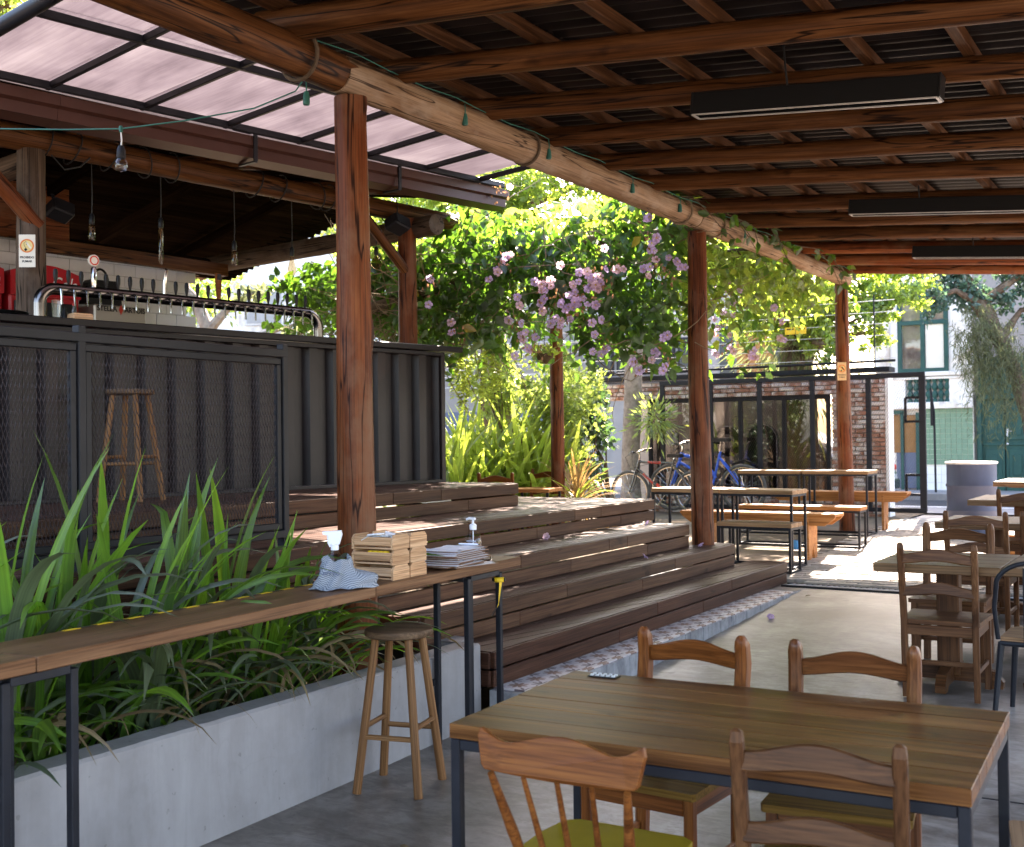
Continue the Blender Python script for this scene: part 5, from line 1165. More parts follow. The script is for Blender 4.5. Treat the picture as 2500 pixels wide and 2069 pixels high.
bot = [(s/20*.225, .012+.010*(s/20)**2) for s in range(20, -21, -1)]
poly = [(-.247, .13), (-.25, .10), (-.235, .035)][::-1]+top+[(.25, .10), (.235, .035)]+bot
poly = top+[(.252, .11), (.236, .035)]+bot+[(-.236, .035), (-.252, .11)]
vs = []
mbr = MB(); nP = len(poly)
for tt in (-.011, .011): vs += [(x, -.015*(1-(x/.25)**2)*-1+tt-.0, z) for x, z in poly]
mbr.add(vs, [tuple(range(nP)), tuple(range(2*nP-1, nP-1, -1))]+[(i, (i+1) % nP, nP+(i+1) % nP, nP+i) for i in range(nP)])
o = mbr.build('crest_rail', M['chairred'], t, (0, -.262, .70), (R(-9), 0, 0), fix=True); bv = o.modifiers.new('bevel', 'BEVEL'); bv.width = .004; bv.segments = 2; bv.limit_method = 'ANGLE'
for i, x in enumerate((-1, -.5, 0, .5, 1)):
    p0 = Vector((x*.165, -.175+.02*abs(x), .45)); p1 = Vector((x*.205, -.262, .715)); e = abs(x) == 1
    pts = [p0.lerp(p1, k/6) for k in range(7)]; rr = [.012, .0155, .0165, .015, .0135, .012, .010] if e else [.008, .009, .0095, .009, .0085, .008, .0075]
    MB().tube(pts, rr, 12).build('spindle', M['chairred'], t, smooth=True)
# ================================================================== FRONT TABLE
ft = thing('front_table', 'large varnished plank table on a black steel frame in the foreground', 'table', (-1.305, 3.44, FZ(3.44)), 0, rot=(0, 0, R(2.6)))
TL, TW, TZ = 1.51, .90, .755
ws = [.15, .155, .14, .16, .15, .145]; y = -TW/2
for k, w in enumerate(ws): stick('table_plank', (-TL/2, y+w/2, TZ-.0225+rnd.uniform(-.0008, .0008)), (TL/2, y+w/2, TZ-.0225), w-.0032, .045, M['table'], ft, b=.002); y += w
for s in (-1, 1):
    for e in (-1, 1): MB().box((s*(TL/2-.018), e*(TW/2-.02), (TZ-.046)/2), (.032, .032, TZ-.046), b=.003).build('leg', M['blacksteel'], ft)
    MB().box((0, s*(TW/2-.02), TZ-.063), (TL-.07, .03, .032), b=.003).build('frame_bar', M['blacksteel'], ft); MB().box((s*(TL/2-.018), 0, TZ-.063), (.03, TW-.075, .032), b=.003).build('frame_bar', M['blacksteel'], ft)
t = thing('pill_blister', 'small black and silver checked coaster lying at the far table corner', 'coaster', (-1.93, 3.80, FZ(3.44)+.757), R(4)); MB().box((0, 0, .002), (.11, .05, .004)).build('card', M['blackplastic'], t)
for i in range(5):
    for j in range(2): MB().box((-.042+i*.021, -.012+j*.024, .006), (.012, .012, .006), b=.002).build('bump', M['silverfoil'], t)
# ================================================================== RIGHT HAND TABLES
def ped_table(loc, L, W, label, rz=0, base=True, h=.755):
    t = thing('pedestal_table', label, 'table', loc, rz, 'wooden pedestal tables along the right side')
    n = 4
    for k in range(n): stick('table_plank', (-L/2, -W/2+(k+.5)*W/n, h-.025), (L/2, -W/2+(k+.5)*W/n, h-.025), W/n-.0012, .05, M['tabmid'], t, b=.003)
    stick('pedestal', (0, 0, .06), (0, 0, h-.05), .13, .1, M['chairdark'], t, (0, 1, 0), .006)
    pr = [(-.30, 0), (-.24, 0), (-.2, .03), (.2, .03), (.24, 0), (.30, 0), (.305, .04), (.26, .1), (.1, .13), (-.1, .13), (-.26, .1), (-.305, .04)]
    for a in (0, 90): MB().prism(pr, -.03, .03, Matrix.Rotation(R(a), 4, 'Z') @ Matrix.Rotation(R(90), 4, 'X')).build('foot', M['chairdark'], t, (0, 0, .0 if a == 0 else .0), fix=True)
    stick('cleat', (-L/2+.08, 0, h-.065), (L/2-.08, 0, h-.065), .08, .03, M['chairdark'], t)
    return t
ped_table(fl_(-1.40, 7.36), .70, .80, 'wooden pedestal table nearest behind the front table'); ped_table(fl_(-.69, 7.39), .70, .80, 'wooden pedestal table pushed against the right end of the near one')
ped_table(fl_(-1.48, 9.62), .74, .8, 'wooden pedestal table in the middle row under the roof'); ped_table(fl_(-.73, 9.64), .74, .8, 'wooden pedestal table joined to the middle row on its right')
ped_table(fl_(-1.52, 11.4), .78, .95, 'wooden pedestal table standing just past the drain grate'); ped_table(fl_(-.72, 11.4), .78, .95, 'wooden pedestal table beyond the drain, right of its twin')
ped_table(fl_(-1.55, 13.4), .9, 1.0, 'sunlit wooden pedestal table nearest the blue grey barrel')
ladder_chair(fl_(-1.375, 7.13), R(1), 'worn wooden chair with its back to us at the near pedestal table', M['chairworn'], M['chairworn'], GM)
ladder_chair(fl_(-1.47, 7.84), R(181), 'worn chair with rounded posts facing us behind the near pedestal table', M['chairworn'], M['chairworn'], GM, True)
ladder_chair(fl_(-1.48, 9.02), R(0), 'worn wooden chair drawn up to the middle row table', M['chairworn'], M['chairworn'], GM)
ladder_chair(fl_(-1.40, 10.86), R(0), 'worn wooden chair drawn up to the table past the drain', M['chairworn'], M['chairworn'], GM)
ladder_chair(fl_(-.85, 8.35), R(180), 'worn wooden chair at the right edge, far side of the near tables', M['chairworn'], M['chairworn'], GM)
t = thing('striped_bag', 'purple and green striped cloth bag lying on a chair seat', 'bag', (-.99, 9.1, FZ(9.1)+.45), R(10))
MB().lathe([(.02, 0), (.16, .01), (.19, .06), (.17, .11), (.1, .15), (.03, .16), (0, .16)], 18).build('body', M['purple'], t, smooth=True); MB().tube(arc((0, 0, .1), .12, 0, math.pi, 10, (1, 0, 0), (0, .2, .9)), .012, 6).build('strap', M['purple'], t)
ladder_chair(fl_(-.98, 9.1), R(0), 'worn wooden chair carrying the purple striped bag', M['chairworn'], M['chairworn'], GM)
ladder_chair(fl_(-1.30, 12.72), R(-4), 'sunlit wooden chair at the table nearest the barrel', M['chairred'], M['orangewood'], GM, True)
t = thing('printed_crate', 'orange and brown wooden crate with dark printing under the far table', 'crate', (-1.62, 12.2, FZ(12.2)), R(8))
for k in range(3):
    for s in (-1, 1): stick('side_slat', (-.2, s*.14, .06+k*.1), (.2, s*.14, .06+k*.1), .012, .085, M['orangewood'], t, b=.002)
    for s in (-1, 1): stick('end_slat', (s*.2, -.13, .06+k*.1), (s*.2, .13, .06+k*.1), .012, .085, M['orangewood'], t, b=.002)
text('lettering', 'RPH', .12, M['black'], t, (.06, -.15, .2), (R(90), 0, 0), .0006)
# black tube metal chair at the right edge
t = thing('metal_chair', 'black bent tube metal chair with wooden seat at the right edge', 'chair', fl_(-.80, 6.74), R(-4))
hp_ = [(-.19, -.20, .45), (-.2, -.23, .62), (-.185, -.25, .73)]+[(q.x, -.262, q.z) for q in arc((0, 0, .73), .185, math.pi, 0, 14, (1, 0, 0), (0, 0, .72))][1:-1]+[(.185, -.25, .73), (.2, -.23, .62), (.19, -.2, .45)]
MB().tube(hp_, .0125, 10).build('back_hoop', M['blacksteel'], t, smooth=True)
MB().prism([(-.18, -.19), (.18, -.19), (.2, .15), (.17, .19), (-.17, .19), (-.2, .15)], .44, .462).build('seat', M['benchwood'], t, fix=True)
MB().tube([(-.18, -.18, .425), (.18, -.18, .425), (.19, .17, .425), (-.19, .17, .425)], .014, 8, closed=True).build('seat_frame', M['blacksteel'], t)
MB().prism([(-.05, .45), (.05, .45), (.045, .84), (-.045, .84)], -.0015, .0015, Matrix.Translation((0, -.235, 0)) @ Matrix.Rotation(R(94), 4, 'X')).build('back_splat', M['blacksteel'], t, fix=True)
for sx in (-1, 1):
    for sy in (-1, 1): MB().tube([(sx*.18, sy*.17, .43), (sx*.215, sy*.215, 0)], [.018, .013], 8).build('leg', M['blacksteel'], t)
# ================================================================== COURTYARD TABLES AND BENCHES
def box_table(c, L, W, h, label, rz, name='tall_table', cat='table', grp='tall courtyard tables on black box frames', mat=None, n=3, split=False):
    t = thing(name, label, cat, (c[0], c[1], FZ(c[1])+.006), rz, grp); mat = mat or M['benchwood']
    for k in range(n): stick('top_plank', (-L/2, -W/2+(k+.5)*W/n, h-.02), (L/2, -W/2+(k+.5)*W/n, h-.02), W/n-.003, .042, mat, t, b=.003)
    for s in (-1, 1):
        for e in (-1, 1): MB().box((s*(L/2-.02), e*(W/2-.02), (h-.042)/2), (.025, .025, h-.042), b=.002).build('leg', M['blacksteel'], t)
        MB().box((0, s*(W/2-.02), h-.054), (L-.065, .024, .024)).build('frame_bar', M['blacksteel'], t)
        MB().box((s*(L/2-.02), 0, h-.054), (.024, W-.065, .024)).build('frame_bar', M['blacksteel'], t); MB().box((s*(L/2-.02), 0, .013), (.024, W-.065, .024)).build('frame_bar', M['blacksteel'], t)
        MB().box((0, s*(W/2-.02), .013), (L-.065, .024, .024)).build('frame_bar', M['blacksteel'], t)
    return t
rzN = R(-3)
box_table((-3.98, 11.48), .78, .42, .79, 'near tall courtyard table on black frame, right hand one', rzN); box_table((-4.77, 11.53), .78, .42, .79, 'near tall courtyard table partly hidden by the red post', rzN)
box_table((-3.93, 11.2), .78, .3, .49, 'low box frame bench closest to the deck end', rzN, 'box_bench', 'bench', 'low courtyard benches')
box_table((-3.98, 14.3), .80, .5, .79, 'far tall courtyard table on the right, sunlit top', R(1)); box_table((-4.8, 14.28), .80, .5, .79, 'far tall courtyard table on the left, sunlit top', R(1))
box_table((-4.1, 13.12), 1.42, .32, .46, 'long box frame bench before the far tall tables', R(1), 'box_bench', 'bench', 'low courtyard benches', M['orangewood'])
def plank_bench(c, L, rz, label):
    t = thing('plank_bench', label, 'bench', (c[0], c[1], FZ(c[1])+.006), rz, 'honey coloured plank benches')
    h = .46
    sd2 = [(-L/2, h), (L/2, h), (L/2-.02, h-.03), (L/2-.12, h-.1), (-L/2+.12, h-.1), (-L/2+.02, h-.03)]
    stick('seat_plank', (-L/2, 0, h+.012), (L/2, 0, h+.012), .30, .028, M['orangewood'], t, b=.004)
    for s in (-1, 1):
        MB().prism(sd2, -.011, .011, Matrix.Translation((0, s*.12, 0)) @ Matrix.Rotation(R(90), 4, 'X')).build('apron', M['orangewood'], t, fix=True)
        lp = [(-.14, h-.0), (.14, h-.0), (.13, 0), (.055, 0), (0, .14), (-.055, 0), (-.13, 0)]
        MB().prism(lp, -.014, .014, Matrix.Translation((s*(L/2-.3), 0, 0)) @ Matrix.Rotation(R(90), 4, 'Z') @ Matrix.Rotation(R(90), 4, 'X')).build('leg', M['orangewood'], t, fix=True)
plank_bench((-4.25, 12.13), 1.75, R(-2), 'honey plank bench with notched ends behind the near tall tables'); plank_bench((-4.2, 15.05), 1.75, R(2), 'honey plank bench behind the far tall tables')
t = thing('blue_cup', 'small blue plastic tub on the paving under the bench', 'tub', (-4.05, 12.75, FZ(12.75)+.01)); MB().lathe([(.05, 0), (.06, .1), (.056, .1), (.046, .006), (0, .006)], 16).build('tub', M['bluecup'], t, smooth=True)
# small orange table with chairs in the garden
t = thing('garden_table', 'small honey wood table between two chairs beyond the deck', 'table', (-6.62, 11.36, FZ(11.5)+.02), R(10)); t.scale = (.85, .8, 1)
for k in range(3): stick('top_plank', (-.3, -.2+k*.2, .74), (.3, -.2+k*.2, .74), .197, .04, M['orangewood'], t)
for s in (-1, 1):
    for e in (-1, 1): MB().box((s*.27, e*.26, .36), (.03, .03, .72)).build('leg', M['blacksteel'], t)
ladder_chair((-6.82, 11.05, FZ(11)+.1), R(8), 'honey wood chair with its back to us left of the garden table', M['chairred'], M['orangewood'], 'chairs at the garden table'); ladder_chair((-6.80, 11.78, FZ(12)+.06), R(186), 'honey wood chair facing us behind the garden table', M['chairred'], M['orangewood'], 'chairs at the garden table')
# ================================================================== BARREL, BIKES, CAR
t = thing('steel_drum', 'slate blue steel drum with pale rim standing near the street opening', 'barrel', (-2.56, 14.95, FZ(14.95)))
MB().lathe([(0, 0), (.285, 0), (.29, .02), (.286, .03), (.286, .27), (.298, .285), (.298, .3), (.286, .315), (.286, .57), (.298, .585), (.298, .6), (.286, .615), (.286, .86), (.27, .86), (.27, .05), (0, .05)], 44).build('shell', M['drum'], t, smooth=True)
MB().tube([(.289*math.cos(k*math.pi/22), .289*math.sin(k*math.pi/22), .865) for k in range(44)], .014, 8, closed=True).build('rim', M['drumrim'], t, smooth=True)
def bike(loc, rz, label, fm, word=None, S=1., saddle=.88):
    t = thing('bicycle', label, 'bicycle', loc, rz, 'bicycles leaning along the gate', rot=(R(4), 0, rz)); t.scale = (S, S, S)
    for nm, x in (('front_wheel', -.53), ('rear_wheel', .53)):
        w = MB().tube([(.31*math.cos(k*math.pi/20), 0, .31*math.sin(k*math.pi/20)) for k in range(40)], .024, 8, closed=True).build(nm, M['tire'], t, (x, 0, .335), smooth=True)
        MB().tube([(.283*math.cos(k*math.pi/20), 0, .283*math.sin(k*math.pi/20)) for k in range(40)], .012, 6, closed=True).build('rim', M['chrome'], w, smooth=True)
        sp_m = MB()
        for k in range(28):
            a = k*2*math.pi/28; b = a+(.5 if k % 2 else -.5); sp_m.tube([(.02*math.cos(b), (.02 if k % 4 < 2 else -.02), .02*math.sin(b)), (.28*math.cos(a), 0, .28*math.sin(a))], .0016, 4, caps=False)
        sp_m.build('spokes', M['chrome'], w); MB().tube([(0, -.05, 0), (0, .05, 0)], .02, 10).build('hub', M['chrome'], w)
    H_, B_, S_, RW, FW = (-.36, 0, .80), (.07, 0, .30), (.2, 0, .78), (.53, 0, .335), (-.53, 0, .335); H2 = (-.395, 0, .70)
    fr = MB()
    if word: fr.tube([H_, S_], .02, 10).tube([H2, B_], .022, 10)
    else: fr.tube([H_, (-.1, 0, .74), (.1, 0, .55), (.13, 0, .47)], .024, 10).tube([H2, (-.15, 0, .56), (.02, 0, .38), B_], .02, 10)
    fr.tube([B_, (.22, 0, .84)], .017, 10).tube([(-.35, 0, .83), (-.40, 0, .68)], .024, 10)
    for s in (-1, 1): fr.tube([(.2, s*.015, .76), (.4, s*.05, .52), (.53, s*.06, .335)], .011, 8).tube([(.08, s*.03, .3), (.3, s*.045, .31), (.53, s*.06, .335)], .011, 8)
    fr.build('frame', fm, t, smooth=True)
    fk = MB()
    for s in (-1, 1): fk.tube([(-.405, s*.045, .67), (-.46, s*.05, .5), (-.53, s*.05, .335)], .013, 8)
    fk.tube([(-.405, -.05, .67), (-.405, .05, .67)], .016, 8).build('fork', fm, t, smooth=True)
    MB().tube([(-.35, 0, .83), (-.34, 0, .92), (-.38, 0, .95)], .014, 8).tube([(-.30, -.3, .97), (-.37, -.2, .97), (-.39, -.06, .95), (-.39, .06, .95), (-.37, .2, .97), (-.30, .3, .97)], .0125, 8).build('handlebar', M['chrome'], t, smooth=True)
    for s in (-1, 1): MB().tube([(-.37, s*.2, .97), (-.29, s*.31, .97)], .017, 8).build('grip', M['blackplastic'], t); MB().tube([(-.39, s*.18, .965), (-.42, s*.2, .95), (-.38, s*.26, .93)], .006, 6).build('brake_lever', M['chrome'], t)
    MB().tube([(-.40, .12, .96), (-.52, .1, .92), (-.5, .04, .76), (-.42, .03, .66)], .004, 6).tube([(-.40, -.12, .96), (-.55, -.08, .88), (-.5, -.03, .7), (-.2, -.02, .77)], .004, 6).build('brake_cable', M['cable'], t)
    MB().tube([(.21, 0, .8), (.235, 0, saddle)], .013, 8).build('seat_post', M['chrome'], t)
    sdp = [(-.13, 0), (-.05, .02), (.04, .055), (.1, .075), (.125, .06), (.125, -.06), (.1, -.075), (.04, -.055), (-.05, -.02)]
    MB().prism(sdp, 0, .035).prism([(x*.9, y*.8) for x, y in sdp], .035, .05).build('saddle', M['blackplastic'], t, (.235, 0, saddle), smooth=True, fix=True)
    MB().tube([(.085*math.cos(k*math.pi/12)+B_[0], -.045, .085*math.sin(k*math.pi/12)+B_[2]) for k in range(24)], .007, 6, closed=True).tube([(B_[0], -.05, B_[2]), (B_[0]-.1, -.07, B_[2]-.14)], .01, 6).tube([(B_[0], .05, B_[2]), (B_[0]+.1, .07, B_[2]+.14)], .01, 6).box((B_[0]-.1, -.11, B_[2]-.14), (.09, .07, .02)).box((B_[0]+.1, .11, B_[2]+.14), (.09, .07, .02)).build('crank', M['chrome'], t)
    MB().tube([(B_[0], -.045, B_[2]+.08), (.53, -.045, .375)], .005, 5).tube([(B_[0], -.045, B_[2]-.08), (.53, -.045, .295)], .005, 5).tube([(.04*math.cos(k*math.pi/8)+.53, -.045, .04*math.sin(k*math.pi/8)+.335) for k in range(16)], .006, 5, closed=True).build('chain', M['greysteel'], t)
    if word:
        d = Vector(B_)-Vector(H2); a = math.atan2(d.z, d.x)
        for c, (px, pz), aa in ((0, ((H2[0]*.62+B_[0]*.38), (H2[2]*.62+B_[2]*.38)), a), (1, (-.1, .792), math.atan2(S_[2]-H_[2], S_[0]-H_[0]))):
            text('lettering', word, .048, M['redink'], t, (px, -.0245, pz), (R(90), -aa, 0), .0005, shear=.2, bold=.001)
        MB().tube([(-.08, -.0, .46), (.0, -.0, .38)], .0235, 10).build('frame_band', M['redink'], t)
    if not word: MB().tube([(.75, 0, .66), (.55, 0, .72), (.38, 0, .66)], .012, 6).build('mudguard', M['blackplastic'], t)
bike((-7.35, 16.55, FZ(16.5)), R(-1), 'black and white mountain bike with red lettering nearest the deck', M['bikeblack'], 'THUNDER', 1.02, .87)
bike((-6.72, 16.82, FZ(16.8)+.04), R(1), 'blue bicycle with raised black saddle against the mesh gate', M['blue'], None, 1.1, .98)
car = thing('parked_car', 'black parked car, its rounded end showing past the brick corner', 'car', (-7.1, 21.0, .06), 0)
cp = [(-2.1, .25), (-2.1, .6), (-1.95, .78), (-1.2, .88), (-.7, 1.32), (-.2, 1.42), (.7, 1.4), (1.3, 1.05), (1.5, .92), (1.98, .84), (2.1, .6), (2.12, .3), (2.0, .22), (-2.0, .2)]
def loft(profile, w, mat, par, name, sh=.82):
    n = len(profile); vs = []
    for s, k in ((-1, sh), (-1, 1.), (1, 1.), (1, sh)):
        pass
    lay = [(-w, .92), (-w*.86, 1.), (w*.86, 1.), (w, .92)]
    for yy, k in lay:
        for x, z in profile: vs.append((x*(.97 if abs(yy) == w else 1), yy*(1-.16*max(0, z-.85)/.6), .2+(z-.2)*k))
    fs = [(a*n+i, a*n+(i+1) % n, (a+1)*n+(i+1) % n, (a+1)*n+i) for a in range(3) for i in range(n)]+[tuple(range(n)), tuple(range(3*n, 4*n))[::-1]]
    return MB().add(vs, fs).build(name, mat, par, smooth=True, fix=True)
loft(cp, .84, M['carpaint'], car, 'body')
MB().prism([(-1.1, .92), (-.68, 1.27), (-.2, 1.34), (.65, 1.32), (1.15, 1.02), (1.2, .92)], -.80, .80, Matrix.Rotation(R(90), 4, 'X')).build('side_window', M['darkwindow'], car, fix=True)
for x in (-1.3, 1.3):
    for s in (-1, 1):
        w = MB().lathe([(.0, -.09), (.29, -.09), (.31, -.05), (.31, .05), (.29, .09), (0, .09)], 24, (0, 0, 0), Matrix.Rotation(R(90), 3, 'X')).build('wheel', M['tire'], car, (x, s*.74, .31), smooth=True); MB().lathe([(0, -.1), (.18, -.1), (.19, -.085)], 16, (0, 0, 0), Matrix.Rotation(R(90), 3, 'X')).build('rim', M['chrome'], w)
for s in (-1, 1): MB().box((2.03, s*.62, .72), (.12, .26, .12), b=.03).build('tail_lamp', M['redink'], car)
MB().box((2.1, 0, .42), (.1, 1.5, .18), b=.04).build('bumper', M['carpaint'], car)

# ================================================================== PLANTS
def blade_mesh(L, w, a0, bend, twist=0., n=10, pw=1.6, tipb=0.):
    """strap leaf arching in the local XZ plane, folded along its rib"""
    vs, fs = [], []; p = Vector((0, 0, 0)); 
    for i in range(n+1):
        t = i/n; a = a0+bend*t**pw+(tipb if t > .82 else 0); ww = w*(.55+.45*min(1, t/.25))*(1-max(0, (t-.62)/.38)**1.7)/2+.0004
        d = Vector((math.sin(a), 0, math.cos(a))); nrm = Vector((math.cos(a), 0, -math.sin(a))); tw = twist*t; sd_ = Vector((0, 1, 0))*math.cos(tw)+nrm*math.sin(tw)
        vs += [p+sd_*ww, p-nrm.cross(Vector((0,0,0)))-nrm*ww*.30, p-sd_*ww]
        p = p+d*(L/n)
    for i in range(n): a = i*3; fs += [(a, a+3, a+4, a+1), (a+1, a+4, a+5, a+2)]
    me = MB().add(vs, fs).mesh('leaf'); me.polygons.foreach_set('use_smooth', [True]*len(me.polygons)); return me
def blade_set(specs, mat):
    out = []
    for sp in specs: me = blade_mesh(*sp); me.materials.append(mat); out.append(me)
    return out
UP = blade_set([(1.30, .052, .08, .55), (1.15, .05, .15, .9, .5), (1.2, .056, .05, .35, -.3), (1.05, .048, .2, 1.2, .6), (1.25, .05, .12, .7, .2, 12, 3.5, .8), (.95, .046, .1, .5, .9), (1.1, .05, .02, .25, .3)], M['lf_plant'])
UP += blade_set([(1.2, .048, .22, 1.6, .5, 12, 2.4), (1.1, .044, .1, 1.9, -.4, 12, 3.2)], M['lf_plant2'])
ARC = blade_set([(.9, .04, .3, 2.0, .4), (1.0, .044, .45, 1.7, -.6), (.8, .038, .5, 1.9, .8), (.95, .042, .25, 2.4, .2, 12, 1.4)], M['lf_plant'])+blade_set([(.9, .042, .4, 2.2, .5), (1.05, .04, .35, 2.0, -.4), (.75, .04, .6, 1.8, .9)], M['lf_plant2'])
LOW = blade_set([(.6, .034, .6, 1.7, .4), (.7, .036, .7, 1.5, -.5), (.55, .03, .5, 2.0, .6)], M['lf_plant'])+blade_set([(.65, .036, .65, 1.7, .5), (.75, .034, .8, 1.4, .2)], M['lf_plant2'])+blade_set([(.7, .026, .7, 2.0, .9), (.8, .022, .5, 2.4, -.8)], M['lf_dead'])
pls = [(-4.12, .9), (-3.98, 1.45), (-4.2, 1.85), (-4.0, 2.25), (-4.22, 2.6), (-3.92, 2.75), (-4.12, 3.05), (-4.25, 3.4), (-3.95, 3.45), (-4.12, 3.8), (-4.2, 4.2), (-3.92, 4.15), (-4.08, 4.55), (-4.25, 4.7)]
lbl = ['at the near left corner of the planter', 'second from the near end of the planter', 'behind the left counter frame', 'with tall blades before the rail post', 'at the back below the stool', 'at the front under the plank', 'with the tallest upright blades in the middle', 'at the back left of centre', 'hanging over the wall at the middle', 'right of the planter middle', 'at the back near the railing end', 'drooping low under the plank', 'just left of the big red post', 'in the back corner beside the red post']
for (x, y), lb_ in zip(pls, lbl):
    t = thing('strap_leaf_plant', 'green strap leaved plant '+lb_, 'plant', (x, y, .12), 0, 'strap leaved plants in the planter')
    nup = 14 if y < 3.4 else (13 if y < 4 else 8)
    tall = 1.04 if y < 3.6 else (.95 if y < 4.3 else .72)
    for k in range(nup):
        me = rnd.choice(UP); a = rnd.uniform(-1.2, 1.9) if rnd.random() < .65 else rnd.uniform(0, 6.28); s = rnd.uniform(.74, 1.04)*tall
        o = put('leaf', me, None, t, (rnd.uniform(-.07, .07), rnd.uniform(-.1, .1), 0), (rnd.uniform(-.12, .12), rnd.uniform(-.06, .06), a)); o.scale = (s, s*rnd.uniform(.85, 1.25), s)
    for k in range(6):
        o = put('leaf', rnd.choice(ARC), None, t, (rnd.uniform(-.1, .12), rnd.uniform(-.12, .12), 0), (rnd.uniform(-.15, .15), rnd.uniform(-.25, .05), rnd.uniform(-1.5, 1.5))); s = rnd.uniform(1.0, 1.4)*(1 if y < 4 else .8); o.scale = (s, s*1.1, s)
    for k in range(9):
        me = rnd.choice(ARC); o = put('leaf', me, None, t, (rnd.uniform(-.1, .1), rnd.uniform(-.12, .12), 0), (rnd.uniform(-.2, .2), 0, rnd.uniform(-1.6, 1.6) if k < 4 else rnd.uniform(0, 6.28))); s = rnd.uniform(.7, .95); o.scale = (s, s, s)
    for k in range(15):
        me = rnd.choice(LOW); o = put('leaf', me, None, t, (rnd.uniform(.0, .2), rnd.uniform(-.2, .2), 0), (rnd.uniform(-.25, .25), 0, rnd.uniform(-1.7, 1.7))); s = rnd.uniform(.8, 1.3); o.scale = (s, s, s)
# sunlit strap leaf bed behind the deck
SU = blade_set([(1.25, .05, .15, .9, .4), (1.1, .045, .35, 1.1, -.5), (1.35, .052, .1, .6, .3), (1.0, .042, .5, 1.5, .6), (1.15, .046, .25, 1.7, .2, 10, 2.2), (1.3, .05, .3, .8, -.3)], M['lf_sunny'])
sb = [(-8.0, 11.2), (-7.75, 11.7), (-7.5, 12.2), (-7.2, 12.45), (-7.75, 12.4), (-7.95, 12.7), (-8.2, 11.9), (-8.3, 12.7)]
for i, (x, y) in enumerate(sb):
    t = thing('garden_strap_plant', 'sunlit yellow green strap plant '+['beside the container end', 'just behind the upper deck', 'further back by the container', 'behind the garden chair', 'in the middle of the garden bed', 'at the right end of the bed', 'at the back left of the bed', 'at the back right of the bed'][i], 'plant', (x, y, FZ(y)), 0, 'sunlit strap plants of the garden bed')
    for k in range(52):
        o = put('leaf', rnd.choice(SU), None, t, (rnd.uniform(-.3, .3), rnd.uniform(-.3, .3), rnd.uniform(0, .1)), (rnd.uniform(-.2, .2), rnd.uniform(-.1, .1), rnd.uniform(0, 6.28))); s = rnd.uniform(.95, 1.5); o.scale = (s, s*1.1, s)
# bronze dracaena and dry grass
t = thing('bronze_spiky_plant', 'spiky bronze and green plant standing between the garden bed and the bicycles', 'plant', (-6.42, 12.0, .1))
sp_set = blade_set([(.6, .03, .3, .5, .1), (.65, .028, .7, .6, .2), (.55, .03, 1.1, .6, .1)], M['lf_orange'])+blade_set([(.6, .03, .9, .7, .1)], M['lf_sunny'])
for k in range(60): o = put('leaf', rnd.choice(sp_set), None, t, (0, 0, .55+rnd.uniform(-.12, .1)), (0, 0, rnd.uniform(0, 6.28))); 
MB().tube([(0, 0, 0), (.02, 0, .3), (0, 0, .6)], .035, 8).build('stem', M['bark'], t)
dry = blade_set([(.8, .014, .5, 1.5, .1), (.7, .012, .8, 1.4, .1)], M['lf_orange'])
t = thing('dry_grass_tuft', 'tuft of dry fallen brown leaves beside the front bicycle wheel', 'plant', (-6.72, 12.7, .1))
for k in range(70): put('leaf', rnd.choice(dry), None, t, (rnd.uniform(-.5, .5), rnd.uniform(-.4, .4), 0), (rnd.uniform(-.3, .3), 0, rnd.uniform(0, 6.28)))
# leafy shrubs
def shrub(label, cs, rs_, n, mat, size, base, seed, name='leafy_shrub', droop=.3):
    t = thing(name, label, 'shrub', base); bx = Vector(base)
    P = clump_points([Vector(c)-bx for c in cs], rs_, n, seed); me = leaf_cloud(P, np.random.RandomState(seed).uniform(size*.7, size*1.3, len(P)), droop, .6, .6, seed)
    tag(put('foliage', me, mat, t), kind='stuff')
    mb = MB()
    for c in cs:
        q = Vector(c)-bx
        for k in range(4): e = q+Vector((rnd.uniform(-.4, .4), rnd.uniform(-.4, .4), rnd.uniform(-.2, .3))); mb.tube([(rnd.uniform(-.1, .1), rnd.uniform(-.1, .1), 0), q*.5+Vector((rnd.uniform(-.15, .15), 0, .1)), e], [.02, .013, .004], 6)
    mb.build('branch', M['stem'], t); return t
shrub('bright leafy shrub right of the slim brown garden post', [(-7.3, 12.9, 1.9), (-7.25, 13.2, 1.45), (-7.5, 13.0, 1.2), (-7.4, 13.7, 2.1)], [(.7, .5, .55), (.6, .5, .6), (.6, .5, .6), (.5, .5, .5)], 5200, M['lf_shrub'], .075, (-6.95, 13.2, .12), 5)
shrub('darker green shrub against the palm trunk by the bicycles', [(-7.3, 13.75, 1.35), (-7.45, 13.8, .8), (-7.2, 14.0, 1.75)], [(.42, .45, .45), (.4, .4, .5), (.32, .4, .4)], 2800, M['lf_dark'], .08, (-6.8, 13.9, .12), 6)
shrub('airy pale shrub left of the slim brown garden post', [(-8.1, 12.9, 2.3), (-7.8, 12.9, 1.8)], [(.7, .5, .4), (.5, .4, .4)], 1500, M['lf_shrub'], .08, (-7.9, 12.9, .12), 7)
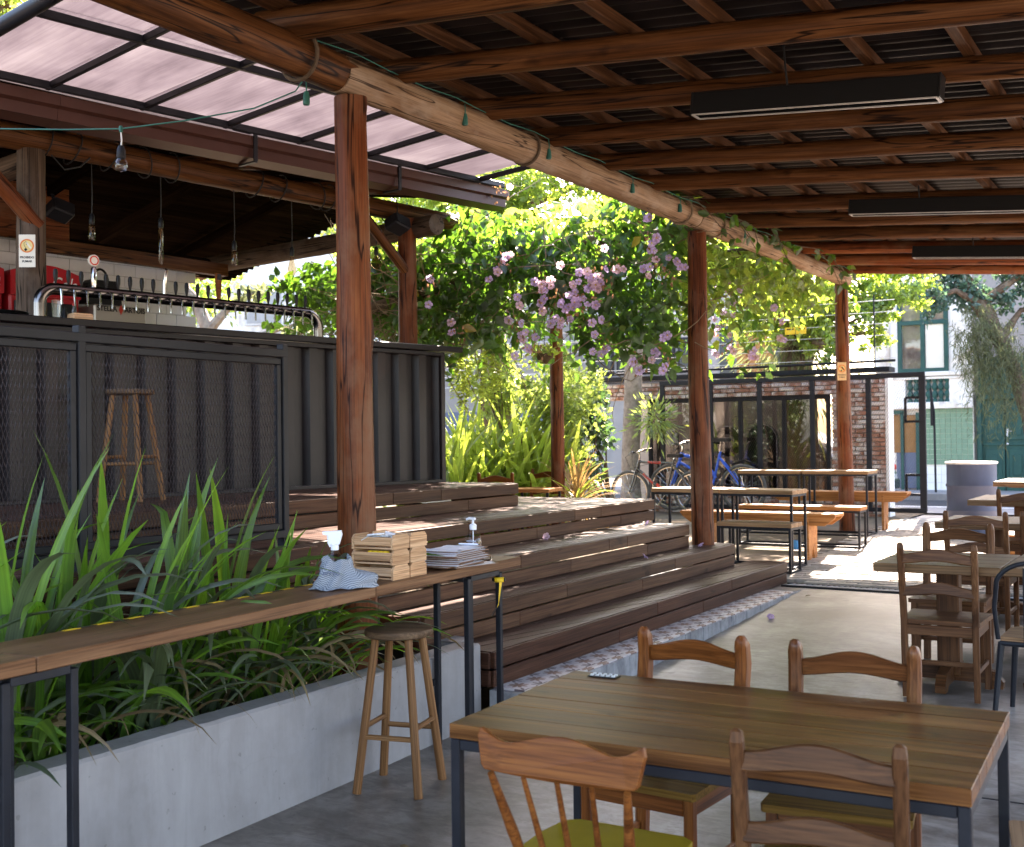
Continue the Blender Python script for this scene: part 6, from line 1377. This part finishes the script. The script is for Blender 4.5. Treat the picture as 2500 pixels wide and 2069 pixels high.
# garden posts of the vine trellis and palms
vp = thing('trellis_post', 'slim brown round post standing in the garden carrying the vine trellis', 'post', (-6.62, 11.9, 0))
logpole('shaft', (0, 0, .05), (0, 0, 3.3), .085, .075, M['logred'], vp, 16, 30, .03, 80)
hp = thing('hanging_pot', 'dark bowl shaped pot hanging in front of the slim garden post', 'pot', (-6.24, 10.97, 2.2))
MB().lathe([(0, 0), (.05, .0), (.085, .05), (.1, .11), (.092, .11), (.07, .05), (0, .02)], 20).build('bowl', M['stem'], hp, smooth=True)
for k in range(3): MB().tube([(.095*math.cos(k*2.1), .095*math.sin(k*2.1), .11), (0, 0, .6)], .003, 5).build('hanger', M['cable'], hp)
tag(put('foliage', leaf_cloud(nrs.normal(size=(120, 3))*np.array([.07, .07, .04])+np.array([0, 0, .13]), .07, .2, .4, .5, 3), M['lf_sunny'], hp), kind='stuff')
def palm(loc, H, r0, r1, lean, label, seed):
    t = thing('palm_tree', label, 'palm', loc); rg = random.Random(seed); vs, fs = [], []; n, seg = 18, 130
    for i in range(seg+1):
        f = i/seg; z = H*f; r = (r0+(r1-r0)*f)*(1.+.28*math.exp(-z/.35)); c = Vector((lean[0]*f**1.6, lean[1]*f**1.6, z)); rr = r*(1+.055*(((z/.085) % 1)-.5)+rg.uniform(-.012, .012))
        for k in range(n): a = k*2*math.pi/n; q = rr*(1+.03*math.sin(3*a+z*4)); vs.append((c.x+q*math.cos(a), c.y+q*math.sin(a), c.z))
    fs = [(i*n+k, i*n+(k+1) % n, (i+1)*n+(k+1) % n, (i+1)*n+k) for i in range(seg) for k in range(n)]
    MB().add(vs, fs).build('trunk', M['palmbark'], t, smooth=True)
    fr = blade_set([(2.4, .5, .9, 1.4, .2)], M['lf_tree'])
    P, D = [], []
    for k in range(13):
        a = k*2.4; el = rg.uniform(.2, 1.3); p = Vector((lean[0], lean[1], H)); d = Vector((math.cos(a)*math.cos(el), math.sin(a)*math.cos(el), math.sin(el)))
        for q in range(46):
            p = p+d*.055; d = (d+Vector((0, 0, -.028))).normalized(); s = d.cross(Vector((0, 0, 1))).normalized()
            for sg in (-1, 1): P.append(tuple(p)); D.append(tuple(s*sg*1.4+d*.5+Vector((0, 0, -.5))))
    tag(put('crown', leaf_cloud(P, .42, .2, .3, .08, seed, D), M['lf_tree'], t), kind='stuff'); return t
palm((-8.15, 13.2, .1), 4.6, .17, .12, (-.35, .1), 'pale ringed palm trunk rising left of the slim garden post', 3)
palm((-8.1, 16.98, .15), 5.2, .15, .13, (.25, .1), 'grey ringed palm trunk rising behind the bicycles', 4)
ep = thing('epiphyte_clump', 'clump of bright narrow leaves growing on the grey palm trunk', 'plant', (-7.55, 16.72, 1.66))
d_ = nrs.normal(size=(420, 3)); tag(put('foliage', leaf_cloud(d_*np.array([.15, .13, .14]), nrs.uniform(.08, .19, 420), .25, .5, .2, 8, d_), M['lf_shrub'], ep), kind='stuff')
# hanging fern
fn = thing('hanging_fern', 'yellow green fern fronds hanging beside the end of the container', 'fern', (-6.75, 10.3, 2.5))
for j in range(9):
    P, D = [], []; x0, y0 = rnd.uniform(-.28, .25), rnd.uniform(-.15, .2); L = rnd.uniform(.45, .85)
    for q in range(34):
        f = q/34; c = (x0+.06*math.sin(f*2+j), y0, -.02-L*f)
        for sg in (-1, 1): P.append(c); D.append((sg*1.2*.9, sg*.5, -.3))
    put('frond', leaf_cloud(P, .075, .1, .2, .3, j, D), M['lf_sunny'], fn)
# ================================================================== THE FLOWERING VINE
vn = thing('flowering_vine', 'dense climbing vine with hanging lilac trumpet flowers beside the main beam', 'vine', (-5.8, 10.6, 0))
O = np.array([-5.8, 10.6, 0.])
def vine_pts(n, seed, front=True):
    rs = np.random.RandomState(seed); s = rs.uniform(0, 1, n); x = -8.1+s*3.9
    low = 2.46+.24*np.sin(x*3.1)+.2*np.sin(x*7.7+1)+.17*np.sin(x*15.)-.15*np.exp(-((x+5.1)/.35)**2); top = 3.62+.12*np.sin(x*4+2)
    v = rs.beta(1.1, 1.25, n); z = low+(top-low)*v
    d = rs.exponential(.35, n) if front else rs.uniform(.3, 3.6, n)
    y = 9.42+.28*np.sin(x*2.3+.5)+.1*np.sin(z*5+x*3)+d+.28*(z-low); y += np.where(x < -6.6, (-6.6-x)*.25, 0)
    return np.stack([x, y, z], 1)
P = vine_pts(300, 21); LS = [leaf_cloud([(0, 0, 0)], 1., 1.6, .0, .62, 60+k) for k in range(10)]
for k, me in enumerate(LS): me.materials.append((M['lf_vine'], M['lf_vine'], M['lf_vine'], M['lf_vine2'], M['lf_vine'])[k % 5])
LY_ = [leaf_cloud([(0, 0, 0)], 1., 1.6, .0, .62, 80+k) for k in range(3)]
for me in LY_: me.materials.append(M['lf_yellow'])
for p in P: s = rnd.uniform(.11, .17); o = put('leaf', rnd.choice(LS) if rnd.random() > .05 else rnd.choice(LY_), None, vn, tuple(p-O-np.array([0, .06, 0])), (rnd.uniform(-.5, .5), rnd.uniform(-.5, .5), rnd.uniform(0, 6.28))); o.scale = (s, s, s)
P = np.concatenate([vine_pts(3900, 22), vine_pts(1500, 23, False)]); tag(put('foliage', leaf_cloud(P-O, nrs.uniform(.06, .185, len(P)), 1.0, .2, .62, 24), M['lf_vine'], vn), kind='stuff')
rs = np.random.RandomState(33); n = 1500; x = rs.uniform(-9.9, -8.0, n); y = 10.2+rs.uniform(0, 1.0, n)+(-8-x)*.15; z = 3.5-1.2*rs.beta(1.2, 1.4, n)*(.75+.25*np.sin(x*5)); P = np.stack([x, y, z], 1)
tag(put('side_foliage', leaf_cloud(P-O, nrs.uniform(.09, .17, n), 1.0, .2, .62, 27), M['lf_vine'], vn), kind='stuff')
# sunlit upper leaves
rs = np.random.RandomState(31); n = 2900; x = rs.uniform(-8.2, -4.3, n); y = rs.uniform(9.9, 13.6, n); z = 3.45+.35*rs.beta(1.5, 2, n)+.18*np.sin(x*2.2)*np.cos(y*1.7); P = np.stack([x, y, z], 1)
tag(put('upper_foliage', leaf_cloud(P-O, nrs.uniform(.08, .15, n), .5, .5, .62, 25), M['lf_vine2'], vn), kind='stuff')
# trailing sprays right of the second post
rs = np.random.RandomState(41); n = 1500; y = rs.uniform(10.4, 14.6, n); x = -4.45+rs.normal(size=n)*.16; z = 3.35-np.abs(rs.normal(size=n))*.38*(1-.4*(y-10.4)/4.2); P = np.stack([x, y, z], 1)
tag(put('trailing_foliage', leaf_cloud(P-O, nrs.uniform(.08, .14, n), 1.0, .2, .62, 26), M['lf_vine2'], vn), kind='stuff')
stm = MB()
for k in range(330):
    a = vine_pts(1, 300+k)[0]-O; a[1] += .05
    if k > 150: a = np.array([rnd.uniform(-8.2, -6.3), 9.75+rnd.uniform(0, .5), rnd.uniform(2.3, 3.0)])-O
    if 1: pts = [Vector(a)]; d = Vector((rnd.uniform(-1, 1), rnd.uniform(-.4, .4), rnd.uniform(-.5, .6))).normalized()
    for q in range(6): d = (d+Vector((rnd.uniform(-.4, .4), rnd.uniform(-.3, .3), rnd.uniform(-.45, .35)))).normalized(); pts.append(pts[-1]+d*rnd.uniform(.1, .2))
    stm.tube(pts, [.006, .006, .005, .005, .004, .003, .002], 5, caps=False)
tag(stm.build('stems', M['drystem'], vn), kind='stuff')
for k in range(12):
    a = Vector((-4.05+rnd.uniform(-.08, .05), 9.2+k*.45, 3.5)); pts = [a]
    for q in range(5): pts.append(pts[-1]+Vector((rnd.uniform(-.05, .12), rnd.uniform(.05, .22), rnd.uniform(-.1, .06)-.03*q)))
    MB().tube(pts, .004, 5).build('tendril', M['stem'], vn, tuple(-Vector(O)))
    for q in pts[1:]:
        for e in range(2): o = put('leaf', rnd.choice(LS), None, vn, tuple(q-Vector(O)), (rnd.uniform(-.5, .5), rnd.uniform(-.5, .5), rnd.uniform(0, 6.28))); s = rnd.uniform(.09, .14); o.scale = (s, s, s)
for (pa, pb) in (((-8, 10.6, 3.45), (-4.1, 10.6, 3.4)), ((-8, 12.2, 3.45), (-4.1, 12.2, 3.4)), ((-8.2, 9.9, 2.75), (-6.4, 9.75, 3.0))): logpole('trellis_log', Vector(pa)-Vector(O), Vector(pb)-Vector(O), .06, .055, M['stem'], vn, 10, 12, .04, 90)
# trumpet flowers in hanging clusters
def flower_mesh(seed):
    vs, fs = [], []; rg = random.Random(seed)
    vs.append((0, 0, -.022))
    for k in range(5):
        a = k*2*math.pi/5+rg.uniform(-.1, .1); c, s = math.cos(a), math.sin(a); q = [(.010, -.006, .0), (.010, .006, 0), (.026, -.019, .010), (.026, .019, .010), (.041, -.012, .006+rg.uniform(-.006, .006)), (.041, .012, .004), (.029, 0, .004)]
        o = len(vs); vs += [(x*c-y*s, x*s+y*c, z) for x, y, z in q]; fs += [(0, o, o+1), (o, o+2, o+6), (o, o+6, o+1), (o+1, o+6, o+3), (o+2, o+4, o+6), (o+4, o+5, o+6), (o+5, o+3, o+6)]
    return MB().add(vs, fs).mesh('flower')
FM = []
for k in range(4): me = flower_mesh(k); me.materials.append(M['petal'] if k < 3 else M['petal2']); FM.append(me)
EYE = MB().lathe([(.008, -.004), (.004, .004), (0, .005)], 8).mesh('throat'); EYE.materials.append(M['flowereye'])
BR = leaf_cloud(nrs.normal(size=(12, 3))*.045, .045, .6, 0, .5, 5); BR.materials.append(M['drybract'])
FL = [(-5.69, 9.18, 3.05, 6), (-6.44, 9.08, 2.9, 1), (-4.93, 9.27, 2.71, 9), (-4.78, 9.29, 2.9, 3), (-4.73, 9.29, 2.78, 4), (-4.26, 9.33, 3.22, 3), (-4.18, 9.34, 2.98, 5), (-4.11, 9.34, 2.88, 3), (-4.04, 9.35, 2.8, 2), (-4.69, 9.3, 2.75, 3), (-5.14, 9.25, 2.72, 2), (-5.29, 9.23, 2.7, 2), (-5.11, 9.25, 2.44, 6), (-4.97, 9.27, 2.54, 5), (-4.87, 9.28, 2.59, 4), (-5.46, 9.21, 2.36, 3), (-5.38, 9.23, 2.22, 3), (-4.7, 9.3, 2.25, 4), (-5.7, 9.18, 3.73, 2), (-4.0, 12.18, 2.71, 3), (-4.47, 11.89, 3.0, 4), (-4.43, 11.91, 2.82, 5), (-4.57, 11.83, 2.61, 3), (-4.29, 12.01, 2.29, 3), (-4.09, 9.35, 2.1, 4), (-4.35, 9.33, 2.07, 3), (-5.56, 9.2, 2.5, 2), (-5.21, 9.24, 2.82, 2), (-4.57, 9.31, 2.96, 2), (-6.15, 9.12, 2.43, 2), (-4.5, 11.88, 2.34, 4), (-4.7, 11.75, 2.56, 2)]
look = (Vector((0, 0, 1.4))-Vector((-5, 9.3, 2.7))).normalized()
for (x, y, z, n) in FL:
    tag(put('bract', BR, None, vn, (x-O[0], y-O[1]+.03, z), (0, 0, rnd.uniform(0, 6))), kind='stuff')
    for k in range(n+1):
        if k == n and n > 4: continue
        d = (look+Vector((rnd.uniform(-.7, .7), rnd.uniform(-.5, .5), rnd.uniform(-.6, .4)))).normalized(); q = d.to_track_quat('Z', 'Y'); p = Vector((x-O[0]+rnd.gauss(0, .075), y-O[1]-.03+rnd.gauss(0, .04), z+rnd.gauss(0, .10)))
        o = put('flower', rnd.choice(FM), None, vn, p, q); s = rnd.uniform(.75, 1.12); o.scale = (s, s, s); put('throat', EYE, None, o, (0, 0, -.004))
# fallen petals on the deck and floor
for i, (x, y, z, lb_) in enumerate(((-3.95, 9.72, .41, 'fallen lilac flower at the foot of the middle post'), (-3.98, 8.6, .41, 'fallen lilac flower further left on the same tread'), (-4.35, 9.45, .61, 'fallen pale flower on the third tier near its end'), (-4.5, 7.9, .61, 'fallen pale flower lying in a patch of sun'), (-3.04, 8.9, FZ(8.9)+.01, 'pale fallen petal on the concrete floor near the kerb'))):
    t = thing('fallen_flower', lb_, 'flower', (x, y, z+.012), rnd.uniform(0, 6), 'fallen flowers'); o = put('petals', FM[i % 4], None, t, (0, 0, 0), (rnd.uniform(.6, 1.4), 0, 0)); o.scale = (.75,)*3
# ================================================================== TREES
def tree(name, label, base, trunk, cs, rs_, n, mat, size, seed, bark='bark', droop=.3, limbs=True):
    t = thing(name, label, 'tree', base); bx = Vector(base); rg = random.Random(seed)
    pts = [Vector(p)-bx for p, r in trunk]; rr = [r for p, r in trunk]
    fine, fr_ = [], []
    for i in range(len(pts)-1):
        for k in range(5): f = k/5; fine.append(pts[i].lerp(pts[i+1], f)+Vector((rg.uniform(-1, 1), rg.uniform(-1, 1), 0))*rr[i]*.12); fr_.append((rr[i]+(rr[i+1]-rr[i])*f)*rg.uniform(.9, 1.1))
    fine.append(pts[-1]); fr_.append(rr[-1])
    MB().tube(fine, fr_, 14).build('trunk', M[bark], t, smooth=True)
    if limbs:
        for c in cs:
            e = Vector(c)-bx; st = min(fine, key=lambda q: (q-e).length+abs(q.z-e.z+.8)*.3); m1 = st.lerp(e, .5)+Vector((rg.uniform(-.2, .2), rg.uniform(-.2, .2), rg.uniform(0, .3)))
            MB().tube([st, st.lerp(m1, .5), m1, e], [.09, .07, .05, .02], 8).build('branch', M[bark], t, smooth=True)
    P = clump_points([Vector(c)-bx for c in cs], rs_, n, seed); tag(put('crown', leaf_cloud(P, np.random.RandomState(seed).uniform(size*.7, size*1.3, len(P)), droop, .4, .6, seed), mat, t), kind='stuff'); return t
tree('street_tree', 'bright leaved street tree with thick fern covered trunk behind the brick front', (-5.95, 19.0, .19), [((-5.95, 19.0, .1), .3), ((-5.95, 19.0, 2.2), .27), ((-6.0, 19.0, 3.4), .24), ((-6.3, 19.1, 5.5), .16)],
     [(-5.67, 18.18, 3.5), (-5.89, 16.87, 3.9), (-4.94, 18.62, 3.9), (-5.9, 16.2, 3.9), (-5.3, 16.64, 4.0), (-4.9, 17.6, 3.5), (-5.0, 17.4, 2.75), (-6.4, 18.2, 3.3), (-7.0, 19.2, 4.3), (-4.3, 19.0, 4.0), (-5.2, 18.3, 3.3), (-4.5, 18.5, 3.5), (-4.0, 18.6, 3.55), (-5.5, 18.2, 2.9), (-4.75, 18.3, 3.2), (-5.1, 18.0, 3.0), (-4.3, 18.6, 3.35), (-4.95, 18.5, 2.85), (-4.55, 18.6, 3.0)], [(.75, .6, .55), (.7, .6, .45), (.8, .6, .5), (.6, .5, .4), (.7, .6, .4), (.35, .35, .5), (.22, .22, .38), (.7, .6, .5), (1, .8, .6), (.7, .5, .4), (.5, .4, .4), (.5, .4, .35), (.5, .4, .3), (.3, .3, .35), (.4, .4, .3), (.3, .3, .4), (.45, .4, .25), (.3, .3, .3), (.25, .3, .35)], 16000, M['lf_tree'], .085, 51)
fe = thing('trunk_ferns', 'shaggy brown green ferns hanging on the thick street tree trunk', 'fern', (-5.97, 18.75, 2.6))
d_ = nrs.normal(size=(900, 3)); P = d_*np.array([.4, .14, .6]); tag(put('foliage', leaf_cloud(P, .3, 1.6, .0, .12, 9, d_), M['lf_moss'], fe), kind='stuff')
tree('dark_street_tree', 'dark leaved tree leaning over the street at the right', (-2.75, 22.2, .19), [((-2.75, 22.2, .1), .09), ((-2.85, 22.2, 1.6), .085), ((-3.1, 22.3, 2.6), .13), ((-3.6, 22.3, 3.7), .16), ((-4.2, 22.4, 4.6), .14)],
     [(-4.02, 22.1, 4.1), (-3.46, 22.45, 3.8), (-3.0, 22.6, 4.2), (-4.4, 21.5, 3.75), (-2.4, 22.8, 3.6), (-2.2, 22.6, 4.6), (-3.4, 22.3, 5.2)], [(.7, .5, .45), (.6, .5, .4), (.7, .6, .5), (.4, .4, .45), (.6, .5, .6), (.8, .6, .6), (1.2, .8, .6)], 9500, M['lf_blue'], .1, 52)
ms = thing('hanging_moss', 'curtain of grey green moss hanging from the dark street tree', 'moss', (-3.3, 21.9, 2.6))
n = 6500; rs = np.random.RandomState(3); cx_ = rs.uniform(-.6, .6, 46); cz_ = rs.uniform(.1, 1.1, 46); cl_ = rs.uniform(.5, 1.9, 46); pk = rs.randint(0, 46, n); P = np.stack([cx_[pk]+rs.normal(size=n)*.05, rs.normal(size=n)*.25, cz_[pk]-cl_[pk]*rs.uniform(0, 1, n)**1.3], 1); P[:, 0] += -.18*P[:, 2]; tag(put('strands', leaf_cloud(P, rs.uniform(.07, .2, n), 1.6, .0, .09, 4), M['lf_moss'], ms), kind='stuff')
tree('garden_tree', 'sunlit green tree crowning above the vine behind the bar roof end', (-9.6, 15.0, .1), [((-9.6, 15, .1), .16), ((-9.5, 15, 2.5), .14), ((-9.3, 14.8, 4.4), .1), ((-9, 14.6, 6), .06)],
     [(-9.0, 14.2, 4.9), (-7.9, 13.95, 4.6), (-8.4, 14.6, 5.6), (-9.9, 14.4, 5.4), (-7.2, 14.6, 5.1), (-9.8, 14.0, 4.2), (-8.6, 13.6, 4.2), (-10.6, 13.6, 4.6)], [(.9, .8, .6), (.8, .7, .5), (1, .9, .7), (1, .9, .8), (.8, .8, .5), (.8, .7, .6), (.7, .6, .5), (.9, .8, .8)], 8000, M['lf_tree'], .11, 53)
tree('corner_tree', 'green tree showing above the canopy in the upper left corner', (-13.3, 9.4, -.1), [((-13.3, 9.4, -.1), .2), ((-13.3, 9.4, 4), .15), ((-13.3, 9.4, 7), .08)], [(-13.3, 9.4, 7.2), (-14.2, 10, 7.6), (-12.6, 9.0, 7.6), (-13.0, 9.8, 8.4)], [(1.1, .9, .9), (1, .9, .9), (.9, .9, .8), (1, 1, .8)], 4500, M['lf_tree'], .12, 54)
tree('bare_tree', 'thin lichen covered tree with sparse leaves seen behind the beer taps', (-13.3, 13.2, -.1), [((-13.0, 13.2, -.1), .14), ((-13.2, 13.2, 2.4), .12), ((-13.6, 12.9, 3.6), .09), ((-14.4, 12.5, 4.6), .05)],
     [(-12.74, 13.29, 3.7), (-13.5, 12.8, 4.3), (-12.2, 13.6, 3.2), (-14.3, 12.4, 4.2)], [(.6, .3, .22), (.7, .3, .25), (.35, .3, .2), (.5, .3, .3)], 420, M['lf_moss'], .12, 55, 'palmbark')
shrub('yellow green bush outside behind the right end of the draught pipe', [(-11.5, 12.4, 2.35), (-11.0, 12.6, 2.0)], [(.5, .4, .45), (.4, .4, .4)], 700, M['lf_tree'], .1, (-11.3, 12.5, -.1), 12)
for i, (x, y, z, lb_) in enumerate(((8.5, 26, 4.5, 'big leafy tree beyond the right hand street house'), (-17, 24, 4.5, 'leafy tree behind the picket fence'), (-22, 20, 5, 'leafy tree far behind the bar'))):
    tree('far_tree', lb_, (x, y, 0), [((x, y, 0), .25), ((x, y, 4), .18), ((x, y, 7), .08)], [(x, y, z), (x+1.2, y, z+1), (x-1.2, y+.4, z+.8), (x, y-.5, z+2)], [(1.8, 1.5, 1.2)]*4, 4200, M['lf_tree'] if i != 1 else M['lf_dark'], .16, 60+i)

LT = blade_mesh(.06, .028, 1.2, .6, .4, 5); LT.materials.append(M['lf_dead'])
for i, (x, y, lb_) in enumerate(((-3.1, 10.0, 'small dark dry leaf near the kerb by the drain'), (-2.2, 5.9, 'small dry leaf on the bare middle of the concrete floor'), (-2.75, 3.7, 'dry leaf lying beside the front leg of the stool'), (-2.4, 3.3, 'dry leaf on the floor left of the front table'), (-3.0, 7.6, 'curled dry leaf on the concrete below the kerb'), (-1.9, 9.6, 'dry leaf on the floor before the sunlit pavers'))):
    t = thing('dry_leaf', lb_, 'leaf', (x, y, FZ(y)+.004), rnd.uniform(0, 6), 'dry leaves on the concrete floor'); put('blade', LT, None, t)
gb = np.stack([nrs.uniform(-4.45, -3.75, 260), nrs.uniform(.6, 5.2, 260), np.full(260, .128)], 1); tag(put('leaf_litter', leaf_cloud(gb, nrs.uniform(.05, .12, 260), -.05, 3., .35, 77), M['lf_dead']), kind='stuff')
